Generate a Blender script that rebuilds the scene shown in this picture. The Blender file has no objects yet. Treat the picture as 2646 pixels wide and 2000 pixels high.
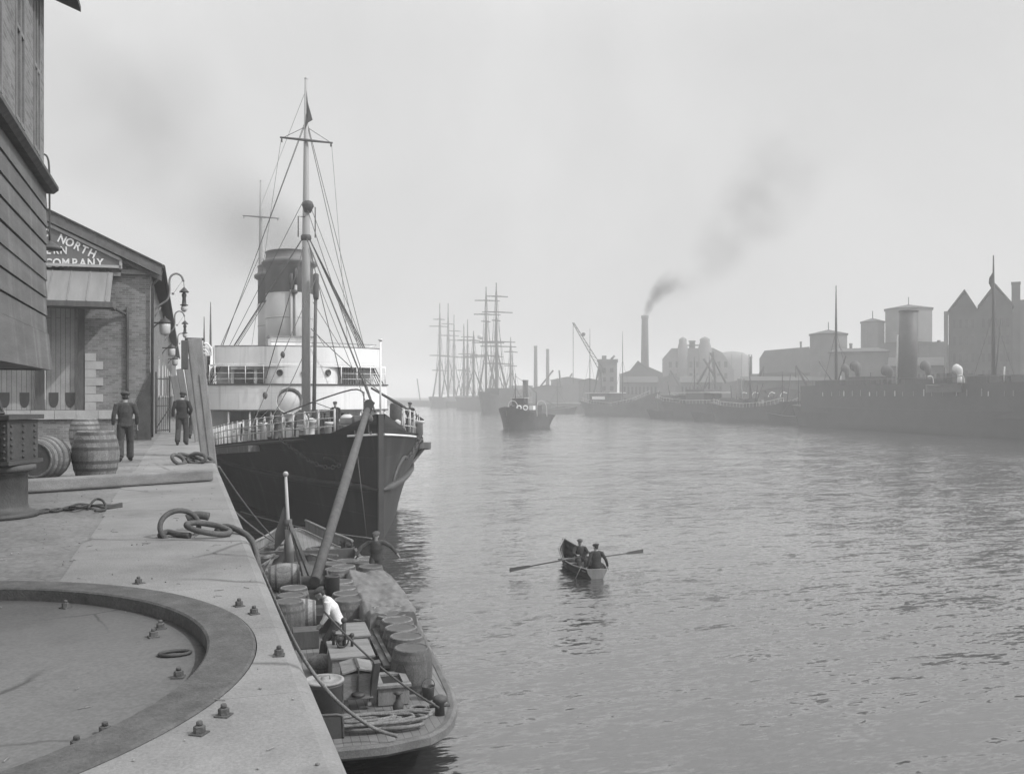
import bpy, math, random
from mathutils import Vector, Matrix
import numpy as np
rnd = random.Random(7)
R_ = math.radians
scene = bpy.context.scene
COL = scene.collection

# ------------------------------------------------------------------ camera, sky, sun, exposure
YAW = math.atan(703/2000)            # camera looks this far to the right of the quay line
EYE = 6.4                            # metres above the water (1.65 above the quay)
cam_data = bpy.data.cameras.new('camera')
cam = bpy.data.objects.new('camera', cam_data); COL.objects.link(cam)
cam_data.sensor_width = 36; cam_data.lens = 36*2000/2212
cam_data.shift_y = 19/2212
cam_data.clip_end = 6000; cam_data.clip_start = 0.1
cam.location = (0, 0, EYE); cam.rotation_euler = (R_(90), 0, -YAW)
scene.camera = cam

SUN_AZ, SUN_EL = 126.0, 45.0         # azimuth from +Y towards +X
world = bpy.data.worlds.new('World'); scene.world = world; world.use_nodes = True
wn, wl = world.node_tree.nodes, world.node_tree.links
wn.clear()
sky = wn.new('ShaderNodeTexSky'); sky.sky_type = 'NISHITA'; sky.sun_disc = False
sky.sun_elevation = R_(SUN_EL); sky.sun_rotation = R_(SUN_AZ)
sky.air_density = 1.0; sky.dust_density = 6.0; sky.ozone_density = 1.0
bw = wn.new('ShaderNodeRGBToBW'); wl.new(sky.outputs[0], bw.inputs[0])
tc = wn.new('ShaderNodeTexCoord'); nz = wn.new('ShaderNodeTexNoise')
nz.inputs['Scale'].default_value = 2.0; nz.inputs['Detail'].default_value = 6; nz.inputs['Distortion'].default_value = .6
wl.new(tc.outputs['Generated'], nz.inputs['Vector'])
mr = wn.new('ShaderNodeMapRange')
mr.inputs[1].default_value = 0.3; mr.inputs[2].default_value = 0.7
mr.inputs[3].default_value = 5.05; mr.inputs[4].default_value = 6.45
wl.new(nz.outputs[0], mr.inputs[0])
mx = wn.new('ShaderNodeMix'); mx.data_type = 'FLOAT'; mx.inputs[0].default_value = 0.72   # milky overcast veil over the clear sky
wl.new(bw.outputs[0], mx.inputs[2]); wl.new(mr.outputs[0], mx.inputs[3])
# an overcast sky is brighter overhead than near the horizon
sx_ = wn.new('ShaderNodeSeparateXYZ'); wl.new(tc.outputs['Generated'], sx_.inputs[0])
zr_ = wn.new('ShaderNodeMapRange'); zr_.interpolation_type = 'SMOOTHSTEP'
zr_.inputs[1].default_value = .34; zr_.inputs[2].default_value = .65; zr_.inputs[3].default_value = 1.0; zr_.inputs[4].default_value = 1.7
wl.new(sx_.outputs[2], zr_.inputs[0])
zm_ = wn.new('ShaderNodeMath'); zm_.operation = 'MULTIPLY'; wl.new(mx.outputs[0], zm_.inputs[0]); wl.new(zr_.outputs[0], zm_.inputs[1])
bg = wn.new('ShaderNodeBackground'); bg.inputs[1].default_value = 0.145
wl.new(zm_.outputs[0], bg.inputs[0])
wo = wn.new('ShaderNodeOutputWorld'); wl.new(bg.outputs[0], wo.inputs[0])

sun_data = bpy.data.lights.new('sun', 'SUN'); sun_data.energy = 2.5; sun_data.angle = R_(0.9)
sun_data.color = (1, 1, 1)           # a black and white plate: no warmth to show
sun = bpy.data.objects.new('sun', sun_data); COL.objects.link(sun)
_sd = Vector((math.sin(R_(SUN_AZ))*math.cos(R_(SUN_EL)), math.cos(R_(SUN_AZ))*math.cos(R_(SUN_EL)), math.sin(R_(SUN_EL))))
sun.rotation_euler = _sd.to_track_quat('Z', 'Y').to_euler(); sun.location = (60, -40, 80)

scene.view_settings.view_transform = 'Standard'; scene.view_settings.look = 'None'
scene.view_settings.exposure = 0.0; scene.view_settings.gamma = 1.0
scene.view_settings.use_curve_mapping = False
scene.cycles.max_bounces = 8; scene.cycles.volume_bounces = 1
scene.cycles.diffuse_bounces = 3; scene.cycles.glossy_bounces = 3
scene.cycles.transparent_max_bounces = 16
scene.cycles.caustics_reflective = False; scene.cycles.caustics_refractive = False

# ------------------------------------------------------------------ real-world positions from the measured view
_F = np.array([math.sin(YAW), math.cos(YAW), 0]); _R = np.array([math.cos(YAW), -math.sin(YAW), 0])
_Z = np.array([0, 0, 1.]); _C = np.array([0, 0, EYE])
def ray(X, Y): return _F*2000 + _R*(X-1106) + _Z*(855-Y)
def P(X, Y, D): return Vector(_C + ray(X, Y)*D/2000)
def G(X, Y, z=4.75): return Vector(_C + ray(X, Y)*((z-EYE)/(855-Y)))
def SX(X, Y, x): d = ray(X, Y); return Vector(_C + d*(x/d[0]))
def SY(X, Y, y): d = ray(X, Y); return Vector(_C + d*(y/d[1]))
QZ = 4.75                            # quay level

# ------------------------------------------------------------------ mesh helpers
MW = {}
def perp(d):
    d = d.normalized()
    a = Vector((0, 0, 1)) if abs(d.z) < .95 else Vector((1, 0, 0))
    u = d.cross(a).normalized(); return u, u.cross(d).normalized()
class M:
    def __init__(s): s.v = []; s.f = []; s.sm = []
    def add(s, vs, fs, smooth=False):
        o = len(s.v); s.v += [tuple(p) for p in vs]
        s.f += [tuple(i+o for i in f) for f in fs]; s.sm += [smooth]*len(fs); return s
    def box(s, x0, x1, y0, y1, z0, z1):
        return s.add([(x0,y0,z0),(x1,y0,z0),(x1,y1,z0),(x0,y1,z0),(x0,y0,z1),(x1,y0,z1),(x1,y1,z1),(x0,y1,z1)],
              [(0,3,2,1),(4,5,6,7),(0,1,5,4),(1,2,6,5),(2,3,7,6),(3,0,4,7)])
    def obox(s, c, size, rz=0, rx=0, ry=0):
        m = Matrix.Translation(Vector(c)) @ Matrix.Rotation(rz,4,'Z') @ Matrix.Rotation(ry,4,'Y') @ Matrix.Rotation(rx,4,'X')
        a, b, d = [q/2 for q in size]
        vs = [m @ Vector(p) for p in [(-a,-b,-d),(a,-b,-d),(a,b,-d),(-a,b,-d),(-a,-b,d),(a,-b,d),(a,b,d),(-a,b,d)]]
        return s.add(vs, [(0,3,2,1),(4,5,6,7),(0,1,5,4),(1,2,6,5),(2,3,7,6),(3,0,4,7)])
    def bar(s, p, q, w, h=None):
        p = Vector(p); q = Vector(q); h = h or w
        u, v = perp(q-p); vs = []
        for c in (p, q):
            vs += [c-u*w/2-v*h/2, c+u*w/2-v*h/2, c+u*w/2+v*h/2, c-u*w/2+v*h/2]
        return s.add(vs, [(0,1,2,3),(7,6,5,4),(0,4,5,1),(1,5,6,2),(2,6,7,3),(3,7,4,0)])
    def tube(s, pts, r, n=8, cap=True, closed=False, sq=None):
        pts = [Vector(p) for p in pts]; k = len(pts)
        rs = r if isinstance(r, (list, tuple)) else [r]*k
        ring = []; u = None
        for i, p in enumerate(pts):
            a = pts[(i-1) % k] if (closed or i > 0) else p
            b = pts[(i+1) % k] if (closed or i < k-1) else p
            d = (b-a)
            if d.length < 1e-9: d = Vector((0,0,1))
            d.normalize()
            if u is None: u, w = perp(d)
            else:
                u = u - d*u.dot(d)
                if u.length < 1e-5: u, w = perp(d)
                u.normalize(); w = u.cross(d)
            for j in range(n):
                t = 2*math.pi*j/n
                ring.append(p + (u*math.cos(t) + w*math.sin(t)*(sq or 1))*rs[i])
        fs = []
        for i in range(k if closed else k-1):
            for j in range(n):
                a = i*n+j; b = i*n+(j+1) % n; c = ((i+1) % k)*n+(j+1) % n; d = ((i+1) % k)*n+j
                fs.append((a, d, c, b))
        s.add(ring, fs, n > 4)
        if cap and not closed:
            o = len(s.v)-len(ring)
            s.f += [tuple(o+j for j in range(n)), tuple(o+(k-1)*n+j for j in reversed(range(n)))]; s.sm += [False, False]
        return s
    def lathe(s, prof, n=20, o=(0,0,0), axis=None, smooth=True, a0=0, sx=1, sy=1):
        o = Vector(o)
        rot = Vector((0,0,1)).rotation_difference(Vector(axis).normalized()) if axis is not None else None
        vs = []
        for (r, z) in prof:
            for j in range(n):
                t = a0+2*math.pi*j/n; q = Vector((r*math.cos(t)*sx, r*math.sin(t)*sy, z))
                if rot: q = rot @ q
                vs.append(o+q)
        fs = [(i*n+j, i*n+(j+1) % n, (i+1)*n+(j+1) % n, (i+1)*n+j) for i in range(len(prof)-1) for j in range(n)]
        b = len(s.v); s.add(vs, fs, smooth)
        if prof[0][0] > 1e-6: s.f.append(tuple(b+j for j in reversed(range(n)))); s.sm.append(False)
        if prof[-1][0] > 1e-6: s.f.append(tuple(b+(len(prof)-1)*n+j for j in range(n))); s.sm.append(False)
        return s
    def cyl(s, c, r, h, n=16, axis=None): return s.lathe([(r,0),(r,h)], n, c, axis)
    def ball(s, c, r, n=12, k=8):
        r = (r, r, r) if not isinstance(r, (tuple, list)) else r
        vs = []; c = Vector(c)
        for i in range(k+1):
            a = math.pi*i/k
            for j in range(n):
                t = 2*math.pi*j/n
                vs.append(c+Vector((r[0]*math.sin(a)*math.cos(t), r[1]*math.sin(a)*math.sin(t), -r[2]*math.cos(a))))
        return s.add(vs, [(i*n+j, i*n+(j+1) % n, (i+1)*n+(j+1) % n, (i+1)*n+j) for i in range(k) for j in range(n)], True)
    def prism(s, poly, ext):
        poly = [Vector(p) for p in poly]; e = Vector(ext); n = len(poly)
        nor = Vector((0,0,0))
        for i in range(n): nor += poly[i].cross(poly[(i+1) % n])
        if nor.dot(e) > 0: poly = poly[::-1]
        return s.add(poly+[p+e for p in poly], [tuple(range(n)), tuple(reversed(range(n, 2*n)))] +
              [(i, i+n, (i+1) % n+n, (i+1) % n) for i in range(n)])
    def grid(s, fn, nu, nv, smooth=True):
        vs = [fn(i/nu, j/nv) for j in range(nv+1) for i in range(nu+1)]
        return s.add(vs, [(j*(nu+1)+i, j*(nu+1)+i+1, (j+1)*(nu+1)+i+1, (j+1)*(nu+1)+i) for j in range(nv) for i in range(nu)], smooth)
    def mesh(s, name, mat):
        me = bpy.data.meshes.new(name); me.from_pydata(s.v, [], s.f)
        me.polygons.foreach_set('use_smooth', s.sm); me.update()
        if mat: me.materials.append(mat)
        return me
    def build(s, name, mat, parent=None, world=False, bevel=0, loc=None):
        if world and parent is not None:
            inv = MW[parent].inverted(); s.v = [tuple(inv @ Vector(p)) for p in s.v]
        if loc is not None and parent is None:
            L = Vector(loc); s.v = [tuple(Vector(p)-L) for p in s.v]
        ob = bpy.data.objects.new(name, s.mesh(name, mat)); COL.objects.link(ob)
        if parent is not None: ob.parent = parent; MW[ob] = MW[parent].copy()
        else:
            if loc is not None: ob.location = loc
            MW[ob] = Matrix.Translation(Vector(loc)) if loc is not None else Matrix.Identity(4)
        if bevel:
            b = ob.modifiers.new('bevel', 'BEVEL'); b.width = bevel; b.segments = 2; b.limit_method = 'ANGLE'
        return ob
def tag(o, label=None, cat=None, group=None, kind=None):
    if label: o['label'] = label
    if cat: o['category'] = cat
    if group: o['group'] = group
    if kind: o['kind'] = kind
    return o
def thing(name, label, cat, loc=(0,0,0), rz=0, group=None):
    o = bpy.data.objects.new(name, None); COL.objects.link(o); o.location = loc; o.rotation_euler = (0, 0, rz)
    o.empty_display_size = .3
    MW[o] = Matrix.Translation(Vector(loc)) @ Matrix.Rotation(rz, 4, 'Z')
    return tag(o, label, cat, group)
def dup(root, loc, rz=0, label=None, sc=None, rot=None):
    def cp(o, par):
        c = o.copy(); COL.objects.link(c)
        if par is not None: c.parent = par
        for ch in list(kids.get(o, [])): cp(ch, c)
        return c
    kids = {}
    for o in bpy.data.objects:
        if o.parent: kids.setdefault(o.parent, []).append(o)
    c = cp(root, None); c.location = loc; c.rotation_euler = rot or (0, 0, rz)
    if sc: c.scale = (sc, sc, sc) if not isinstance(sc, tuple) else sc
    if label: c['label'] = label
    MW[c] = Matrix.Translation(Vector(loc)) @ Matrix.Rotation(rz, 4, 'Z')
    return c
def sag(p, q, d, n=12):
    p = Vector(p); q = Vector(q)
    return [p.lerp(q, i/n) - Vector((0, 0, d*4*(i/n)*(1-i/n))) for i in range(n+1)]
def smoothpts(pts, k=4):
    pts = [Vector(p) for p in pts]; out = []
    for i in range(len(pts)-1):
        a = pts[max(i-1, 0)]; b = pts[i]; c = pts[i+1]; d = pts[min(i+2, len(pts)-1)]
        for j in range(k):
            t = j/k
            out.append(0.5*((2*b)+(c-a)*t+(2*a-5*b+4*c-d)*t*t+(3*b-a-3*c+d)*t**3))
    return out+[pts[-1]]

# ------------------------------------------------------------------ materials (all neutral greys)
def mat(name, v, rough=.75, var=.25, scale=2.0, bump=.0, bscale=30, spec=.4, stretch=(1,1,1), fine=.12, fscale=40, metal=0, rand=0):
    m = bpy.data.materials.new(name); m.use_nodes = True
    n, l = m.node_tree.nodes, m.node_tree.links
    b = n['Principled BSDF']; b.inputs['Roughness'].default_value = rough
    b.inputs['Specular IOR Level'].default_value = spec; b.inputs['Metallic'].default_value = metal
    t = n.new('ShaderNodeTexCoord'); mp = n.new('ShaderNodeMapping'); mp.inputs['Scale'].default_value = stretch
    l.new(t.outputs['Object'], mp.inputs[0])
    a = n.new('ShaderNodeTexNoise'); a.inputs['Scale'].default_value = scale; a.inputs['Detail'].default_value = 6
    a.inputs['Roughness'].default_value = .6
    c = n.new('ShaderNodeTexNoise'); c.inputs['Scale'].default_value = fscale; c.inputs['Detail'].default_value = 4
    l.new(mp.outputs[0], a.inputs['Vector']); l.new(mp.outputs[0], c.inputs['Vector'])
    r1 = n.new('ShaderNodeMapRange'); r1.inputs[1].default_value = .28; r1.inputs[2].default_value = .72
    r1.inputs[3].default_value = v*(1-var); r1.inputs[4].default_value = v*(1+var)
    l.new(a.outputs[0], r1.inputs[0])
    r2 = n.new('ShaderNodeMapRange'); r2.inputs[1].default_value = .3; r2.inputs[2].default_value = .7
    r2.inputs[3].default_value = 1-fine; r2.inputs[4].default_value = 1+fine
    l.new(c.outputs[0], r2.inputs[0])
    mu = n.new('ShaderNodeMath'); mu.operation = 'MULTIPLY'; l.new(r1.outputs[0], mu.inputs[0]); l.new(r2.outputs[0], mu.inputs[1])
    out = mu.outputs[0]
    if rand:
        oi = n.new('ShaderNodeObjectInfo'); r3 = n.new('ShaderNodeMapRange'); r3.inputs[3].default_value = 1-rand; r3.inputs[4].default_value = 1+rand
        l.new(oi.outputs['Random'], r3.inputs[0]); m2 = n.new('ShaderNodeMath'); m2.operation = 'MULTIPLY'
        l.new(out, m2.inputs[0]); l.new(r3.outputs[0], m2.inputs[1]); out = m2.outputs[0]
    l.new(out, b.inputs['Base Color'])
    if bump:
        bn = n.new('ShaderNodeTexNoise'); bn.inputs['Scale'].default_value = bscale; bn.inputs['Detail'].default_value = 5
        l.new(mp.outputs[0], bn.inputs['Vector'])
        bp = n.new('ShaderNodeBump'); bp.inputs['Strength'].default_value = bump; bp.inputs['Distance'].default_value = .02
        l.new(bn.outputs[0], bp.inputs['Height']); l.new(bp.outputs[0], b.inputs['Normal'])
    m['out'] = 0; return m
def add_pattern(m, kind, sx, sy, mortar=.02, dark=.6, var=.3, swap=False, axis='xz', bump=.4):
    """brick / plank courses multiplied over a mat(): u along the wall, v upward."""
    n, l = m.node_tree.nodes, m.node_tree.links
    b = n['Principled BSDF']; src = b.inputs['Base Color'].links[0].from_socket
    g = n.new('ShaderNodeTexCoord'); sp = n.new('ShaderNodeSeparateXYZ'); l.new(g.outputs['Object'], sp.inputs[0])
    ad = n.new('ShaderNodeMath'); ad.operation = 'ADD'; l.new(sp.outputs[0], ad.inputs[0])
    cb = n.new('ShaderNodeCombineXYZ')
    if axis == 'xz': l.new(sp.outputs[1], ad.inputs[1]); U, V = ad.outputs[0], sp.outputs[2]
    elif axis == 'xy': U, V = sp.outputs[0], sp.outputs[1]
    elif axis == 'yx': U, V = sp.outputs[1], sp.outputs[0]
    else: l.new(sp.outputs[1], ad.inputs[1]); U, V = sp.outputs[2], ad.outputs[0]
    l.new(U, cb.inputs[0]); l.new(V, cb.inputs[1])
    br = n.new('ShaderNodeTexBrick'); br.inputs['Scale'].default_value = 1
    br.inputs['Brick Width'].default_value = sx; br.inputs['Row Height'].default_value = sy
    br.inputs['Mortar Size'].default_value = mortar; br.inputs['Mortar Smooth'].default_value = .3
    br.inputs['Color1'].default_value = (1-var,)*3+(1,); br.inputs['Color2'].default_value = (1+var,)*3+(1,)
    br.inputs['Mortar'].default_value = (dark,)*3+(1,)
    l.new(cb.outputs[0], br.inputs['Vector'])
    mu = n.new('ShaderNodeMix'); mu.data_type = 'RGBA'; mu.blend_type = 'MULTIPLY'; mu.inputs[0].default_value = 1
    l.new(src, mu.inputs[6]); l.new(br.outputs[0], mu.inputs[7]); l.new(mu.outputs[2], b.inputs['Base Color'])
    if bump:
        bp = n.new('ShaderNodeBump'); bp.inputs['Strength'].default_value = bump; bp.inputs['Distance'].default_value = .01
        bp.invert = True
        l.new(br.outputs['Fac'], bp.inputs['Height'])
        if b.inputs['Normal'].links: l.new(b.inputs['Normal'].links[0].from_socket, bp.inputs['Normal'])
        l.new(bp.outputs[0], b.inputs['Normal'])
    return m
def add_cracks(m, scale, width, dark=.45, stain=.0):
    n, l = m.node_tree.nodes, m.node_tree.links
    b = n['Principled BSDF']; src = b.inputs['Base Color'].links[0].from_socket
    g = n.new('ShaderNodeTexCoord'); nn = n.new('ShaderNodeTexNoise'); nn.inputs['Scale'].default_value = scale*3; nn.inputs['Detail'].default_value = 5
    l.new(g.outputs['Object'], nn.inputs['Vector'])
    mx_ = n.new('ShaderNodeMix'); mx_.data_type = 'VECTOR'; mx_.inputs[0].default_value = .16/scale**.5 if scale > 1 else .2
    l.new(g.outputs['Object'], mx_.inputs[4]); l.new(nn.outputs['Color'], mx_.inputs[5])
    v = n.new('ShaderNodeTexVoronoi'); v.feature = 'DISTANCE_TO_EDGE'; v.inputs['Scale'].default_value = scale; l.new(mx_.outputs[1], v.inputs['Vector'])
    r = n.new('ShaderNodeMapRange'); r.inputs[1].default_value = 0; r.inputs[2].default_value = width; r.inputs[3].default_value = dark; r.inputs[4].default_value = 1
    l.new(v.outputs[0], r.inputs[0])
    # patches where the cracks have closed up
    pn = n.new('ShaderNodeTexNoise'); pn.inputs['Scale'].default_value = scale*.9; l.new(g.outputs['Object'], pn.inputs['Vector'])
    pr = n.new('ShaderNodeMapRange'); pr.inputs[1].default_value = .46; pr.inputs[2].default_value = .56; l.new(pn.outputs[0], pr.inputs[0])
    mf = n.new('ShaderNodeMix'); mf.data_type = 'FLOAT'; l.new(pr.outputs[0], mf.inputs[0]); mf.inputs[2].default_value = 1; l.new(r.outputs[0], mf.inputs[3])
    out = mf.outputs[0]
    if stain:
        sn = n.new('ShaderNodeTexNoise'); sn.inputs['Scale'].default_value = .9; sn.inputs['Detail'].default_value = 8; sn.inputs['Roughness'].default_value = .7
        l.new(g.outputs['Object'], sn.inputs['Vector']); sr = n.new('ShaderNodeMapRange'); sr.inputs[1].default_value = .5; sr.inputs[2].default_value = .72; sr.inputs[3].default_value = 1; sr.inputs[4].default_value = 1-stain
        l.new(sn.outputs[0], sr.inputs[0]); q = n.new('ShaderNodeMath'); q.operation = 'MULTIPLY'; l.new(out, q.inputs[0]); l.new(sr.outputs[0], q.inputs[1]); out = q.outputs[0]
    mu = n.new('ShaderNodeMix'); mu.data_type = 'RGBA'; mu.blend_type = 'MULTIPLY'; mu.inputs[0].default_value = 1
    l.new(src, mu.inputs[6]); l.new(out, mu.inputs[7]); l.new(mu.outputs[2], b.inputs['Base Color']); return m
def add_streaks(m, sx, lo, hi, dark):
    """vertical rust and soot runs"""
    n, l = m.node_tree.nodes, m.node_tree.links
    b = n['Principled BSDF']; src = b.inputs['Base Color'].links[0].from_socket
    g = n.new('ShaderNodeTexCoord'); mp = n.new('ShaderNodeMapping'); mp.inputs['Scale'].default_value = (sx, sx, sx*.07); l.new(g.outputs['Object'], mp.inputs[0])
    t = n.new('ShaderNodeTexNoise'); t.inputs['Scale'].default_value = 1; t.inputs['Detail'].default_value = 5; l.new(mp.outputs[0], t.inputs['Vector'])
    r = n.new('ShaderNodeMapRange'); r.inputs[1].default_value = lo; r.inputs[2].default_value = hi; r.inputs[3].default_value = 1; r.inputs[4].default_value = dark; l.new(t.outputs[0], r.inputs[0])
    mu = n.new('ShaderNodeMix'); mu.data_type = 'RGBA'; mu.blend_type = 'MULTIPLY'; mu.inputs[0].default_value = 1
    l.new(src, mu.inputs[6]); l.new(r.outputs[0], mu.inputs[7]); l.new(mu.outputs[2], b.inputs['Base Color']); return m
X = {}
X['iron'] = mat('dark_iron', .055, .6, .35, 4, .3, 40)
X['rust'] = mat('rusty_iron', .085, .8, .35, 5, .4, 60)
X['black'] = add_pattern(add_streaks(mat('black_paint', .014, .6, .4, .6, .08, 12, stretch=(1,1,.3)), 1.2, .52, .68, 2.6), 'p', 5.5, 1.25, .02, 1.7, .15, bump=.5)
X['hullgrey'] = mat('grey_hull_paint', .06, .5, .3, .8, .08, 12)
X['white'] = add_pattern(add_streaks(mat('white_paint', .83, .5, .05, 1.2, 0, fine=.03, stretch=(1,1,.4)), 2.2, .56, .74, .72), 'p', 2.4, 1.1, .012, .86, .02, bump=.2)
X['offwhite'] = mat('dull_white_paint', .5, .6, .12, 2, 0, fine=.06)
X['buff'] = mat('pale_funnel_paint', .37, .5, .08, .8, 0, fine=.04)
X['fblack'] = mat('sooty_funnel_top', .06, .6, .3, .7)
X['wood'] = mat('weathered_wood', .2, .85, .3, 1.5, .4, 25, stretch=(4,4,.5), fine=.25)
X['woodh'] = mat('weathered_baulk', .2, .85, .3, 1.2, .4, 25, stretch=(.5,4,4), fine=.25)
X['mastwood'] = mat('varnished_mast', .36, .5, .12, .8, stretch=(3,3,.3), fine=.08)
X['darkwood'] = mat('dark_wood', .09, .8, .3, 2, .3, 25, stretch=(3,3,.6))
X['deck'] = add_pattern(mat('deck_planks', .17, .85, .25, 1.5), 'p', 6, .14, .006, .45, .14, axis='yx')
X['cask'] = add_pattern(mat('cask_oak', .15, .7, .35, 2.5, .25, 30, fine=.25, rand=.38), 'p', 3, .09, .004, .6, .18, axis='zx', bump=.15)
X['hoop'] = mat('hoop_iron', .08, .55, .3, 5)
X['caskend'] = add_pattern(mat('cask_head', .46, .75, .25, 3, rand=.15), 'p', 3, .12, .004, .55, .1, axis='xy')
X['rope'] = mat('manila_rope', .17, .9, .3, 8, .6, 60, fine=.3)
X['ropedark'] = mat('tarred_rope', .05, .8, .3, 8)
X['wire'] = mat('wire_rigging', .07, .6, .2, 3)
X['stone'] = add_cracks(mat('granite_coping', .22, .85, .2, .8, .35, 45, fine=.12, fscale=60), .45, .016, .45, .3)
X['funneltop'] = mat('dull_funnel_top', .135, .6, .2, .7)
X['quoin'] = mat('dressed_stone', .36, .85, .15, 2, .2, 30)
X['brick'] = add_pattern(mat('grimy_brick', .17, .9, .22, 1.2, .2, 30, fine=.2), 'b', .23, .078, .01, 1.35, .28)
X['slate'] = mat('slate_roof', .06, .7, .25, 2)
X['boards'] = add_streaks(mat('painted_boards', .115, .75, .25, 1.5, .15, 25, stretch=(3,.35,3), fine=.2), 2.4, .52, .72, 1.55)
X['trim'] = mat('weathered_trim', .2, .8, .2, 3)
X['glass'] = mat('window_glass', .03, .08, .2, 2, spec=.8)
X['skin'] = mat('skin', .3, .6, .1, 8)
X['coat'] = mat('dark_wool', .035, .95, .3, 10, .3, 120)
X['coat2'] = mat('worn_serge', .055, .95, .3, 10, .3, 120)
X['trouser'] = mat('dark_trousers', .05, .95, .3, 10, .3, 120)
X['capc'] = mat('cloth_cap', .07, .95, .25, 12)
X['shirt'] = mat('pale_shirt', .6, .9, .1, 8, .3, 60)
X['boot'] = mat('black_boots', .025, .5, .3, 10)
X['hair'] = mat('dark_hair', .03, .7, .2, 20)
# ------------------------------------------------------------------ setting: river, quay, paving
WAVE = .8
def water_material():
    m = bpy.data.materials.new('river_water'); m.use_nodes = True
    n, l = m.node_tree.nodes, m.node_tree.links
    b = n['Principled BSDF']
    g = n.new('ShaderNodeNewGeometry')
    def slope(scale, detail, sx, sy, rot, amp):
        """two independent noise channels used directly as surface slopes"""
        mp = n.new('ShaderNodeMapping'); mp.inputs['Scale'].default_value = (sx, sy, 1); mp.inputs['Rotation'].default_value = (0, 0, rot)
        l.new(g.outputs['Position'], mp.inputs[0])
        t = n.new('ShaderNodeTexNoise'); t.inputs['Scale'].default_value = scale; t.inputs['Detail'].default_value = detail
        t.inputs['Roughness'].default_value = .5; t.inputs['Distortion'].default_value = .5
        l.new(mp.outputs[0], t.inputs['Vector'])
        v = n.new('ShaderNodeVectorMath'); v.operation = 'SUBTRACT'; l.new(t.outputs['Color'], v.inputs[0]); v.inputs[1].default_value = (.5, .5, .5)
        q = n.new('ShaderNodeVectorMath'); q.operation = 'MULTIPLY'; l.new(v.outputs[0], q.inputs[0]); q.inputs[1].default_value = (amp*.7, amp, 0)
        return q.outputs[0]
    def vadd(a, b_):
        q = n.new('ShaderNodeVectorMath'); q.operation = 'ADD'; l.new(a, q.inputs[0]); l.new(b_, q.inputs[1]); return q.outputs[0]
    sl = vadd(vadd(slope(2.1, 3, .4, 1.5, YAW+.1, WAVE*.75), slope(.5, 2, .4, 1.4, YAW-.2, WAVE*.35)), slope(7.5, 2, .5, 1.5, YAW+.3, WAVE*.85))
    gn = n.new('ShaderNodeTexNoise'); gn.inputs['Scale'].default_value = .045; gn.inputs['Detail'].default_value = 3
    l.new(g.outputs['Position'], gn.inputs['Vector'])
    rg = n.new('ShaderNodeMapRange'); rg.inputs[1].default_value = .35; rg.inputs[2].default_value = .65; rg.inputs[3].default_value = .55; rg.inputs[4].default_value = 1.2
    l.new(gn.outputs[0], rg.inputs[0])
    sc_ = n.new('ShaderNodeVectorMath'); sc_.operation = 'SCALE'; l.new(sl, sc_.inputs[0]); l.new(rg.outputs[0], sc_.inputs['Scale'])
    up = n.new('ShaderNodeVectorMath'); up.operation = 'ADD'; l.new(sc_.outputs[0], up.inputs[0]); up.inputs[1].default_value = (0, 0, 1)
    nm = n.new('ShaderNodeVectorMath'); nm.operation = 'NORMALIZE'; l.new(up.outputs[0], nm.inputs[0]); n.remove(b)
    fr = n.new('ShaderNodeFresnel'); fr.inputs['IOR'].default_value = 1.45; l.new(nm.outputs[0], fr.inputs['Normal'])
    pw_ = n.new('ShaderNodeMath'); pw_.operation = 'POWER'; l.new(fr.outputs[0], pw_.inputs[0]); pw_.inputs[1].default_value = .6
    gl = n.new('ShaderNodeBsdfGlossy'); gl.inputs['Roughness'].default_value = .12; gl.inputs['Color'].default_value = (1, 1, 1, 1); l.new(nm.outputs[0], gl.inputs['Normal'])
    df = n.new('ShaderNodeBsdfDiffuse'); df.inputs['Color'].default_value = (.035, .035, .035, 1)
    mxs = n.new('ShaderNodeMixShader'); l.new(pw_.outputs[0], mxs.inputs[0]); l.new(df.outputs[0], mxs.inputs[1]); l.new(gl.outputs[0], mxs.inputs[2])
    l.new(mxs.outputs[0], n['Material Output'].inputs[0])
    return m
w = M().box(-400, 900, -60, 2400, -6, 0)
tag(w.build('water', water_material()), 'grey rippled tidal river reflecting the hazy sky', kind='structure')

def paving_material():
    m = mat('setts_paving', .18, .9, .25, .8, .5, 14, fine=.2, fscale=22)
    return add_cracks(m, 3.2, .05, .72, .3)
X['setts'] = paving_material()
# quay: rubble wall under setts, with big granite coping slabs along the edge
q = M().box(-60, .60, -30, 700, -4, QZ-.004)
q = q.build('quay_ground', X['setts'])
tag(q, 'worn stone quay surface beside the shed', kind='structure')
cp = M(); y = -2.0
EDGE = .65
while y < 120:
    L = rnd.uniform(1.5, 2.3); x0 = -1.08+rnd.uniform(-.03, .03)
    prof = [(x0, QZ-.5), (EDGE+.03, QZ-.5), (EDGE+.03, QZ-.05), (EDGE-.0, QZ-.012), (EDGE-.06, QZ+.006), (x0, QZ+.008)]
    cp.prism([(a, y, b) for a, b in prof], (0, L-.004, 0)); y += L
o = cp.build('quay_coping', X['stone'])
RC = (-2.43, 6.5)
def cut_round(ob):
    c = bpy.data.objects.new('tmp_cut', M().lathe([(2.875, QZ-.11), (2.875, QZ+.5)], 128, (RC[0], RC[1], 0)).mesh('tmp_cut', None)); COL.objects.link(c)
    b = ob.modifiers.new('cut', 'BOOLEAN'); b.object = c; b.operation = 'DIFFERENCE'; b.solver = 'EXACT'; b.use_self = True
    bpy.context.view_layer.update(); dg = bpy.context.evaluated_depsgraph_get()
    me = bpy.data.meshes.new_from_object(ob.evaluated_get(dg), depsgraph=dg); ob.modifiers.clear(); ob.data = me; bpy.data.objects.remove(c)
cut_round(q); cut_round(o); tag(o, 'pale granite coping slabs along the quay edge', kind='structure')

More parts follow.
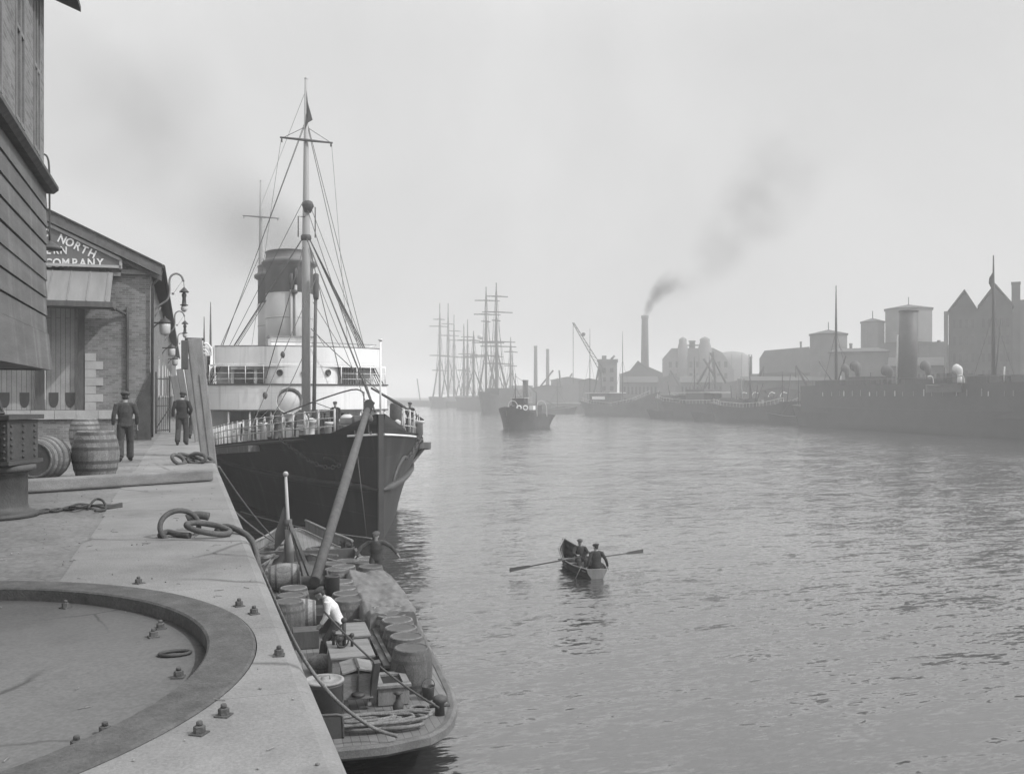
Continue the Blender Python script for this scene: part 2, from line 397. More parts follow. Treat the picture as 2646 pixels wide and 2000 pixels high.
# grit, straw and splinters lying about on the quay
gr = M()
for i in range(900):
    x_ = rnd.uniform(-5, .6); y_ = 3.5+rnd.random()**1.6*26
    if math.hypot(x_-RC[0], y_-RC[1]) < 3.0 and rnd.random() < .8: continue
    inr = math.hypot(x_-RC[0], y_-RC[1]) < 2.5; z_ = QZ+.008 if not inr else QZ-.088
    if rnd.random() < .6:
        r_ = rnd.uniform(.003,.011); gr.ball((x_,y_,z_+r_*.4), (r_*rnd.uniform(.7,1.4), r_, r_*.7), 5, 3)
    else:
        a_ = rnd.uniform(0,3.14); l_ = rnd.uniform(.02,.09); gr.bar((x_,y_,z_+.004),(x_+l_*math.cos(a_),y_+l_*math.sin(a_),z_+.006), .005, .004)
tag(gr.build('grit', mat('grit_and_straw', .2, .9, .6, 1.0, fine=.4)), 'grit, straw and splinters scattered over the quay stones', kind='stuff')
# ------------------------------------------------------------------ people: one continuous body each, clothes as children
def remeshed(m, voxel, name, mt, parent, smooth_it=3):
    ob = bpy.data.objects.new('tmp_shape', m.mesh('tmp_shape', None)); COL.objects.link(ob)
    r = ob.modifiers.new('r', 'REMESH'); r.mode = 'VOXEL'; r.voxel_size = voxel; r.use_smooth_shade = True
    if smooth_it:
        s = ob.modifiers.new('s', 'SMOOTH'); s.factor = .5; s.iterations = smooth_it
    bpy.context.view_layer.update()
    dg = bpy.context.evaluated_depsgraph_get()
    me = bpy.data.meshes.new_from_object(ob.evaluated_get(dg), depsgraph=dg)
    old = ob.data; bpy.data.objects.remove(ob); bpy.data.meshes.remove(old)
    me.name = name; me.materials.clear(); me.materials.append(mt)
    o = bpy.data.objects.new(name, me); COL.objects.link(o)
    if parent is not None: o.parent = parent; MW[o] = MW[parent].copy()
    return o
def etube(m, pts, w, d, side, n=14):
    """tube of elliptical section: half widths w along side, half depths d across it"""
    pts = [Vector(p) for p in pts]; side = Vector(side).normalized(); ring = []
    for i, p in enumerate(pts):
        t = (pts[min(i+1, len(pts)-1)]-pts[max(i-1, 0)]).normalized()
        s = (side - t*side.dot(t)).normalized(); q = t.cross(s)
        for j in range(n):
            a = 2*math.pi*j/n; ring.append(p+s*math.cos(a)*w[i]+q*math.sin(a)*d[i])
    k = len(pts)
    fs = [(i*n+j, i*n+(j+1) % n, (i+1)*n+(j+1) % n, (i+1)*n+j) for i in range(k-1) for j in range(n)]
    fs += [tuple(reversed(range(n))), tuple((k-1)*n+j for j in range(n))]
    m.add(ring, fs, True)
def hand(m, wrist, d, thumb_side, grip=False):
    d = Vector(d).normalized(); u = Vector(thumb_side); u = (u-d*u.dot(d)).normalized(); v = d.cross(u)
    wrist = Vector(wrist)
    etube(m, [wrist-d*.02, wrist+d*.03, wrist+d*.08, wrist+d*.095], [.026,.036,.042,.036], [.02,.019,.016,.012], u, 10)
    for k, ln in enumerate((.066, .075, .07, .055)):
        b = wrist+d*.085+u*(.03-.02*k); c = .9 if grip else .35
        p1 = b+d*ln*.45+v*ln*.15*c; p2 = p1+(d*(1-c*.9)+v*c).normalized()*ln*.33; p3 = p2+(d*(.6-c)+v*1.0*c*1.3).normalized()*ln*.28
        m.tube([b-d*.02, p1, p2, p3], [.0105,.010,.0092,.008], 7)
    b = wrist+d*.03+u*.03
    m.tube([b-u*.01, b+u*.022+d*.022+v*.008, b+u*.028+d*.05+v*.02], [.013,.0115,.009], 7)
POSE = dict(pelvis=(0,0,.93), chest=(0,0,1.22), neck=(0,-.01,1.46), head=(0,.02,1.60), look=(0,1,0),
    sL=(-.185,-.01,1.405), sR=(.185,-.01,1.405), eL=(-.235,-.05,1.12), eR=(.235,-.05,1.12), wL=(-.235,.03,.87), wR=(.235,.03,.87),
    hL=(-.09,0,.90), hR=(.09,0,.90), kL=(-.10,.03,.49), kR=(.10,.03,.49), aL=(-.10,-.02,.085), aR=(.10,-.02,.085),
    tL=(-.115,.14,.035), tR=(.115,.14,.035), gripL=False, gripR=False, handL=None, handR=None)
def person(label, loc, rz, pose=None, top='coat', legs='trouser', cap=True, sc=1.0, group=None, sleeves=True, coat_len=.0, hat='capc', facefwd=None):
    p = dict(POSE); p.update(pose or {})
    V = {k: Vector(v) for k, v in p.items() if isinstance(v, tuple)}
    root = thing('person', label, 'person', loc, rz, group); root.scale = (sc, sc, sc)
    look = V['look'].normalized(); side = (V['sR']-V['sL']).normalized()
    hside = look.cross(Vector((0,0,1))).normalized(); hup = hside.cross(look).normalized()
    hd = V['head']
    def hp(x, y, z): return hd+hside*x+look*y+hup*z
    b = M()
    # torso, neck, head with a face
    mid = V['pelvis'].lerp(V['chest'], .5)
    etube(b, [V['pelvis']-(mid-V['pelvis'])*.5, V['pelvis'], mid, V['chest'], V['chest'].lerp(V['neck'], .7)], [.14,.155,.14,.165,.15], [.09,.10,.095,.11,.085], side)
    b.tube([V['chest'].lerp(V['neck'], .6), V['neck'], hd-hup*.02], [.075,.057,.055], 10)
    o0 = len(b.v); b.ball((0,0,0), (.074,.094,.115), 14, 10)
    for i in range(o0, len(b.v)):
        q = Vector(b.v[i]); k = 1-.28*max(0, -q.z/.115)*(1 if q.y > -.02 else .6)
        b.v[i] = tuple(hp(q.x*k, q.y*(1 if q.y > 0 else 1.05), q.z))
    b.tube([hp(0,.085,.02), hp(0,.112,-.022), hp(0,.09,-.03)], [.011,.015,.010], 6)
    b.tube([hp(-.026,.088,-.058), hp(0,.097,-.056), hp(.026,.088,-.058)], [.006,.009,.006], 6)
    b.ball(hp(0,.082,-.098), .024, 8, 6)
    b.tube([hp(-.045,.082,.028), hp(0,.092,.034), hp(.045,.082,.028)], [.009,.009,.009], 6)
    for sx in (-1, 1): b.ball(hp(.074*sx, -.005, -.01), (.014,.022,.03), 8, 6); b.ball(hp(.031*sx,.083,.01), (.013,.010,.009), 8, 6)
    for s in 'LR':
        b.tube([V['s'+s], V['s'+s].lerp(V['e'+s], .5), V['e'+s]], [.055,.048,.038], 9)
        b.tube([V['e'+s], V['e'+s].lerp(V['w'+s], .35), V['w'+s]], [.038,.039,.025], 9)
        b.tube([V['s'+s].lerp(V['chest'].lerp(V['neck'], .6), .6), V['s'+s]], [.06,.055], 9)
        hdv = V.get('hand'+s) or (V['w'+s]-V['e'+s])
        ts = Vector((0,1,.2)) if abs(hdv.normalized().y) < .8 else Vector((-1 if s == 'R' else 1, 0, .6))
        hand(b, V['w'+s], hdv, ts, p['grip'+s])
        b.tube([V['h'+s]+Vector((0,0,.03)), V['h'+s].lerp(V['k'+s], .4), V['k'+s]], [.085,.075,.053], 10)
        b.tube([V['k'+s], V['k'+s].lerp(V['a'+s], .3), V['a'+s]], [.053,.055,.034], 10)
        b.tube([V['a'+s]+Vector((0,0,.01)), V['a'+s].lerp(V['t'+s], .5), V['t'+s]], [.038,.036,.028], 9)
    remeshed(b, .0105, 'body', X['skin'], root, 1)
    # jacket or shirt
    j = M(); lowp = V['pelvis']-(V['chest']-V['pelvis']).normalized()*(.06+coat_len)
    etube(j, [lowp, V['pelvis'], mid, V['chest'], V['chest'].lerp(V['neck'], .72), V['chest'].lerp(V['neck'], .95)],
          [.185,.178,.165,.19,.165,.08], [.135,.125,.12,.135,.105,.075], side, 18)
    j.tube([V['sL']-Vector((0,0,.015)), V['chest'].lerp(V['neck'], .66), V['sR']-Vector((0,0,.015))], [.066,.088,.066], 10)
    j.tube([V['chest'].lerp(V['neck'], .72), V['chest'].lerp(V['neck'], 1.0)], [.088,.07], 10)
    for s in 'LR':
        j.tube([V['s'+s], V['s'+s].lerp(V['e'+s], .5), V['e'+s]], [.073,.064,.055], 10)
        e2 = V['w'+s] if sleeves else V['e'+s].lerp(V['w'+s], .25)
        j.tube([V['e'+s], V['e'+s].lerp(e2, .5), e2-(e2-V['e'+s])*.06], [.055,.052,.044], 10)
    remeshed(j, .013, 'shirt' if top == 'shirt' else 'jacket', X[top], root, 2)
    t = M()
    etube(t, [V['pelvis']+(V['chest']-V['pelvis'])*.28, V['pelvis'], V['pelvis']-(V['chest']-V['pelvis']).normalized()*.1], [.155,.172,.15], [.105,.122,.105], side, 16)
    for s in 'LR':
        t.tube([V['h'+s]+Vector((0,0,.02)), V['h'+s].lerp(V['k'+s], .5), V['k'+s]], [.104,.096,.085], 12)
        t.tube([V['k'+s], V['k'+s].lerp(V['a'+s], .4), V['a'+s].lerp(V['k'+s], .03)], [.085,.086,.084], 12)
    remeshed(t, .013, 'trousers', X[legs], root, 2)
    for s in 'LR':
        f = M(); f.tube([V['a'+s].lerp(V['k'+s], .12), V['a'+s], V['a'+s].lerp(V['t'+s], .5), V['t'+s]], [.056,.060,.056,.046], 9)
        remeshed(f, .012, 'boot', X['boot'], root, 1)
    if cap:
        c = M(); o0 = len(c.v); c.ball((0,0,0), (.112,.132,.062), 16, 8)
        for i in range(o0, len(c.v)): q = Vector(c.v[i]); c.v[i] = tuple(hp(q.x, q.y-.008, q.z+.072-q.y*.10))
        o0 = len(c.v); c.lathe([(.088,0),(.090,.02)], 16, (0,0,0))
        for i in range(o0, len(c.v)): q = Vector(c.v[i]); c.v[i] = tuple(hp(q.x*.92, q.y*1.13, q.z+.045-q.y*.08))
        co = remeshed(c, .011, 'cap', X[hat], root, 1)
        v = M(); v.prism([hp(.07*math.cos(a), .088+.055*math.sin(a), .062-.02*math.sin(a)) for a in [math.pi*i/8 for i in range(9)]], hup*.012)
        v.build('peak', X[hat], co)
    h = M(); o0 = len(h.v); h.ball((0,0,0), (.08,.1,.118), 14, 10)
    h.v = [tuple(hp(q[0], min(q[1], .035)-.006, max(q[2], -.075) if q[1] < .0 else max(q[2], .03))) for q in h.v]
    h.build('hair', X['hair'], root)
    return root
# ------------------------------------------------------------------ the quay: crane ring, cabin, shed, lamps, piles, casks, mooring gear
def local(root, pts): return [MW[root].inverted() @ Vector(p) for p in pts]
# crane ring bedded in the paving
cr = thing('crane_ring', 'wide rusty iron track ring bedded in the quay in front of the boarded cabin', 'track ring', (RC[0], RC[1], QZ))
ring = M(); ns = 120
prof = [(2.56, -.11), (2.56, .004), (2.575, .016), (2.85, .018), (2.868, .008), (2.87, -.1)]
vs = [(r*math.cos(2*math.pi*i/ns), r*math.sin(2*math.pi*i/ns), z) for i in range(ns) for (r, z) in prof]
k = len(prof)
ring.add(vs, [(i*k+j, ((i+1) % ns)*k+j, ((i+1) % ns)*k+j+1, i*k+j+1) for i in range(ns) for j in range(k-1)])
ring.build('rail', X['rust'], cr)
fl = M().lathe([(2.558, -.11), (2.558, -.09), (.001, -.088)], 96)
fl.build('paved_bed', add_cracks(mat('ring_bed', .12, .9, .25, .9, .35, 30, fine=.14), .55, .008, .45, .3), cr)
# holding-down bolts: on lugs inside and outside the rail
def ringpos(Xp, Yp, r, zz=QZ):
    g = G(Xp, Yp, zz); a = math.atan2(g.y-RC[1], g.x-RC[0]); return a
lug = [(218,1282,3.02),(445,1322,3.0),(478,1337,3.0),(562,1420,3.02),(433,1545,3.02),(382,1582,3.04),(250,1550,2.42),(185,1580,2.42),(132,1292,2.40),(345,1332,2.42),(362,1345,2.30),(425,1430,2.42)]
for (px, py, r) in lug:
    a = ringpos(px, py, r); L = M()
    c = Vector((r*math.cos(a), r*math.sin(a), .004 if r > 2.7 else -.09))
    L.obox(c+Vector((0,0,.006)), (.085,.085,.012), a)
    L.lathe([(.034,.01),(.034,.048),(.026,.053)], 6, c, smooth=False)
    L.lathe([(.018,.05),(.018,.072),(.014,.077)], 10, c)
    L.v = [tuple(c+(Vector(p)-c)*.85) for p in L.v]; L.build('bolt', X['rust'], cr)
for a in (1.62, .05):
    L = M(); c = Vector((2.36*math.cos(a), 2.36*math.sin(a), -.085))
    L.tube([c+Vector((.10*math.cos(t), .06*math.sin(t), .008)) for t in [i*math.pi/8 for i in range(16)]], .012, 6, closed=True)
    L.build('lifting_ring', X['iron'], cr)

# boarded cabin on its iron pedestal
c0 = -2.4; ye = SX(98, 800, c0).y; ys = 7.0; zb = SX(98, 800, c0).z; zl = SX(98, 415, c0).z; zt = 15.2
cab = thing('boarded_cabin', 'tall boarded crane cabin overhanging the quay on the left', 'cabin', (c0-1.5, (ys+ye)/2, QZ))
w = M(); w.box(c0-3.6, c0-.05, ys, ye-.05, zb+.35, zl); w.build('frame', X['darkwood'], cab, True)
bd = M(); nb = 8; zz0 = zb+.66; hgt = (zl-zz0)/nb
for i in range(nb):                                      # overlapping weatherboards, one pattern
    z0 = zz0+i*hgt+rnd.uniform(-.008,.008)
    bd.prism([(c0-.05, ys, z0), (c0+.035, ys, z0), (c0+.012, ys, z0+hgt-.016), (c0-.05, ys, z0+hgt-.016)], (0, ye-ys, 0))
    bd.prism([(c0-.05, ye-.05, z0), (c0-.05, ye+.03, z0), (c0-.05, ye+.0, z0+hgt-.016), (c0-.05, ye-.05, z0+hgt-.016)], (-3.4, 0, 0))
bd.build('weatherboards', X['boards'], cab, True)
ap = M(); ap.prism([(c0-.05, ys, zz0-.01), (c0+.05, ys, zz0-.01), (c0+.11, ys, zb), (c0-.05, ys, zb)], (0, ye-ys+.04, 0))
ap.box(c0-3.55, c0-.06, ye-.06, ye+.06, zb, zz0-.02); ap.box(c0-3.6, c0-.06, ys, ye-.07, zb+.02, zb+.12)
ap.build('apron', X['boards'], cab, True)
lg = M(); lg.prism([(c0-.1, ys, zl), (c0+.12, ys, zl), (c0+.2, ys, zl+.07), (c0+.2, ys, zl+.13), (c0+.03, ys, zl+.22), (c0-.1, ys, zl+.22)], (0, ye-ys+.16, 0))
lg.build('ledge', X['darkwood'], cab, True)
uw = M(); cu = c0-.02
uw.box(c0-3.6, cu, ye-.34, ye-.02, zl+.22, zt)
wins = [(ye-1.25, ye-.55), (ye-3.0, ye-2.2), (ye-5.0, ye-4.1)]
ys_ = [ye-.34]
for (a, b_) in wins: ys_ += [b_, a]
ys_ += [ys]
for i in range(0, len(ys_), 2): uw.box(c0-3.6, cu, ys_[i+1], ys_[i]-.001, zl+.22, zt) if i+1 < len(ys_) else None
for (a, b_) in wins: uw.box(c0-.4, cu, a, b_, zl+.22, zl+.5); uw.box(c0-.4, cu, a, b_, zl+3.4, zt)
uw.build('upper_wall', X['brick'], cab, True)
for (a, b_) in wins:
    fr = M(); 
    for q in (a, b_-.08, (a+b_)/2-.03): fr.box(cu-.1, cu+.02, q, q+.08, zl+.5, zl+3.4)
    for z in (zl+.5, zl+1.9, zl+3.32): fr.box(cu-.09, cu+.015, a+.08, b_-.08, z, z+.07)
    f = fr.build('window', X['trim'], cab, True)
    M().box(cu-.16, cu-.12, a, b_, zl+.5, zl+3.4).build('pane', X['glass'], f, True)
rf = M(); ze = SX(98, 4, c0).z
rf.prism([(c0-3.7, ys, ze+1.6), (c0+.55, ys, ze+.02), (c0+.55, ys, ze+.12), (c0-3.7, ys, ze+1.75)], (0, ye-ys+.35, 0))
rf.build('roof', X['slate'], cab, True)
for yy in (ys+.6, ye-.7): M().box(c0-3.4, c0-3.1, yy-.15, yy+.15, QZ, zb+.4).build('post', X['darkwood'], cab, True)
# iron pedestal with riveted box
pc = G(-14, 1116); pd = thing('iron_pedestal', 'squat riveted iron pedestal under the corner of the boarded cabin', 'pedestal', (pc.x, pc.y, QZ))
M().lathe([(.56,0),(.56,.05),(.5,.07),(.44,.10),(.42,.16),(.42,.58),(.46,.62)], 32).build('column', X['iron'], pd)
M().lathe([(.46,.62),(.52,.64),(.52,.70),(.40,.72)], 32).build('flange', X['rust'], pd)
bx = M(); bx.obox((0,0,1.02), (.80,.80,.60), -YAW); bx.obox((0,0,1.36), (.92,.92,.06), -YAW); bx.obox((0,0,.75), (.9,.9,.05), -YAW)
for s in (-1, 1):
    bx.obox(Vector((.38*s*math.cos(YAW)-.41*math.sin(YAW)*1, -.38*s*math.sin(YAW)-.41*math.cos(YAW), 1.04)), (.09,.04,.56), -YAW)
rv = bx
for s in (-.38, .25, .38):
    for k in range(6):
        rv.ball(Vector((s*math.cos(YAW)-.43*math.sin(YAW), -s*math.sin(YAW)-.43*math.cos(YAW), .82+.085*k)), .022, 8, 5)
for k in range(6):
    for s in (-.3, 0, .3):
        rv.ball(Vector((.405*math.cos(YAW)+s*math.sin(YAW), -.405*math.sin(YAW)+s*math.cos(YAW), .82+.085*k)), .022, 8, 5)
bx.build('riveted_box', X['iron'], pd)
ar = M(); ar.bar((0,-.1,1.39), (-.1,.1,1.62), .3, .06); ar.bar((.1,0,1.39),(.05,0,1.5),.08,.08); ar.build('lever_plate', X['iron'], pd)
# swan lamp that hangs before the gable sign
hb = P(107, 470, 21.5); L0 = thing('shade_lamp', 'flat shaded lamp hanging in front of the painted gable sign', 'lamp', (hb.x, hb.y, hb.z))
tb = M(); pa = smoothpts([P(107,520,21.5), P(107,420,21.5), P(106,360,21.5), P(101,338,21.5), P(90,334,21.5), P(80,345,21.5)]); tb.tube(pa, .022, 7)
tb.tube([P(107,520,21.5), P(100,480,21.5), P(96,532,21.5)], .01, 5)
tb.build('pipe', X['iron'], L0, True)
sh = M(); c = P(112, 537, 21.5); sh.lathe([(.02,.16),(.05,.13),(.22,.02),(.23,-.03),(.0,-.02)], 20, c); sh.tube([P(107,520,21.5), c+Vector((0,0,.1))], .015, 6)
sh.build('shade', X['rust'], L0, True)

# goods shed
Y0 = 37.3; XC = -1.3
zE = SY(332, 585, Y0).z; zTip = SY(340, 567, Y0-.4)
pa = SY(100, 452, Y0); pb = SY(335, 566, Y0); sl = (pa.z-pb.z)/(pb.x-pa.x)
AX = -11.0; zA = pb.z+sl*(pb.x-AX); zW = pb.z-.45
shed = thing('goods_shed', 'long brick goods shed with a lettered gable sign and slate roof', 'shed', (AX, Y0, QZ))
wl_ = M(); EW = AX*2-XC
doorL, doorR = SY(-60, 880, Y0).x, SY(183, 880, Y0).x
zD0 = SY(140, 886, Y0).z; zD1 = SY(140, 650, Y0).z
wl_.prism([(doorR, Y0, QZ), (XC, Y0, QZ), (XC, Y0, zW), (doorR, Y0, zW+sl*(XC-doorR))], (0, .4, 0))
wl_.prism([(doorL, Y0, zD1), (doorR-.001, Y0, zD1), (doorR-.001, Y0, zW+sl*(XC-doorR)), (AX, Y0, zW+sl*(XC-AX)), (doorL, Y0, zW+sl*(XC-AX)-.5)], (0, .4, 0))
wl_.prism([(EW, Y0, QZ), (doorL-.001, Y0, QZ), (doorL-.001, Y0, zW+sl*(XC-AX)-.55), (EW, Y0, zW)], (0, .4, 0))
wl_.box(doorL, doorR-.001, Y0+.02, Y0+.42, QZ, zD0)
wl_.box(XC-.4, XC, Y0+.401, 128, QZ, zW+.1)
wl_.box(EW, EW+.4, Y0+.401, 128, QZ, zW)
wl_.build('wall', X['brick'], shed, True)
rf = M(); ov = .45; y1 = 128
for s in (1, -1):
    xe = (XC+ov) if s > 0 else (EW-ov); ze_ = pb.z-sl*(ov-(-pb.x+XC)*0) - sl*max(0, (xe-pb.x)) if s > 0 else zW-.2
    zz = zA-sl*abs(xe-AX)
    rf.prism([(AX, Y0-.45, zA), (xe, Y0-.45, zz), (xe, Y0-.45, zz-.06), (AX, Y0-.45, zA-.06)], (0, y1-Y0+.45, 0))
rf.build('roof', X['slate'], shed, True)
vg = M()
for d0, d1, yy in ((.07, .45, Y0-.40), (.46, .62, Y0-.2)):
    xe = XC+ov-.03
    vg.prism([(AX, yy, zA-d0), (xe, yy, zA-sl*(xe-AX)-d0), (xe, yy, zA-sl*(xe-AX)-d1), (AX, yy, zA-d1)], (0, .09, 0))
vg.build('bargeboard', X['boards'], shed, True)
gt = M(); xe = XC+ov; zz = zA-sl*(xe-AX)
gt.tube([(xe+.03, Y0-.4, zz-.08), (xe+.03, y1, zz-.08)], .07, 8); gt.tube([(xe-.02, Y0-.1, zz-.15), (xe-.1, Y0-.15, zz-.5), (XC+.1, Y0-.12, zz-.75), (XC+.08, Y0-.1, QZ+.1)], .05, 8)
gt.build('gutter', X['iron'], shed, True)
# stone trim: cornice, plinth, quoins
tr = M(); zc = SY(280, 592, Y0).z
tr.box(SY(262, 590, Y0).x, XC+.05, Y0-.14, Y0-.003, zc-.02, zc+.13); tr.box(SY(228, 590, Y0).x, SY(262,590,Y0).x-.005, Y0-.18, Y0-.004, zc-.12, zc+.02)
tr.build('cornice', X['trim'], shed, True)
pl = M(); zp1 = SY(200, 886, Y0).z; zp0 = SY(200, 905, Y0).z
xs = EW
while xs < XC:
    x2 = min(xs+rnd.uniform(.7, 1.0), XC+.04); pl.box(xs, x2-.012, Y0-.09, Y0-.003, zp0, zp1); xs = x2
pl.build('plinth', X['quoin'], shed, True)
qn = M(); zq = zp1
k = 0
while zq < SY(200, 768, Y0).z:
    qn.box(doorR+.01, doorR+(.62 if k % 2 else .38), Y0-.025, Y0+.1, zq+.005, zq+.29); zq += .3; k += 1
qn.build('quoins', X['quoin'], shed, True)
cg = M(); xg = SY(296, 940, Y0).x
cg.prism([(xg, Y0-.003, QZ), (XC+.06, Y0-.003, QZ), (XC+.06, Y0-.003, SY(322,800,Y0).z), (xg, Y0-.003, SY(296,868,Y0).z)], (0, -.12, 0))
cg.build('corner_guard', X['iron'], shed, True)
# doors with shield shaped lights, in a dark recess
for (xa, xb) in ((doorL+.02, SY(72, 880, Y0).x), (SY(96, 880, Y0).x, doorR-.24)):
    dr = M(); dr.box(xa, xb, Y0+.24, Y0+.30, zD0+.01, zD1)
    dr = dr.build('door', add_pattern(mat('door_boards', .3, .8, .2, 1.6, fine=.12), 'p', 9, .16, .012, .5, .06, axis='zx'), shed, True)
    n = max(1, round((xb-xa)/.66)); 
    for i in range(n):
        cx = xa+(i+.5)*(xb-xa)/n; zt_ = SY(120, 848, Y0).z; zb_ = SY(120, 881, Y0).z; hw = .16
        pts = [(cx-hw, zt_), (cx+hw, zt_), (cx+hw, zt_-.28)] + [(cx+hw*math.cos(a), zt_-.28-(zt_-.28-zb_)*math.sin(a)) for a in (R_(35), R_(65))] + [(cx, zb_)] + [(cx-hw*math.cos(a), zt_-.28-(zt_-.28-zb_)*math.sin(a)) for a in (R_(65), R_(35))] + [(cx-hw, zt_-.28)]
        M().prism([(a, Y0+.225, b_) for a, b_ in pts], (0, .014, 0)).build('shield_light', X['glass'], dr, True)
jm = M(); jm.box(doorR-.23, doorR-.003, Y0+.02, Y0+.33, zD0+.01, zD1); jm.box(SY(74,880,Y0).x, SY(94,880,Y0).x, Y0+.1, Y0+.33, QZ+.02, zD1)
jm.build('door_frame', X['darkwood'], shed, True)
# hood over the doors
hx0, hx1 = doorL-.5, SY(245, 600, Y0).x; zh1 = SY(160, 587, Y0).z
yo = Y0-1.7; zh0 = SY(160, 652, yo).z
hd_ = M(); hd_.prism([(hx0, Y0-.2, zh1), (hx0, yo, zh0+.04), (hx0, yo, zh0-.06), (hx0, Y0-.2, zh1-.12)], (hx1-hx0, 0, 0))
hd_.build('hood', mat('hood_sheeting', .2, .7, .15, 1.2, stretch=(3,.5,.5)), shed, True)
rb = M(); xx = hx0
while xx < hx1: rb.bar((xx, Y0-.2, zh1+.015), (xx, yo, zh0+.055), .03, .03); xx += .62
rb.build('hood_rolls', X['trim'], shed, True)
hb_ = M(); hb_.box(hx1-.06, hx1+.10, yo+.02, Y0-.21, zh0-.16, zh0-.065); hb_.box(hx0, hx1+.10, yo-.06, yo-.005, zh0-.16, zh0+.03)
for xb in (hx1-3.6,): hb_.bar((xb, yo+.12, zh0-.2), (xb, Y0-.03, zh0-1.9), .13, .16)
hb_.build('hood_bracket', X['darkwood'], shed, True)
sf = M(); sf.box(hx0, hx1-.07, yo, Y0-.21, zh0-.12, zh0-.07); sf.build('soffit', X['darkwood'], shed, True)
dp = M(); xd = SY(275, 760, Y0).x; dp.tube(smoothpts([SY(250, 668, Y0-.3), SY(264, 675, Y0-.15), SY(272, 680, Y0-.1), SY(275, 692, Y0-.09), Vector((xd, Y0-.09, SY(275,862,Y0).z))]), .055, 8)
dp.tube([Vector((xd, Y0-.09, SY(275,692,Y0).z)), Vector((xd, Y0-.09, SY(275,664,Y0).z))], .05, 8)
dp.build('downpipe', X['iron'], shed, True)
for i in range(10):
    yy = 48+i*7.5; wd = M().box(XC-.05, XC+.012, yy, yy+2.6, QZ+1.6, QZ+3.6).build('window', X['glass'], shed, True)
    M().box(XC+.003, XC+.09, yy-.1, yy+2.7, QZ+1.55, QZ+1.65).build('sill', X['quoin'], wd, True)
# painted sign on the gable
sg = thing('gable_sign', 'dark painted sign with white capital letters under the shed gable', 'sign', (SY(150,550,Y0).x, Y0-.25, SY(150,550,Y0).z))
ys2 = Y0-.24
def sy(a, b_): return SY(a, b_, ys2)
xl = AX+.5
t0, t1, t2, t3 = sy(98, 486), sy(258, 563), sy(261, 580), sy(95, 580)
s2 = (t0.z-t1.z)/(t1.x-t0.x)
brd = [(xl, ys2, t1.z+s2*(t1.x-xl)), (t1.x, ys2, t1.z), (t2.x, ys2, t1.z-.05), (t2.x, ys2, t2.z), (xl, ys2, t2.z)]
M().prism(brd, (0, .05, 0)).build('board', mat('sign_board', .13, .7, .12, 1), sg, True)
fr = M()
for a, b_ in ((0,1),(1,2),(2,3),(3,4)):
    fr.bar(Vector(brd[a])+Vector((0,-.02,.05)), Vector(brd[b_])+Vector((0,-.02,.05 if a < 2 else -.02)), .09, .1)
fr.build('frame', X['quoin'], sg, True)
def letter(ch, pos, hgt, rot, parent, mt, yrot=0, width=.84):
    cu = bpy.data.curves.new('letter', 'FONT'); cu.body = ch; cu.size = hgt*1.42; cu.extrude = .012; cu.offset = hgt*.035
    cu.align_x = 'CENTER'; cu.align_y = 'CENTER'
    ob = bpy.data.objects.new('tmp_letter', cu); COL.objects.link(ob); bpy.context.view_layer.update()
    dg = bpy.context.evaluated_depsgraph_get(); me = bpy.data.meshes.new_from_object(ob.evaluated_get(dg)); bpy.data.objects.remove(ob)
    mm = Matrix.Translation(Vector(pos)) @ Matrix.Rotation(yrot, 4, 'Z') @ Matrix.Rotation(R_(90), 4, 'X') @ Matrix.Rotation(rot, 4, 'Z') @ Matrix.Diagonal((width, 1, 1, 1))
    me.transform(MW[parent].inverted() @ mm); me.materials.clear(); me.materials.append(mt)
    o = bpy.data.objects.new('letter', me); COL.objects.link(o); o.parent = parent; MW[o] = MW[parent].copy(); return o
lm = mat('sign_lettering', .68, .8, .22, 6, fine=.2)
for ch, a, b_ in (('A',60,487),('N',80,494),('D',100,504),('N',134,518),('O',150.5,525),('R',167,533),('T',182,541),('H',199,549)):
    letter(ch, sy(a, b_)+Vector((0,-.012,0)), .29, -R_(24) if a > 110 else -R_(12), sg, lm)
for ch, a in (('E',105),('R',121),('N',137.5),('T',88),('S',72)): letter(ch, sy(a, 542)+Vector((0,-.012,0)), .26, 0, sg, lm)
for ch, a in (('Y',67),('C',105),('O',123),('M',142),('P',161),('A',179),('N',197),('Y',216)): letter(ch, sy(a, 569)+Vector((0,-.012,0)), .29, 0, sg, lm)

# swan-neck lamps along the shed wall
def swan_lamp(label):
    t = thing('swan_neck_lamp', label, 'lamp', (XC, 0, 9.3), 0, 'swan-neck lamps along the shed wall')
    pts = smoothpts([(.02,0,-1.9),(.03,0,-.2),(.10,0,.18),(.35,0,.42),(.60,0,.62),(.70,0,.95),(.70,0,1.45),(.78,0,1.68),(.98,0,1.78),(1.18,0,1.68),(1.28,0,1.45)])
    n = M(); n.tube(pts, .045, 8); n.tube([(.0,0,-.3),(.35,0,.3)], .03, 6); n.tube([(1.24,0,1.5),(.82,0,.85)], .008, 5); n.ball((.84,0,.9), .06, 8, 6)
    n.build('neck', X['trim'], t)
    h = M(); h.lathe([(.0,1.22),(.04,1.18),(.20,1.0),(.20,.97),(.06,.96),(.06,.93),(.1,.9),(.1,.8),(.075,.74),(.09,.5),(.11,.44),(.17,.43),(.17,.40),(.05,.40)], 14, (1.3,0,0)); h.tube([(1.28,0,1.47),(1.3,0,1.2)], .015, 6)
    h.build('arc_housing', X['iron'], t)
    g = M(); g.lathe([(.10,.39),(.14,.30),(.13,.2),(.07,.13),(.0,.11)], 12, (1.3,0,0)); g.build('globe', X['offwhite'], t)
    for a in range(3):
        pass
    return t
sl1 = swan_lamp('nearest and largest swan-neck lamp on the shed wall'); sl1.location = (XC-.1, 43.0, 9.95)
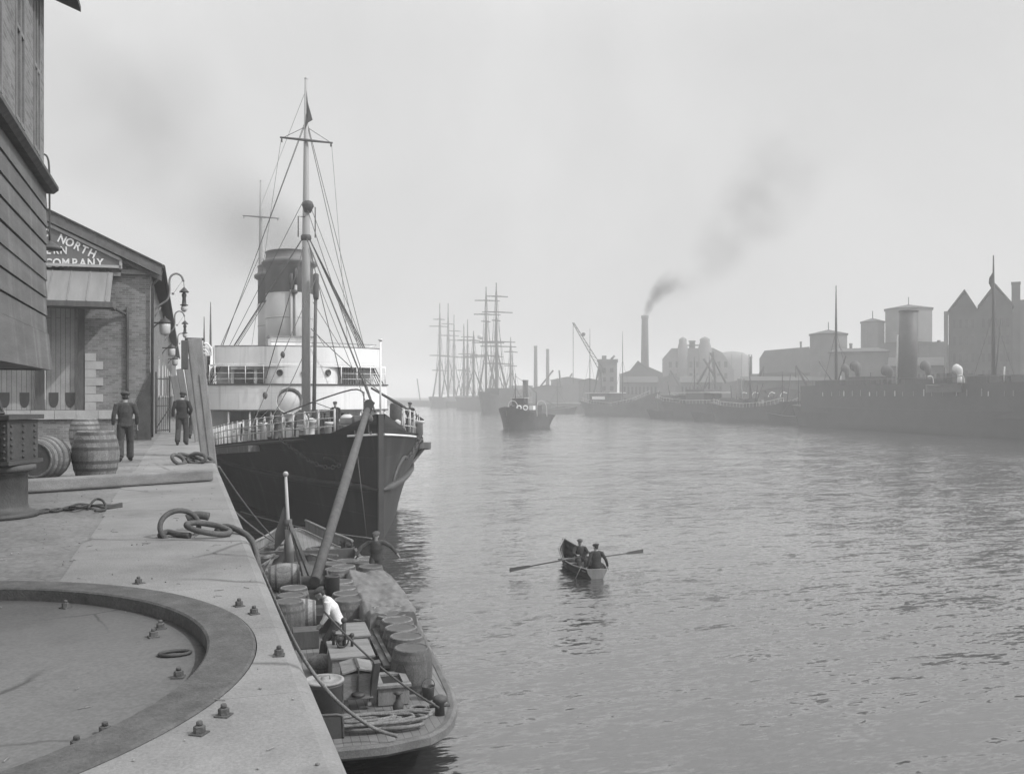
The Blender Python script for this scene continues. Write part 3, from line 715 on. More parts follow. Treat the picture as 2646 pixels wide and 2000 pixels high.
for i, (yy, lb) in enumerate(((62, 'second swan-neck lamp along the shed wall, behind the nearest one'), (84, 'third swan-neck lamp along the shed wall, small and far'))):
    c = dup(sl1, (XC-.1, yy, 9.95), 0, lb)
def bracket_lamp(label):
    t = thing('bracket_lantern', label, 'lantern', (XC, 0, 8.9), 0, 'globe lanterns on brackets along the shed wall')
    a = M(); a.tube([(-.35,0,.06),(.85,0,.10)], .04, 7); a.tube(smoothpts([(-.1,0,-.9),(.0,0,-.35),(.25,0,0),(.5,0,.07)]), .03, 7); a.lathe([(.0,.42),(.05,.40),(.05,.33),(.22,.22),(.26,.14),(.3,.12),(.3,.07)], 16, (.62,0,0)); a.build('bracket', X['iron'], t)
    g = M(); g.lathe([(.25,.06),(.26,-.1),(.25,-.4),(.18,-.5),(.05,-.54)], 16, (.62,0,0)); g.build('globe', X['offwhite'], t); return t
bl = bracket_lamp('nearest globe lantern on a bracket at the shed corner'); bl.location = (XC+.0, 38.9, 9.2); bl.scale = (.8,.8,.8)
for yy, lb in ((56, 'second globe lantern on the shed wall, between two swan-neck lamps'), (73, 'third globe lantern on the shed wall, above the iron gate'), ):
    dup(bl, (XC, yy, 9.05), 0, lb)
# iron gate leaf beside the shed
gp = G(341, 936); gt = thing('iron_gate', 'black barred iron gate leaf standing open against the shed side', 'gate', (XC, gp.y, QZ))
b = M(); gx0, gx1 = -1.27, -.72; gy = gp.y
for i in range(8): x_ = gx0+(gx1-gx0)*i/7; b.tube([(x_, gy+i*.12, QZ+.05), (x_, gy+i*.12, QZ+2.5)], .014, 5)
b.build('bars', X['iron'], gt, True)
f = M()
for z in (QZ+.12, QZ+1.2, QZ+2.4): f.bar((gx0, gy, z), (gx1, gy+.84, z), .04, .05)
f.bar((gx0, gy, QZ+.2), (gx1, gy+.84, QZ+1.1), .04, .04); f.bar((gx1, gy+.84, QZ), (gx1, gy+.84, QZ+2.55), .06); f.bar((gx0, gy, QZ), (gx0, gy, QZ+2.7), .07)
f.build('frame', X['iron'], gt, True)

# timber fender piles at the quay edge
def pile(label, ptop, pbot, w, block):
    t = thing('timber_pile', label, 'pile', pbot, 0, 'timber fender piles at the quay edge')
    m = M(); p0 = Vector(ptop); p1 = Vector(pbot); m.bar(p1, p0, w, w*.8)
    m.build('post', X['wood'], t, True, bevel=.03)
    if block:
        m = M(); d = (p0-p1).normalized(); c = p0-d*.42
        m.obox(c+Vector((-w*.62,-.05,0)), (w*.38, w*.8, .78), 0); m.build('block', X['darkwood'], t, True, bevel=.02)
        m = M(); m.bar(p1.lerp(p0,.45)+Vector((0,-w*.42,0)), p1.lerp(p0,.86)+Vector((0,-w*.42,0)), .1, .03); m.build('iron_strap', X['rust'], t, True)
        m = M(); m.obox(p0+d*.03, (w*1.04, w*.84, .05), 0); m.build('cap', X['darkwood'], t, True)
    return t
pile('big leaning grey timber pile with a block at its top beside the steamer', P(420, 735, 25.5), Vector((.98, 25.9, 1.0)), .48, True)
pile('dark timber pile just behind the big leaning pile', P(404, 776, 33), Vector((.95, 34.6, 1.0)), .36, False)
pile('short round-topped timber pile at the quay edge behind the walking men', P(388, 797, 40), Vector((.8, 42.4, 1.0)), .36, False)
pile('lowest and farthest timber pile, next to the round-topped one', P(375, 812, 44), Vector((.55, 46.4, 1.0)), .4, False)

# casks
def cask(label, h=.95, r=.445, re=.34, group='oak casks standing on the quay', hoops=(.05,.2,.36,.64,.8,.95), name='cask'):
    t = thing(name, label, 'cask', (0,0,0), 0, group)
    pr = [(re+(r-re)*math.sin(math.pi*u)**.9, h*u) for u in [i/14 for i in range(15)]]
    def rr(u): return re+(r-re)*math.sin(math.pi*min(max(u,0),1))**.9
    b = M(); b.lathe([(re-.035, .0)]+pr+[(re-.035, h), (re-.04, h-.04)], 28); b.build('staves', X['cask'], t)
    for u in hoops:
        H = M(); w = .028/h; H.lathe([(rr(u-w), h*(u-w)), (rr(u-w)+.006, h*(u-w)), (rr(u+w)+.006, h*(u+w)), (rr(u+w), h*(u+w))], 28, smooth=False); H.build('hoop', X['hoop'], t)
    e = M(); e.lathe([(re-.03, h-.045), (.001, h-.045)], 24); e.lathe([(.001, .04),(re-.03,.04)], 24); e.build('head', X['caskend'], t)
    return t
ck = cask('large dark cask standing upright by the walking man'); g = G(203, 1036); ck.location = (g.x, g.y+.35, QZ)
c = dup(ck, (-2.95, 31.2, QZ), .6, 'cask standing behind the large upright cask, only its top showing')
c = dup(ck, (-2.5, 20.4, QZ+.44), 0, 'cask lying on its side against the iron pedestal', rot=(R_(90), 0, R_(-14)))
# baulk, ropes, mooring rings
a_, b_ = G(40, 1068), G(456, 1040)
bk = M(); bk.bar(Vector((a_.x, a_.y+.1, QZ+.13)), Vector((b_.x, b_.y+.05, QZ+.13)), .26, .22)
tag(bk.build('timber_baulk', X['woodh'], bevel=.035, loc=(a_.x, a_.y, QZ)), 'long rough timber baulk lying across the quay', 'timber')
rp = M(); 
for s in range(3):
    pts = []; 
    for i in range(9):
        q = G(75+i*23.5, 1108-i*1.6+rnd.uniform(-5,5), QZ); pts.append(q+Vector((0,0,.02+.05*(i in (4,5,6))*rnd.random())))
    rp.tube(smoothpts(pts, 5), .018, 7)
pts = smoothpts([G(190,1102)+Vector((0,0,.02)), G(205,1092)+Vector((0,0,.09)), G(222,1093)+Vector((0,0,.08)), G(228,1103)+Vector((0,0,.02)), G(205,1108)+Vector((0,0,.03))], 5); rp.tube(pts, .018, 7)
tag(rp.build('rope', X['ropedark'], loc=tuple(G(190,1102))), 'dark tangled rope lying on the paving beside the iron pedestal', 'rope')
def link(m, c, rx, ry, r, rot):
    m.tube([Vector(c)+rot @ Vector((rx*math.cos(t), ry*math.sin(t), 0)) for t in [2*math.pi*i/28 for i in range(28)]], r, 10, closed=True)
def eul(x, y, z): return Matrix.Rotation(R_(z),3,'Z') @ Matrix.Rotation(R_(y),3,'Y') @ Matrix.Rotation(R_(x),3,'X')
mg = thing('mooring_ring', 'heavy iron mooring rings and shackle lying loose on the granite coping', 'mooring ring', tuple(G(420,1160)))
m = M(); link(m, G(392,1160)+Vector((-.02,.02,.12)), .23, .19, .031, eul(76,0,22)); m.build('ring', X['rust'], mg, True)
m = M(); link(m, G(446,1160)+Vector((.02,-.0,.10)), .25, .16, .034, eul(8,12,-14)); m.build('ring', X['rust'], mg, True)
m = M(); m.tube(smoothpts([G(404,1150)+Vector((0,.05,.16)), G(425,1150)+Vector((0,.08,.2)), G(452,1150)+Vector((0,.1,.18))]), .05, 8); m.tube(smoothpts([G(345,1163)+Vector((0,0,.03)), G(362,1160)+Vector((0,0,.06)), G(385,1162)+Vector((0,0,.04)), G(410,1164)+Vector((0,0,.04))]), .035, 8); m.build('shackle', X['rust'], mg, True)
m = M(); e0 = G(486,1152)
m.ball(e0+Vector((.02,.05,.05)), (.11,.09,.055), 10, 6); m.tube(smoothpts([e0+Vector((-.1,0,.03)), e0+Vector((.03,.03,.08)), Vector((.72, 11.25, QZ-.04)), Vector((.78, 10.85, QZ-.38)), Vector((.80, 10.5, QZ-.9)), Vector((.8,10.3,QZ-1.6))]), .035, 8)
tag(m.build('hanging_chain', X['rust'], loc=tuple(e0)), 'rusty chain running over the coping edge beside the mooring rings', 'chain')
ch = thing('chain_links', 'heap of big iron chain links on the coping behind the timber baulk', 'chain', tuple(G(415,1005)))
for (px, py, rot) in ((385,1004,eul(60,10,60)),(408,1000,eul(25,20,20)),(425,1002,eul(70,0,-40)),(440,1000,eul(15,25,-20))):
    m = M(); link(m, G(px,py)+Vector((0,.05,.12)), .26, .13, .045, rot); m.build('link', X['rust'], ch, True)
# mooring lines from the quay down to the lighter
for (p0, p1, lb) in (((462,1006),(598,1168),'upper of two pale mooring ropes running down from quay to lighter'), ((470,1030),(608,1176),'lower of two pale mooring ropes running down from quay to lighter')):
    a_ = G(p0[0], p0[1], QZ); a_.x = .72; a_.z = QZ-.02 if p0[0] < 465 else QZ-.5; b_ = G(p1[0], p1[1], 1.15)
    m = M(); m.tube(sag(a_, b_, .12), .022, 6); tag(m.build('mooring_rope', X['rope'], loc=tuple(a_)), lb, 'rope', 'mooring ropes from quay to lighter')

# the men on the quay
W = dict(wL=(-.27,.0,.9), wR=(.27,.06,.9), eL=(-.26,-.06,1.14), eR=(.27,-.04,1.15), aR=(.11,.12,.085), tR=(.13,.28,.04), kR=(.11,.10,.49), aL=(-.11,-.24,.12), tL=(-.13,-.09,.04), kL=(-.11,-.02,.49))
g = G(270, 998); person('man in a dark jacket and flat cap walking away past the upright cask', (g.x, g.y+.1, QZ), 0.05, W, 'coat2', 'trouser', sc=1.02)
g = G(393, 962); person('man in a dark jacket walking away between the shed gate and the big pile', (g.x, g.y+.1, QZ), -.1, dict(W, look=(.3,1,-.25), head=(.03,.06,1.58), wR=(.22,.16,.98), eR=(.29,-.06,1.14), kR=(.12,.05,.49), aR=(.12,-.02,.085), tR=(.15,.13,.04)), 'coat', 'trouser', sc=1.04)
g = G(408, 950); person('man almost hidden between the far walking man and the big leaning pile', (g.x+.2, g.y+.9, QZ), -.35, dict(W, wL=(-.3,.16,.98), eL=(-.29,-.03,1.15), look=(-.4,1,0)), 'coat', 'trouser', sc=1.0)
# ------------------------------------------------------------------ the steamer alongside
def interp(xs, ys):
    return lambda t: float(np.interp(t, xs, ys))
def hull_mesh(m, L, wl, dk, zd, zb=-1.5, n=60, k=10, pw=1.5, rake=lambda u: 0, stern=True, deck=True, rakes=lambda u: 0):
    """wl(s), dk(s): half breadth at water and deck; zd(s): deck edge height; s=0 at the stem"""
    S = [L*(i/n)**1.25 for i in range(n+1)]
    for sd in (-1, 1):
        vs = []
        for s in S:
            for j in range(k+1):
                u = j/k; z = zb+(zd(s)-zb)*u; v = max(0, z)/max(zd(s), .01)
                h = wl(s)+(dk(s)-wl(s))*v**pw if z >= 0 else wl(s)*(1+z/8)
                vs.append((sd*max(h, .03), s+rake(v)*(1-s/L)**4+rakes(v)*(s/L)**6, z))
        fs = []
        for i in range(n):
            for j in range(k):
                a = i*(k+1)+j; b = a+k+1
                fs.append((a, a+1, b+1, b) if sd > 0 else (a, b, b+1, a+1))
        m.add(vs, fs, True)
    if deck:
        vs = []
        for s in S: vs += [(-max(dk(s), .03), s+rake(1)*(1-s/L)**4+rakes(1)*(s/L)**6, zd(s)), (max(dk(s), .03), s+rake(1)*(1-s/L)**4+rakes(1)*(s/L)**6, zd(s))]
        m.add(vs, [(2*i, 2*i+1, 2*i+3, 2*i+2) for i in range(n)])
    if stern:
        vs = []
        for sd in (-1, 1):
            for j in range(k+1):
                u = j/k; z = zb+(zd(L)-zb)*u; v = max(0, z)/zd(L)
                h = wl(L)+(dk(L)-wl(L))*v**pw if z >= 0 else wl(L)*(1+z/8)
                vs.append((sd*max(h, .03), L+rakes(v), z))
        m.add(vs, [(j, k+1+j, k+2+j, j+1) for j in range(k)])
YS = 39.0
st = thing('steamer', 'large black-hulled passenger steamer with white bridge front moored along the quay', 'ship', (7.78, YS, 0))
LS = 100
wlf = interp([0, 2, 4.2, 7, 11, 16, 22, 35, 75, 92, 100], [.05, .55, 1.2, 2.0, 3.1, 4.2, 5.1, 6.1, 6.1, 4, 1.6])
dkf = interp([0, 1, 2, 3, 4.5, 6, 8, 11, 14, 17, 21, 25, 80, 93, 100], [.1, .8, 1.42, 1.95, 2.62, 3.15, 3.8, 4.6, 5.28, 5.8, 6.2, 6.35, 6.35, 5.2, 3.0])
zdf = interp([0, 22, 30, 80, 100], [4.85, 3.28, 3.1, 3.1, 4.0])
h = M(); hull_mesh(h, LS, wlf, dkf, zdf, n=90, k=12, pw=1.35, deck=False)
hp_ = M()
# bulwark round the bow, above the deck line
for sd in (-1, 1):
    S = [i*.25 for i in range(21)]; vs = []
    for s in S:
        top = zdf(s)+.06+.72*max(0, 1-s/2.4)
        d = dkf(s)
        for (off, z) in ((0, zdf(s)), (.04, zdf(s)+.4*(top-zdf(s))), (.10, top), (.02, top), (-.06, zdf(s))):
            vs.append((sd*(max(d, .06)+off), s-.0, z))
    fs = []
    for i in range(len(S)-1):
        for j in range(4):
            a = i*5+j; b = a+5; fs.append((a, a+1, b+1, b) if sd > 0 else (a, b, b+1, a+1))
    hp_.add(vs, fs, True)
hp_.build('bow_bulwark', X['black'], st)
hb = h.build('hull', X['black'], st)
d_ = M(); vs = []
SS = [LS*i/80 for i in range(81)]
for s in SS: vs += [(-dkf(s)+.02, s, zdf(s)-.03), (dkf(s)-.02, s, zdf(s)-.03)]
d_.add(vs, [(2*i, 2*i+1, 2*i+3, 2*i+2) for i in range(80)]); d_.build('deck', X['deck'], st)
sm_ = M(); sm_.bar((0,-.06,-1.2), (0,-.06,5.62), .2, .22); sm_.build('stem_bar', X['hullgrey'], st)
def along(f, z, s0, s1, n, off=0, sd=1):
    out = []
    for i in range(n+1):
        s = s0+(s1-s0)*i/n; v = max(0, min(1, z(s)/zdf(s))); hh = wlf(s)+(dkf(s)-wlf(s))*v**1.35
        out.append((sd*(hh+off), s, z(s)))
    return out
for sd in (-1, 1):
    b = M(); b.tube(along(None, lambda s: 2.4-.004*s, -.05, 60, 60, .05, sd), [.05]+[.2]*60, 8, sq=.8); b.build('rubbing_strake', X['hullgrey'] if sd > 0 else X['black'], st)  # sunlit side's strake coloured lighter, shaded side's black: light put into the paint
    b = M(); b.tube(along(None, lambda s: zdf(s)-.10, 0, 4.4 if sd > 0 else 1.5, 16, .05, sd), .055, 6); b.build('white_moulding', X['white'], st)
    b = M(); b.tube(along(None, lambda s: zdf(s)-.16, 4.6, 95, 90, .03, sd), .07, 6); b.build('sheer_moulding', X['hullgrey'], st)
    f = M(); pts = along(None, lambda s: zdf(s)-.42, 10.2, 40, 24, .32, sd)
    for i in range(24): f.bar(pts[i], pts[i+1], .62, .34)
    for s in [10.5+.7*i for i in range(26 if sd > 0 else 0)]:
        a = along(None, lambda q: zdf(q)-.6, s, s+.1, 1, .3, sd)[0]; c = along(None, lambda q: zdf(q)-1.35, s, s+.1, 1, .02, sd)[0]
        f.bar(a, c, .12, .12)
    f.build('fender_belting', X['wood'], st)
    # anchor hawse lip and chain
    z0 = 3.35; hp1 = along(None, lambda s: 3.4, 2.9, 3.0, 1, .06, sd)[0]
    p = smoothpts([along(None, lambda s, z=z: z, q, q+.1, 1, .05, sd)[0] for (q, z) in ((3.5,3.55),(2.9,3.5),(2.35,3.15),(2.05,2.75),(1.95,2.45))])
    M().tube(p, .085, 7).build('hawse_lip', X['hullgrey'] if sd > 0 else X['black'], st)  # lit edge painted in: paler lip on the sunlit bow, black on the shaded
    if sd > 0: path = [along(None, lambda q, z=z: z, s, s+.1, 1, .12, sd)[0] for (s, z) in ((6.0,4.4),(5.4,4.0),(4.6,3.65),(3.9,3.48),(3.3,3.5))]
    else: path = [along(None, lambda q, z=z: z, s, s+.1, 1, .12, sd)[0] for (s, z) in ((7.0,4.35),(6.2,4.0),(5.2,3.55),(4.2,3.25),(3.2,3.15),(2.4,3.3))]
    pp = smoothpts(path, 6); cl = M(); acc = 0; last = pp[0]; nlink = 0
    for q in pp[1:]:
        acc += (q-last).length
        if acc > .2:
            t = (q-last).normalized(); u, v = perp(t)
            a = u if nlink % 2 else v
            cl.tube([q+t*.15*math.cos(w)+a*.085*math.sin(w) for w in [2*math.pi*i/12 for i in range(12)]], .032, 5, closed=True); acc = 0; nlink += 1
        last = q
    c = cl.build('anchor_chain', X['rust'], st)
# open rails round the fore deck
for sd in (-1, 1):
    r = M(); S = [2.5+1.15*i for i in range(20)]
    base = [Vector((sd*(dkf(s)-.12), s, zdf(s))) for s in S]
    for b in base: r.tube([b, b+Vector((0,0,1.12))], .05, 6); r.ball(b+Vector((0,0,1.12)), .05, 6, 4); r.ball(b+Vector((0,0,.75)), .045, 6, 4); r.ball(b+Vector((0,0,.38)), .045, 6, 4)
    for z in (.38,.75,1.1): r.tube([b+Vector((0,0,z)) for b in base], .026, 5)
    r.build('fore_rail', X['offwhite'], st)
    if sd < 0:
        r = M()
        for i in range(34):
            s = 13.5+i*.27; r.tube([(-(dkf(s)-.2), s, zdf(s)-.02), (-(dkf(s)-.22), s+rnd.uniform(-.12,.12), zdf(s)+1.05)], .017, 4)
        r.build('gangway_netting', X['white'], st)
# bridge front
YB = 27.3
def fy(x): return YB+2.3*(x/6.4)**2
def curved(m, x0, x1, z0, z1, off=0, th=.12, n=24):
    vs = []
    for i in range(n+1):
        x = x0+(x1-x0)*i/n; y = fy(x)+off
        vs += [(x,y,z0),(x,y,z1),(x,y+th,z1),(x,y+th,z0)]
    fs = []
    for i in range(n):
        for j in range(4): a = i*4+j; b = i*4+(j+1) % 4; fs.append((a, b, b+4, a+4))
    fs += [(0,3,2,1), (n*4, n*4+1, n*4+2, n*4+3)]
    m.add(vs, fs, False)
    for q in range(len(m.sm)-len(fs), len(m.sm)-2): m.sm[q] = False
zA0, zA1, zB1, zC0, zC1 = 5.42, 7.15, 8.5, 8.62, 9.86
m = M(); curved(m, -6.4, 6.4, zA0, zA1); m.build('promenade_front', X['white'], st)
m = M(); curved(m, -6.5, 6.5, zA1, zA1+.09, -.07, .26); curved(m, -6.5, 6.5, zA0-.1, zA0, -.06, .24); m.build('rail_cap', X['hullgrey'], st)
m = M()
vs = [(x, fy(x)+.13, zA0+.02) for x in [-6.35+12.7*i/24 for i in range(25)]]+[(6.35, 62, zA0+.02), (-6.35, 62, zA0+.02)]
m.prism([Vector(v) for v in vs], (0, 0, .12)); m.build('promenade_deck', X['deck'], st)
m = M(); vs = [(x, fy(x)+.3, zB1) for x in [-5.9+11.8*i/24 for i in range(25)]]+[(5.9, 38, zB1), (-5.9, 38, zB1)]
m.prism([Vector(v) for v in vs], (0, 0, .1)); m.build('bridge_deck', X['white'], st)
m = M(); curved(m, -5.9, 5.75, zC0, zC1, .15, .08); curved(m, -6.3, 6.3, zB1-.05, zB1+.1, .1, .2)
m.box(-5.98, -5.9, fy(5.9)+.15, fy(5.9)+2.5, zC0, zC1); m.box(5.75, 5.83, fy(5.8)+.15, fy(5.8)+2.5, zC0, zC1); m.build('bridge_screen', X['white'], st)
m = M(); m.tube([(x, fy(x)+.18, zC1+.03) for x in [-5.9+11.7*i/20 for i in range(21)]], .05, 6)
m.tube([(x, fy(x)+.6, zC1+.32) for x in [-2.2+7.8*i/20 for i in range(21)]], .025, 5)
m.build('screen_rail', X['trim'], st)
# half round saloon front in the middle with portholes
m = M(); vs = []; nn = 24
for i in range(nn+1):
    a = math.pi*i/nn; x = -2.55*math.cos(a); y = fy(0)+1.35-1.25*math.sin(a)**.7
    vs += [(x, y, zA1+.02), (x, y, zB1+.1)]
m.add(vs, [(2*i, 2*i+2, 2*i+3, 2*i+1) for i in range(nn)], True)
m.box(-2.54, 2.54, fy(0)+1.35, fy(0)+8, zA1+.02, zB1-.01); m.build('saloon_front', X['white'], st)
for px in (605, 658, 710):
    q = SY(px, 805, YS+fy(0)+.12); x = q.x-7.78; a = math.acos(max(-1, min(1, -x/2.55))); y = fy(0)+1.35-1.25*math.sin(a)**.7
    M().lathe([(.235,-.05),(.235,.05),(.19,.06),(.18,.03),(.001,.03)], 16, (x, y-.03, q.z), (x*.42,-1,0)).build('porthole', X['glass'] if 0 else X['hullgrey'], st)
m = M()
for x0, x1 in ((-2.9,-2.2),(-4.35,-3.15),(-5.9,-4.6)): pass
m.box(-5.6, -2.56, fy(4)+2.6, fy(4)+8, zA1, zB1-.01); m.build('deckhouse', X['white'], st); m = M(); m.box(2.56, 5.6, fy(4)+2.6, fy(4)+8, zA1, zB1-.01); m.build('deckhouse', X['white'], st)
m = M()
dg_ = mat('dim_glass', .09, .2, .1, 1)
for x0, x1 in ((-3.05,-2.57),(-4.6,-3.3),): m = M(); m.box(x0, x1, fy(x0)+.9, fy(x0)+.96, zA1+.15, zB1-.25); w_ = m.build('side_window', dg_, st)
m = M()
for x0 in (-3.3, -4.85, -2.57): m.box(x0+.02, x0+.22, fy(x0)+.86, fy(x0)+.98, zA1+.1, zB1-.06)
m.box(-4.85, -2.57, fy(3.5)+.85, fy(3.5)+.99, zB1-.24, zB1-.06); m.build('window_frame', X['white'], w_)
m = M(); 
for i in range(9): x_ = 2.75+i*.2; m.box(x_, x_+.12, fy(x_)+.5, fy(x_)+.55, zA1+.1, zB1-.1)
m.build('slatted_screen', X['hullgrey'], st)
for sd in (-1, 1):
    m = M()
    for x_ in (2.7, 3.9, 5.0, 5.9, 6.25): m.tube([(sd*x_, fy(x_)+.06, zA1+.05), (sd*x_, fy(x_)+.06, zB1)], .035, 6)
    for z in (zA1+.45, zA1+.85): m.tube([(sd*x_, fy(x_)+.06, z) for x_ in (2.7, 3.9, 5.0, 5.9, 6.25)], .018, 5)
    m.build('bridge_railing', X['white'], st)
# house under the promenade deck
m = M(); yh = 30.6
m.box(-1.6, 6.1, yh, yh+25, 3.1, zA0); m.box(-6.1, -5.0, yh+.6, yh+25, 3.1, zA0); m.box(-5.0, -1.6, yh+3.0, yh+25, 3.1, zA0); m.build('main_deckhouse', X['white'], st)
m = M()
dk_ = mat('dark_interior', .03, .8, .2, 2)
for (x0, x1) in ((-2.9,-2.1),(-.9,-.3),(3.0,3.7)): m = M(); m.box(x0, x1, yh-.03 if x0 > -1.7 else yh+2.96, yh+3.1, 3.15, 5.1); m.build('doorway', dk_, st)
for x_ in (-6.2,-5.0,-3.6,-2.2,2.0,4.2,6.2): m = M(); m.tube([(x_, fy(x_)+.15, 3.1), (x_, fy(x_)+.15, zA0)], .07, 7); m.build('deck_stanchion', X['white'], st)
m = M(); m.box(-4.2, -1.7, 29.2, 31.0, 3.1, 4.6); m.build('tarpaulined_hatch', mat('tarpaulin', .4, .9, .15, 1.5, .3, 6), st)
# wheelhouse, funnels
m = M(); m.box(-1.9, 1.05, 31.5, 34, zC1-1.3, zC1+.88); m.build('wheelhouse', X['white'], st)
m = M(); m.box(-2.05, 1.2, 31.3, 34.2, zC1+.88, zC1+1.0); m.build('wheelhouse_roof', X['trim'], st)
for (s, nm) in ((37, 'a'), (45.5, 'b')):
    fn = M(); z0, zb_, zc_, zt_ = 8.5, 14.5, 16.7, 17.75
    fn.lathe([(1.84, z0),(1.84, zb_)], 40, (0,s,0), sy=1.35); f = fn.build('funnel', X['buff'], st)
    tp = M(); tp.lathe([(1.848, zb_),(1.848, zc_-.1),(1.95, zc_),(2.15, zc_+.12),(2.17, zc_+.3),(2.0, zc_+.42),(1.86, zc_+.55),(1.84, zt_),(1.9, zt_+.06),(1.76, zt_+.08),(1.76, zt_-1.5)], 40, (0,s,0), sy=1.35); tp.build('funnel_top', X['funneltop'], f)
    r = M(); 
    for z in (10.6, 12.5): r.lathe([(1.845,z),(1.87,z+.02),(1.87,z+.06),(1.845,z+.08)], 40, (0,s,0), sy=1.35)
    r.build('funnel_bands', X['buff'], f)
    p = M(); yf = s-1.84*1.35-.1
    for x_, zt2 in ((-.12,15.9),(.22,16.3)): p.tube([(x_, yf, z0), (x_, yf, zt2-1.3)], .11, 8)
    p.build('steam_pipe', X['buff'], f)
    p = M()
    for x_, zt2 in ((-.12,15.9),(.22,16.3)): p.tube([(x_, yf, zt2-1.3), (x_, yf, zt2-.9), (x_, yf, zt2-.85), (x_, yf, zt2)], [.11,.11,.17,.14], 8)
    p.lathe([(.26,14.35),(.26,14.6)], 12, (.1,yf,0)); p.build('steam_whistle', X['fblack'], f)
def mast(parent, s, z0, z1, r0, r1, yard=None, m_=None):
    a = M(); a.tube([(0,s,z0), (0,s,z0+(z1-z0)*.55), (0,s,z0+(z1-z0)*.8), (0,s,z1)], [r0, r0*.85, r0*.55, r1], 14)
    a.ball((0,s,z1+.06), .12, 8, 6); o = a.build('mast', m_ or X['mastwood'], parent)
    if yard:
        z, hw = yard; b = M(); b.tube([(-hw,s-.3,z+.03), (0,s-.3,z), (hw,s-.3,z-.03)], [.06,.1,.06], 8)
        for sd in (-1,1): b.tube([(sd*hw*.93, s-.3, z-.02), (sd*hw*.93, s-.3, z-.3)], .05, 6)
        b.build('yard', X['darkwood'], o)
    return o
fm = mast(st, 26.0, 3.0, 28.2, .32, .10, (23.95, 1.78))
mm_ = mast(st, 67.4, 3.0, 30.2, .32, .10, (26.2, 1.95))
b = M(); b.lathe([(.3,0),(.36,.1),(.36,.3),(.3,.4)], 12, (0,26,17.1)); b.lathe([(.22,0),(.42,.5),(.3,.75),(.22,.8)], 10, (.1,25.8,19.0)); b.tube([(-.55,25.8,17.3),(-.55,25.8,18.7),(-.1,25.8,18.7)], .04, 5); b.tube([(.6,25.8,17.3),(.6,25.8,19.4),(.2,25.8,19.4)], .04, 5)
b.build('masthead_gear', X['iron'], fm)
b = M(); b.tube([(.45,25.45,3.6), (.6,25.4,14.6)], [.14,.11], 9); b.lathe([(.16,13.0),(.2,13.2),(.2,14.7),(.1,14.8)], 10, (.6,25.4,0)); b.build('derrick_boom', X['darkwood'], st)
# pennant at the masthead
b = M(); pp = [(.02,26,27.4),(.10,25.95,26.6),(.42,25.9,25.4),(.12,25.92,25.2),(-.1,25.95,24.7),(-.02,26,26.0)]
b.prism([Vector(p)+Vector((0,-.12,0)) for p in pp], (0,.05,0)); b.build('pennant', X['hullgrey'], st)
rg = M()
for sd in (-1, 1):
    for i in range(4):
        rg.tube([(sd*.2,26,17.3), (sd*6.3, 27.9+.9*i+(2.2), 7.1)], .042 if i < 2 else .03, 5)
    for i, (zt_, ye_, xe_) in enumerate(((25.2,34,6.3),(25.0,37,6.3),(20,32,6.3))): rg.tube([(sd*.1,26,zt_),(sd*xe_,ye_,7.0)], .024, 4)
    rg.tube([(sd*1.7,25.7,23.9),(sd*3.4,29.2,10)], .012, 4); rg.tube([(sd*1.7,25.7,23.9),(sd*.1,26,24.9)], .02, 4)
    rg.tube([(sd*.2,25.7,16.6),(sd*2.6,27.2,7.6)], .03, 5)
    for i in range(3): rg.tube([(sd*.1,67.4,22),(sd*6.2,69+1.2*i,7)], .035, 4)
    rg.tube([(0,45,17),(sd*5.8,43,7.3)], .025, 4); rg.tube([(0,37,17),(sd*5.8,36,7.3)], .025, 4)
    for zz in range(6): pass
rg.tube([(0,25.7,17.2),(.0,1.2,5.7)], .04, 5); rg.tube([(.05,25.7,19.2),(.05,1.4,5.7)], .025, 4)
rg.tube([(.6,25.3,14.5),(2.6,14.0,4.4)], .022, 4); rg.tube([(.6,25.3,14.5),(-4.4,15.5,4.4)], .03, 4); rg.tube([(-4.4,15.5,4.4),(-4.5,15.6,3.9)], .06, 5)
rg.tube([(0,26,27.5),(0,67.4,27.5)], .015, 4)
for q in (.35,.6): 
    a = Vector((.6,25.3,14.5)).lerp(Vector((-4.4,15.5,4.4)), q+.2); rg.ball(a, (.14,.14,.22), 8, 6)
rg.build('rigging', X['wire'], st)
# ventilators and deck gear
def cowl(parent, x, s, z, h, r, mt, face=-1, nm='ventilator'):
    v = M(); v.tube([(x,s,z),(x,s,z+h*.55)], [r*.55,r*.5], 14)
    v.tube(smoothpts([(x,s,z+h*.5),(x,s,z+h*.72),(x,s+face*r*.35,z+h*.92),(x,s+face*r*1.2,z+h*.98)],4), [r*.5+(r*.62)*(i/12)**1.3 for i in range(13)], 16, cap=False)
    v.ball((x, s+face*r*.75, z+h*.92), (r*1.02, r*.5, r*1.0), 16, 10)
    return v.build(nm, mt, parent)
cowl(st, -1.42, 24.0, 3.15, 3.0, .78, X['offwhite'])
v = M(); v.lathe([(.42,0),(.42,.1),(.36,.12),(.36,.9),(.5,.95),(.5,1.05),(.2,1.25)], 16, (1.62,18.6,4.0)); 
for i in range(14): a = 2*math.pi*i/14; v.bar((1.62+.42*math.cos(a),18.6+.42*math.sin(a),4.2),(1.62+.42*math.cos(a),18.6+.42*math.sin(a),4.9),.08,.03)
v.lathe([(.34,-.9),(.34,0)], 14, (1.62,18.6,4.0)); v.build('slatted_ventilator', X['offwhite'], st)
v = M(); v.lathe([(.2,0),(.2,1.0)], 12, (5.6,22.8,3.3)); v.build('vent_trunk', X['white'], st)
v = M(); v.lathe([(.3,1.0),(.42,1.1),(.42,2.5),(.35,2.6)], 14, (5.6,22.8,3.3)); v.build('vent_head', X['iron'], st)
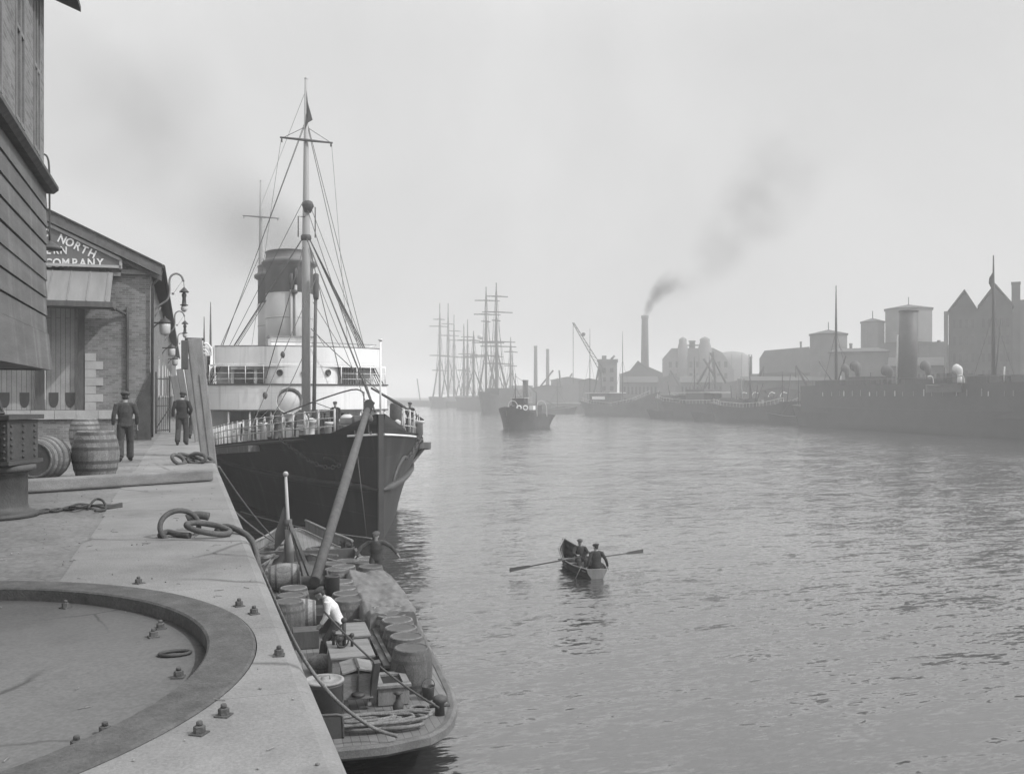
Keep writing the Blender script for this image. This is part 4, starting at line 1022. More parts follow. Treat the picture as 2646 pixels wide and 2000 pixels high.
v = M(); v.lathe([(.11,0),(.1,1.6),(.16,1.65),(.16,1.95),(.1,2.0)], 12, (2.9,20,3.5)); v.build('vent_pipe', X['offwhite'], st)
v = M(); v.lathe([(.12,0),(.12,1.2)], 12, (-2.6,20,3.45)); v.build('vent_pipe', X['offwhite'], st)
v = M(); v.lathe([(.2,0),(.2,1.0),(.28,1.05),(.28,1.15)], 12, (-3.6,16.0,3.7)); v.build('bollard', X['offwhite'], st)
v = M(); zz = zdf(9)
v.lathe([(.34,-1.3),(.42,-1.2),(.42,-.4),(.3,-.3),(.3,.3),(.42,.4),(.42,1.2),(.34,1.3)], 16, (0,9.2,zz+.75), (1,0,0)); v.obox((0,9.2,zz+.35), (2.4,.9,.7)); v.obox((.9,9.2,zz+.6),(.2,1.1,1.1)); v.obox((-.9,9.2,zz+.6),(.2,1.1,1.1))
v.build('windlass', X['iron'], st, bevel=.03)
def coil(m, c, r, n, th, jit=.04):
    for i in range(n):
        rr_ = r*(1-.12*(i % 3)); cc = Vector(c)+Vector((rnd.uniform(-jit,jit), rnd.uniform(-jit,jit), th*(.9+.75*i)))
        m.tube([cc+Vector((rr_*math.cos(t), rr_*math.sin(t)*.9, rnd.uniform(-.3,.3)*th)) for t in [2*math.pi*j/18 for j in range(18)]], th, 6, closed=True)
for (x_, s_, r_) in ((-1.0,6.5,.5),(.9,5.2,.45),(2.0,7.5,.55),(-2.3,9.5,.6),(3.1,10.5,.5),(-3.0,13,.6)):
    c = M(); coil(c, (x_, s_, zdf(s_)), r_, 4, .07); c.build('rope_coil', X['ropedark'] if s_ > 6 else X['rope'], st)
v = M(); v.lathe([(.18,0),(.16,.55),(.26,.6),(.26,.7)], 12, (2.9,4.9,zdf(5))); v.build('bollard', X['offwhite'], st); v = M(); v.lathe([(.18,0),(.16,.55),(.26,.6),(.26,.7)], 12, (-1.6,4.2,zdf(5))); v.build('bollard', X['offwhite'], st)
v = M(); v.tube([(.05,.25,5.0),(.05,.25,8.75)], [.05,.035], 9); v.lathe([(.035,0),(.10,.06),(.10,.1)], 10, (.05,.25,8.72)); v.build('jackstaff', X['white'], st)
v = M(); v.tube([(.3,3.6,6.75),(2.0,5.4,6.0),(3.75,7.6,5.15)], [.05,.08,.05], 8); v.tube([(3.7,7.6,5.15),(3.65,7.6,4.2)], .03, 6); v.tube([(2.6,6.2,4.3),(2.6,6.2,5.8)], .06, 8); v.build('anchor_davit', X['darkwood'], st)
v = M(); v.tube(smoothpts([(-4.0,11.5,5.0),(-1.9,9.0,6.0),(0,7.4,6.7),(.6,7.2,6.55)]), .04, 7); v.tube([(.6,7.2,6.6),(.6,7.2,4.2)], .035, 6); v.build('cat_davit', X['darkwood'], st)
for i, (x_, s_) in enumerate(((-6.9,34),(-6.9,44),(6.9,34),(6.9,44))):
    bt = M(); hull_mesh(bt, 8, interp([0,1,4,7,8],[.1,.6,.9,.6,.1]), interp([0,1,4,7,8],[.12,.8,1.15,.8,.12]), interp([0,4,8],[1.1,.85,1.1]), zb=-.2, n=16, k=5)
    bt.v = [(p[0]+x_*.9, p[1]+s_, p[2]+8.3) for p in bt.v]; bt.build('lifeboat', X['white'], st)
    dv = M()
    for q in (1.2, 6.8): dv.tube(smoothpts([(x_*.86, s_+q, 7.1), (x_*.86, s_+q, 9.6), (x_*.9, s_+q, 10.3), (x_*.95, s_+q, 10.4)]), .08, 6)
    dv.build('davit', X['white'], st)
# crew on the fore deck
person('seaman in dark clothes standing on the steamer fore deck by the slatted ventilator', (7.78-.95, YS+6.4, zdf(6.4)), 2.6, dict(look=(-.3,1,-.2)), 'coat2', 'trouser', sc=1.0)
person('seaman in a dark jersey leaning on the right rail of the steamer bow', (7.78+2.9, YS+7.0, zdf(7)), R_(200), dict(wL=(-.2,.3,1.05), wR=(.2,.3,1.05), eL=(-.28,.1,1.15), eR=(.28,.1,1.15)), 'coat', 'trouser', sc=1.0)
person('seaman bending over the gear at the foot of the steamer foremast', (7.78-1.6, YS+19.5, zdf(19.5)), R_(120), dict(chest=(0,.12,1.16), neck=(0,.26,1.34), head=(0,.37,1.42), look=(0,1,-.6), sL=(-.185,.22,1.29), sR=(.185,.22,1.29), eL=(-.22,.3,1.0), eR=(.22,.32,1.0), wL=(-.15,.45,.85), wR=(.15,.45,.85)), 'coat2', 'trouser', sc=1.0)

# fore deck clutter: winch, crates, hatch, hose reel, deck lines
v = M(); zz = zdf(21.5); v.obox((1.9,22,zz+.35),(1.9,1.1,.6)); v.lathe([(.3,-1.3),(.3,1.3)], 14, (1.9,22,zz+.85), (1,0,0)); v.lathe([(.5,-1.4),(.5,-1.3)], 16, (1.9,22,zz+.85), (1,0,0)); v.lathe([(.5,1.3),(.5,1.4)], 16, (1.9,22,zz+.85), (1,0,0)); v.tube([(1.2,21.5,zz+.5),(1.2,21.5,zz+1.7)], .05, 6); v.build('cargo_winch', X['iron'], st)
v = M(); zz = zdf(13); v.box(-2.2,2.2,11.6,16.8,zz-.3,zz+.75); v.build('fore_hatch', X['darkwood'], st, bevel=.04)
v = M(); v.box(-2.1,2.1,11.7,16.7,zz+.755,zz+.8); v.build('hatch_cover', mat('hatch_tarpaulin', .10, .9, .3, 1.5, .5, 5), st)
for (x_, s_, a, b_, c_, r_) in ((-2.9,8.2,.7,.5,.55,.3),(1.7,9.8,.6,.6,.7,.2),(3.2,12.6,.9,.6,.6,.1),(-3.9,17.5,.8,.8,.8,.4),(-.6,4.2,.5,.4,.45,.6)):
    v = M(); v.obox((x_,s_,zdf(s_)+c_/2),(a,b_,c_), r_); v.build('deck_crate', X['wood'], st, bevel=.02)
for (p, q) in (((-3.3,6.5,5.0),(-1.2,7.5,4.9)),((3.2,6.6,5.1),(1.0,8.8,5.0)),((-4.9,12.5,4.6),(-.3,9.3,4.9)),((-5.3,15,4.4),(-2.6,25.5,5.4)),((4.6,11.5,4.8),(.8,9.2,5.0)),((5.6,17,4.4),(.4,25.5,6.0)),((-.3,25.6,9),(-3.9,10.6,4.8)),((.3,25.6,11),(4.2,10.0,4.9))):
    v = M(); v.tube(sag(p, q, .25, 8), .028, 5); v.build('deck_line', X['rope'] if p[1] < 12 else X['wire'], st)
for i in range(7):
    v = M(); s_ = 6.5+i*1.3; x_ = dkf(s_)-.1; pts = [Vector((x_, s_, zdf(s_)+.9)), Vector((x_+.02, s_+.35, zdf(s_)+.35+rnd.uniform(-.1,.15))), Vector((dkf(s_+.8)-.1, s_+.8, zdf(s_+.8)+.95))]; v.tube(smoothpts(pts, 4), .06, 6); v.build('hung_rope', X['ropedark'], st)

# nets, lines and fittings crowding the bow rail
for sd in (-1, 1):
    for i in range(9 if sd < 0 else 6):
        s_ = 3.2+i*1.25; x_ = sd*(dkf(s_)-.12); v = M()
        for k in range(4): v.tube([(x_, s_+k*.28, zdf(s_)+.02), (x_*.995, s_+k*.28+rnd.uniform(-.15,.15), zdf(s_)+rnd.uniform(.6,1.05))], .02, 4)
        v.tube(smoothpts([(x_, s_-.2, zdf(s_)+1.0), (x_*.98, s_+.4, zdf(s_)+rnd.uniform(.35,.6)), (x_*.99, s_+1.0, zdf(s_+1)+1.0)], 4), .035, 5); v.build('rail_lashing', X['offwhite'] if i % 2 else X['ropedark'], st)
for (x_, s_, h_, r_, m_) in ((-2.2,5.6,.9,.16,'offwhite'),(-3.4,10.8,1.1,.14,'iron'),(1.2,6.6,1.2,.12,'offwhite'),(2.4,9.0,.8,.2,'iron'),(-.3,11.0,1.3,.22,'offwhite'),(3.9,14.5,1.2,.13,'offwhite'),(-4.7,20.0,1.4,.16,'offwhite')):
    v = M(); z_ = zdf(s_); v.lathe([(r_*1.3,0),(r_,.08),(r_,h_*.7),(r_*1.5,h_*.75),(r_*1.6,h_*.9),(r_*.4,h_)], 12, (x_,s_,z_)); v.build('mushroom_vent', X[m_], st)
# ------------------------------------------------------------------ the lighter (steam barge) with its casks
BY = 14.5; bx0 = 2.47
BA = -math.atan2(1.68, 23.2)
LB = 22.7
bg_ = thing('steam_lighter', 'low wooden steam lighter loaded with casks lying between quay and steamer', 'barge', (bx0, BY, 0), BA)
def bl_(p): v = MW[bg_].inverted() @ Vector(p); return v
def BG(px, py, z): return bl_(G(px, py, z))
# local y: 0 = stern (near camera) .. LB = bow
dkb = interp([0,.1,.28,.8,1.6,2.4,4.2,6,9.6,12,14.5,17.2,19.4,21.2,22.4,22.7], [.5,.95,1.34,1.68,1.93,2.05,2.16,2.24,2.45,2.57,2.53,2.24,1.57,.8,.25,.05])
wlb = interp([0,.6,1.2,2,3.2,5,8,12,16,19,21,22.5,22.7], [.3,.8,1.2,1.6,1.9,2.05,2.25,2.4,2.2,1.4,.7,.15,.05])
zdb = interp([0,2,6,16,20,22.7], [.98,.92,.82,.82,.98,1.3])
m = M(); hull_mesh(m, LB, wlb, dkb, lambda s: zdb(s)-.16, zb=-.8, n=70, k=8, pw=.8, deck=False, rake=lambda u: 2.4*(1-u))
hl = m.build('hull', mat('tarred_hull', .02, .6, .3, 1.2), bg_)
m = M(); vs = []; S = [LB*i/90 for i in range(91)]
for s in S: vs += [(-dkb(s), s, zdb(s)-.1), (dkb(s), s, zdb(s)-.1)]
m.add(vs, [(2*i, 2*i+1, 2*i+3, 2*i+2) for i in range(90)]); m.build('deck', X['deck'], bg_)
# heavy rubbing band round the stern and along the sides
m = M(); n = 100
rim = [Vector((dkb(s), s, zdb(s))) for s in [LB*i/n for i in range(n, -1, -1)]]+[Vector((-dkb(s), s, zdb(s))) for s in [LB*i/n for i in range(n+1)]]
prof = [(-.09,-.085),(.0,-.07),(.06,-.10),(.07,-.22),(.0,-.28),(-.09,-.14)]
vs = []
for i, p in enumerate(rim):
    a = rim[max(i-1,0)]; b = rim[min(i+1,len(rim)-1)]; t = (b-a).normalized(); o = Vector((-t.y*-1, -t.x, 0)); o = Vector((t.y, -t.x, 0)).normalized()
    if o.dot(Vector((p.x, (p.y-LB/2)*.2, 0))) < 0: o = -o
    for (q, z) in prof: vs.append(p+o*q+Vector((0,0,z)))
k = len(prof); fs = []
for i in range(len(rim)-1):
    for j in range(k): fs.append((i*k+j, i*k+(j+1) % k, (i+1)*k+(j+1) % k, (i+1)*k+j))
m.add(vs, fs); m.build('rubbing_band', mat('wet_worn_timber', .13, .8, .35, 1.6, .4, 25, fine=.25), bg_)
# hold coaming
m = M()
for x_ in (-1.75, 1.75): m.box(x_-.05, x_+.05, 8.0, 17.6, .7, 1.15)
m.box(-1.70, 1.70, 7.95, 8.05, .7, 1.15); m.box(-1.70, 1.70, 17.55, 17.65, .7, 1.15); m.build('hold_coaming', X['darkwood'], bg_)
m = M(); m.box(-1.69, 1.69, 8.06, 17.54, .735, .78); m.build('hold_floor', X['darkwood'], bg_)
# tow post hatches and lockers near the stern
def PT(px, py, z): p = BG(px, py, z); return p
lock = M(); c = PT(760, 1425, 1.1)
a, b = PT(717, 1424, 1.35), PT(806, 1416, 1.35)
lw = (b-a).length
lock.obox((a+b)/2+Vector((0,.55,-.28)), (lw, 1.2, .56), 0); lock.obox((a+b)/2+Vector((0,.55,.02)), (lw+.06, 1.28, .05), 0)
lk = lock.build('engine_casing', X['woodh'], bg_, bevel=.01)
lock = M(); lock.obox((a+b)/2+Vector((.15,1.9,-.22)), (lw*.85, 1.1, .5)); lock.obox((a+b)/2+Vector((.15,1.9,.05)), (lw*.9, 1.2, .05)); lock.build('forward_casing', X['woodh'], bg_, bevel=.01)
v = M(); c = (a+b)/2+Vector((-.1,.75,.05))
for (dx, dy, hh, r) in ((0,0,.5,.04),(-.2,.1,.25,.03),(.15,-.1,.22,.03),(-.1,-.15,.18,.05)): v.tube([c+Vector((dx,dy,0)), c+Vector((dx,dy,hh))], r, 8); v.ball(c+Vector((dx,dy,hh)), r*1.6, 8, 6)
v.tube([c+Vector((-.22,.1,.2)), c+Vector((.15,-.1,.2))], .025, 6); v.tube([c+Vector((-.05+.12*math.cos(t),-.2,.14+.12*math.sin(t))) for t in [2*math.pi*i/16 for i in range(16)]], .018, 6, closed=True)
v.build('steering_winch', X['iron'], bg_)
# chest on legs
a, b = PT(741, 1500, 1.15), PT(806, 1495, 1.15); ctr = (a+b)/2; cw = (b-a).length
ch_ = M(); ch_.obox(ctr+Vector((0,.3,.12)), (cw, .6, .45))
ch_.prism([ctr+Vector((-cw/2-.02,-.04,.35)), ctr+Vector((0,-.04,.42)), ctr+Vector((cw/2+.02,-.04,.35)), ctr+Vector((cw/2+.02,-.04,.39)), ctr+Vector((0,-.04,.46)), ctr+Vector((-cw/2-.02,-.04,.39))], (0,.7,0))
for sx in (-1,1):
    for yy in (.08,.52): ch_.bar(ctr+Vector((sx*(cw/2-.06),yy,-.1)), ctr+Vector((sx*(cw/2-.06),yy,.92-ctr.z-.02)), .07)
ch_.build('locker_chest', X['woodh'], bg_, bevel=.008)
hs = M(); hs.bar(ctr+Vector((0,.6,.475)), ctr+Vector((0,-.05,.47)), .05, .015); hs.bar(ctr+Vector((0,-.055,.47)), ctr+Vector((0,-.02,.05)), .05, .02); hs.lathe([(.12,0),(.12,.04),(.06,.06)], 14, ctr+Vector((0,-.06,-.02)))
hs.build('hasp', X['iron'], bg_)
# tiller post
tl = M(); tl.bar(PT(803,1515,.95), PT(814,1428,1.75), .12, .1); tl.build('tiller', X['darkwood'], bg_, bevel=.01)
# skylight box
a, b = PT(817, 1493, 1.1), PT(884, 1487, 1.1); ctr = (a+b)/2; sw = (b-a).length
sk = M(); sk.obox(ctr+Vector((0,.35,-.1)), (sw, .75, .32))
for (dx, dy, w_, d_) in ((0,0,sw+.06,.14),(0,.7,sw+.06,.14),(-sw/2+.04,.35,.12,.6),(sw/2-.04,.35,.12,.6)): sk.obox(ctr+Vector((dx,dy,.085)), (w_, d_, .05))
s_ = sk.build('skylight', X['wood'], bg_)
g_ = M(); g_.obox(ctr+Vector((0,.35,.065)), (sw-.2, .56, .01)); g_.build('skylight_opening', mat('dark_hold', .012, .8, .2, 2), s_)
# iron tank with light lid
tk = M(); tc_ = PT(700, 1552, .9); tc_.z = .82
tk.lathe([(.31,0),(.31,.66),(.325,.67),(.325,.72)], 28, tc_); t_ = tk.build('water_tank', X['iron'] if 0 else mat('grey_tank', .1, .6, .2, 2), bg_)
tk = M(); tk.lathe([(.34,.72),(.34,.75),(.29,.765),(.275,.745),(.05,.75),(.05,.79),(.0,.79)], 28, tc_); tk.tube([tc_+Vector((-.10,0,.75)), tc_+Vector((-.09,0,.82)), tc_+Vector((.09,0,.82)), tc_+Vector((.10,0,.75))], .012, 6); tk.build('tank_lid', mat('worn_lid', .26, .8, .25, 5), t_)
# low guard plate, bollards
gp_ = M(); a = PT(700,1585,.95); gp_.box(a.x-.5, a.x+.28, a.y-.03, a.y, .84, 1.22); gp_.tube(smoothpts([(a.x-.5,a.y-.02,1.25),(a.x+.2,a.y-.02,1.25),(a.x+.29,a.y-.02,1.15),(a.x+.3,a.y-.02,.84)],3), .025, 6); gp_.build('stern_guard', X['hullgrey'], bg_)
for (px, py) in ((950,1530),(742,1180),(755,1185)):
    q = PT(px, py, .95); q.z = zdb(max(0,q.y))-.1; bo = M(); bo.lathe([(.09,0),(.08,.2),(.13,.24),(.13,.3),(.06,.34)], 14, q); bo.tube([q+Vector((-.18,0,.16)), q+Vector((.18,0,.16))], .03, 6); bo.build('bollard', X['iron'], bg_)
# funnel, mast, tabernacle and derrick
f0 = PT(718, 1345, .8); f0.z = .78
fn = M(); fn.lathe([(.22,0),(.22,.12),(.175,.15),(.175,.58)], 20, f0); fu = fn.build('funnel', mat('grey_barge_funnel', .09, .6, .25, 1), bg_)
fn = M(); fn.lathe([(.178,.64),(.178,1.15),(.195,1.17),(.165,1.19),(.16,.8)], 20, f0); fn.build('funnel_top', X['fblack'], fu)
fn = M(); fn.lathe([(.175,.58),(.20,.585),(.20,.635),(.175,.64)], 20, f0); fn.build('funnel_ring', X['quoin'], fu)
wb = M(); w0 = PT(680, 1300, .8)
wb.box(w0.x-.35, w0.x+.3, w0.y-.3, w0.y+.4, .75, 1.15); wb.lathe([(.2,-.4),(.2,.35)], 16, (w0.x,w0.y+.1,1.3), (1,0,0)); wb.lathe([(.33,-.42),(.33,-.36)], 18, (w0.x,w0.y+.1,1.3), (1,0,0)); wb.lathe([(.33,.3),(.33,.36)], 18, (w0.x,w0.y+.1,1.3), (1,0,0))
wb.build('derrick_winch', X['iron'], bg_, bevel=.02)
mb = PT(628, 1240, .8); mb.z = .8
mt = bl_(P(617, 1024, (G(628,1240,.8)-Vector((0,0,6.4))).dot(Vector(_F))+.0))
mm2 = M(); mm2.tube([mb, mb.lerp(mt,.48), mb.lerp(mt,.55), mt], [.13,.12,.06,.045], 10); mm2.ball(mt, .09, 8, 6); mm2.build('mast', X['mastwood'], bg_)
tb_ = M(); hd2 = mb.lerp(mt, .5)
e1 = PT(677, 1262, .9)
tb_.bar(hd2+Vector((.05,0,0)), e1, .1, .12); tb_.bar(hd2, mb+Vector((-.25,.0,0)), .09, .1); tb_.lathe([(.12,-.15),(.12,.15)], 10, hd2)
tb_.build('mast_strut', X['darkwood'], bg_)
fl_ = M(); pf = [mb.lerp(mt,.62)+Vector((-.04,0,0)), mb.lerp(mt,.70)+Vector((-.1,0,-.05)), mb.lerp(mt,.40)+Vector((-.42,0,0)), mb.lerp(mt,.30)+Vector((-.45,0,-.2)), mb.lerp(mt,.36)+Vector((-.1,0,0))]
fl_.prism(pf, (0,.06,0)); fl_.build('furled_ensign', X['hullgrey'], bg_)
de = bl_(P(794, 884, 37.2)); ds = PT(680, 1255, 1.5)
db = M(); db.tube([ds, ds.lerp(de,.5), de], [.14,.16,.12], 12); db.build('derrick_boom', X['mastwood'] if 0 else X['darkwood'], bg_)
db = M(); db.obox(de+Vector((.05,0,.1)), (.3,.25,.5), 0, ry=.4); db.lathe([(.2,-.06),(.2,.06)], 14, de+Vector((.05,-.05,.2)), (0,1,0)); db.tube([de+Vector((.05,0,.35)), de+Vector((-.25,0,-.5))], .06, 6); db.build('boom_head', X['iron'], bg_)
bb = bl_(P(796, 905, 37.0)); db = M(); db.ball(bb, .19, 14, 10); db.tube([bb+Vector((0,0,.18)), de+Vector((.08,0,0))], .02, 5)
db.tube(smoothpts([bb+Vector((0,0,-.18)), bb+Vector((0,0,-.45)), bb+Vector((.02,0,-.55)), bb+Vector((.1,0,-.6)), bb+Vector((.1,0,-.5))],4), .028, 6); db.build('hook_ball', X['rust'], bg_)
# wires
wr = M(); wr.tube([bl_(P(766,930,37.5)), bl_(P(792,1160,36.6))], .018, 5); wr.build('boom_fall', X['wire'], bg_)
wr = M(); wr.tube([mb.lerp(mt,.55), PT(655,1250,.95)], .03, 5); wr.build('mast_stay', X['wire'], bg_)
wr = M(); wr.tube(sag(PT(700,1320,2.4), PT(948,1528,1.2), .15), .02, 5)
wr.build('stern_wire', X['wire'], bg_)
# stern rope coil and warp
rc = M(); c = PT(790, 1565, .93); 
for i in range(9):
    rr_ = .28+.07*(i % 4); cc = c+Vector((rnd.uniform(-.35,.25), rnd.uniform(-.12,.12), .03+.025*(i//2)))
    rc.tube([cc+Vector((rr_*1.7*math.cos(t)+rnd.uniform(-.02,.02), rr_*.55*math.sin(t)+rnd.uniform(-.02,.02), 0)) for t in [2*math.pi*j/24 for j in range(24)]], .03, 6, closed=True)
cc = PT(880,1545,.92); rc.tube([cc+Vector((.42*math.cos(t), .16*math.sin(t), .03)) for t in [2*math.pi*j/28 for j in range(28)]], .035, 7, closed=True)
cc = PT(885,1565,.92); rc.tube([cc+Vector((.36*math.cos(t)-.15, .12*math.sin(t)-.06, .03)) for t in [2*math.pi*j/28 for j in range(28)]], .035, 7, closed=True)
rc.build('stern_rope', X['rope'], bg_)
# litter of gear on the after deck
for k in range(5):
    q_ = PT((905,925,860,845,915)[k], (1530,1500,1530,1555,1470)[k], .9); q_.z = zdb(max(q_.y,0))-.09
    g2 = M()
    if k == 0: coil(g2, q_, .20, 3, .025, .02); g2.build('line_coil', X['rope'], bg_)
    elif k == 1: g2.lathe([(.10,0),(.12,.22),(.125,.24),(.11,.23),(.09,.02)], 14, q_); g2.tube([q_+Vector((.12*math.cos(a),0,.24+.14*math.sin(a))) for a in [math.pi*i/10 for i in range(11)]], .007, 5); g2.build('bucket', X['iron'], bg_)
    elif k == 2: g2.lathe([(.02,0),(.05,.02),(.09,.03),(.1,.12),(.05,.2),(.04,.3),(.09,.33),(.02,.36)], 12, q_); g2.build('capstan_head', X['iron'], bg_)
    elif k == 3: g2.tube([q_+Vector((.24*math.cos(t),.2*math.sin(t),.06)) for t in [2*math.pi*i/20 for i in range(20)]], .06, 7, closed=True); g2.build('rope_fender', X['ropedark'], bg_)
    else: g2.bar(q_+Vector((-.1,-.9,.05)), q_+Vector((.12,1.5,.05)), .07, .05); g2.bar(q_+Vector((.02,-.7,.05)), q_+Vector((.2,1.3,.06)), .06, .05); g2.build('quant_poles', X['darkwood'], bg_)
q_ = PT(700,1470,.85); sk_ = M(); sk_.ball(q_+Vector((0,.9,.12)), (.3,.22,.16), 12, 8); sk_.ball(q_+Vector((.35,1.1,.1)), (.25,.3,.14), 12, 8); sk_.build('sacking', X['rope'], bg_)
# clutter on the fore part
cf = M()
for (px, py, r_) in ((600,1185,.45),(575,1205,.35),(690,1190,.5)): coil(cf, PT(px,py,.95)+Vector((0,0,0)), r_, 3, .045)
for (p0, p1) in (((560,1225),(640,1175)),((575,1235),(600,1185)),((600,1195),(730,1200)),((640,1190),(735,1215))): cf.bar(PT(*p0,1.02), PT(*p1,1.02), .08, .06)
cf.build('fore_ropes_and_poles', X['rope'], bg_)
bw_ = M(); 
for sd in (-1,1):
    pts = [Vector((sd*(dkb(s)-.06), s, zdb(s)+.32)) for s in [18.6+.4*i for i in range(10)]]
    for i in range(9):
        a, b = pts[i], pts[i+1]; bw_.add([a-Vector((0,0,.34)), b-Vector((0,0,.34)), b, a], [(0,1,2,3)]); 
    bw_.tube(pts, .05, 6)
bw_.build('bow_bulwark', X['wood'], bg_)
# tools and planks by the casks
pk = M(); pk.bar(PT(782,1330,1.25), PT(838,1440,1.25), .16, .06); pk.bar(PT(800,1345,1.3), PT(845,1432,1.3), .08, .06); pk.bar(PT(765,1340,1.3), PT(800,1345,1.3), .1, .06)
pk.build('planks', X['darkwood'], bg_)
bk_ = M(); a = PT(816,1378,1.0); bk_.box(a.x-.32, a.x+.33, a.y, a.y+.05, .98, 1.42); bk_.build('notice_board', X['boards'], bg_)
bkt = M(); a = PT(665,1385,.9); bkt.box(a.x-.32,a.x+.25,a.y,a.y+.5,.74,1.12); bkt.build('coal_box', X['darkwood'], bg_)
# casks stand in rows on the lighter
kk = cask('', h=.86, r=.40, re=.325, group='upright casks in the lighter', hoops=(.05,.24,.76,.95))
kk.location = (0,0,0)
row = []
first = [kk]
def put(px, py, z, label, tilt=None, rz=None):
    p = G(px, py, z+.86); loc = (p.x, p.y, z)
    if first: 
        o = first.pop(); o.location = loc; o['label'] = label
    else: o = dup(kk, loc, rnd.uniform(0,3), label)
    if tilt: o.rotation_euler = tilt
    return o
zc_ = .74
names = ['nearest cask standing open in the outer row of the lighter', 'second cask from the stern in the outer row of the lighter', 'third cask from the stern in the outer row of the lighter', 'fourth cask from the stern in the outer row', 'fifth cask from the stern in the outer row', 'sixth cask from the stern in the outer row', 'seventh cask in the outer row, just before the tarpaulin heap', 'last cask before the tarpaulin heap in the outer row']
for (px, py), nm in zip(((889,1397),(878,1372),(866,1354),(858,1337),(845,1325),(838,1312),(826,1304)), names): put(px, py, zc_, nm)
for (px, py), nm in zip(((752,1293),(748,1280),(744,1268),(735,1255)), ('nearest cask beside the lighter funnel', 'second cask beside the lighter funnel', 'third cask in the row by the lighter funnel', 'fourth cask in the row by the lighter funnel')): put(px, py, zc_, nm)
for (px, py), nm in zip(((727,1228),(722,1216),(750,1210),(742,1222),(795,1205),(786,1212),(800,1222)), ('cask standing behind the lighter funnel', 'cask farther behind the lighter funnel', 'cask in the middle row toward the bow', 'cask next to the middle row toward the bow', 'cask at the feet of the man with outstretched arms', 'cask left of the man with outstretched arms', 'cask just before the man with outstretched arms')): put(px, py, zc_, nm)
for (px, py), nm in zip(((623,1297),(628,1284),(634,1268)), ('nearest cask of the quay-side row in the lighter', 'second cask of the quay-side row in the lighter', 'third cask of the quay-side row in the lighter')): put(px, py, zc_, nm)
for (px, py, nm) in ((612,1255,'cask lying on its side at the quay end of the lighter'), (640,1340,'cask lying on its side behind the coal box')):
    p = G(px, py, 1.05); dup(kk, (p.x-.4, p.y, 1.16), 0, nm, rot=(0, R_(88), R_(-8)))
# heap of casks lying bilge up along the outer side
k = 0
hn_ = ('nearest cask lying in the heap along the outer side', 'second cask lying in the heap along the outer side', 'third cask lying in the heap along the outer side', 'fourth cask lying in the heap along the outer side', 'fifth cask lying in the heap along the outer side', 'sixth cask lying in the heap along the outer side', 'seventh cask lying in the heap along the outer side')
# lumpy tarpaulin over the casks of the outer side
L_ = [(748,1234),(752,1250),(762,1275),(775,1300),(788,1322),(800,1335)]
Rr = [(822,1236),(842,1250),(857,1268),(876,1292),(888,1310),(890,1330)]
tp_ = thing('tarpaulin_heap', 'pale lumpy tarpaulin heap covering casks along the outer side of the lighter', 'tarpaulin', tuple(G(815,1290,.74)))
def tq(u, v, drop=0):
    f = v*5; i = min(int(f), 4); t = f-i
    a = G(L_[i][0]*(1-t)+L_[i+1][0]*t, L_[i][1]*(1-t)+L_[i+1][1]*t, 1.55); b = G(Rr[i][0]*(1-t)+Rr[i+1][0]*t, Rr[i][1]*(1-t)+Rr[i+1][1]*t, 1.55)
    p = a.lerp(b, min(max(u,0),1)); w = (b-a).length
    lump = .07*abs(math.sin(math.pi*(v*6.5)))**.6*(.5+.5*abs(math.sin(math.pi*(u*1.5+.25))))+.02*math.sin(9*u+13*v)+.010*math.sin(31*u+7*v)*math.sin(23*v)
    edge = 1-max(0, (abs(u-.5)-.42)/.08)
    return p+Vector((.10*abs(math.sin(math.pi*v*6.5))*(1 if u > .9 else 0), 0, lump*1.2-.1*(1-edge)-drop))
m = M()
def tf(u, v):
    U = u*1.2-.1
    if U < 0: q = tq(0, v); return Vector((q.x-.06*(-U/.1), q.y, q.z-(.75)*(-U/.1)))
    if U > 1: q = tq(1, v); return Vector((q.x+.06*((U-1)/.1), q.y, q.z-(.75)*((U-1)/.1)))
    return tq(U, v)
m.grid(tf, 48, 70)
for v in (0, 1):
    r0 = [tf(i/48, v) for i in range(49)]; r1 = [Vector((p.x, p.y, .74)) for p in r0]
    o = len(m.v); m.add(r0+r1, [((i, i+1, i+50, i+49) if v == 0 else (i, i+49, i+50, i+1)) for i in range(48)])
m.build('cover', mat('grey_tarpaulin', .15, .9, .25, 2.2, .5, 9, fine=.15, fscale=14), tp_, True)
# men on the lighter
g = G(704, 1429, .74)
person('man in a pale shirt bending forward beside the lighter casing', tuple(g), R_(80), dict(pelvis=(0,-.27,.88), chest=(0,-.14,1.17), neck=(0,.02,1.39), head=(0,.13,1.49), look=(0,1,-.5),
  sL=(-.185,-.03,1.34), sR=(.185,-.03,1.34), eL=(-.23,-.04,1.06), eR=(.23,-.02,1.05), wL=(-.2,.10,.86), wR=(.2,.06,.84), hL=(-.09,-.27,.86), hR=(.09,-.27,.86),
  kL=(-.11,.02,.48), kR=(.11,-.18,.47), aL=(-.11,.08,.085), aR=(.12,-.28,.10), tL=(-.12,.25,.035), tR=(.13,-.12,.035)), 'shirt', 'trouser', sc=.98, sleeves=True)
g = G(812, 1266, .9)
person('man in a dark jacket with arms spread wide at the lighter bow', (g.x, g.y, .80), R_(172), dict(pelvis=(0,0,.93), chest=(0,.06,1.21), neck=(0,.11,1.44), head=(0,.16,1.57), look=(.3,1,-.2),
  sL=(-.19,.09,1.39), sR=(.19,.09,1.39), eL=(-.42,.14,1.26), eR=(.42,.16,1.27), wL=(-.60,.24,1.05), wR=(.58,.26,1.03), aR=(.16,.18,.085), tR=(.18,.34,.035), kR=(.14,.16,.49)), 'coat2', 'trouser', sc=1.0)
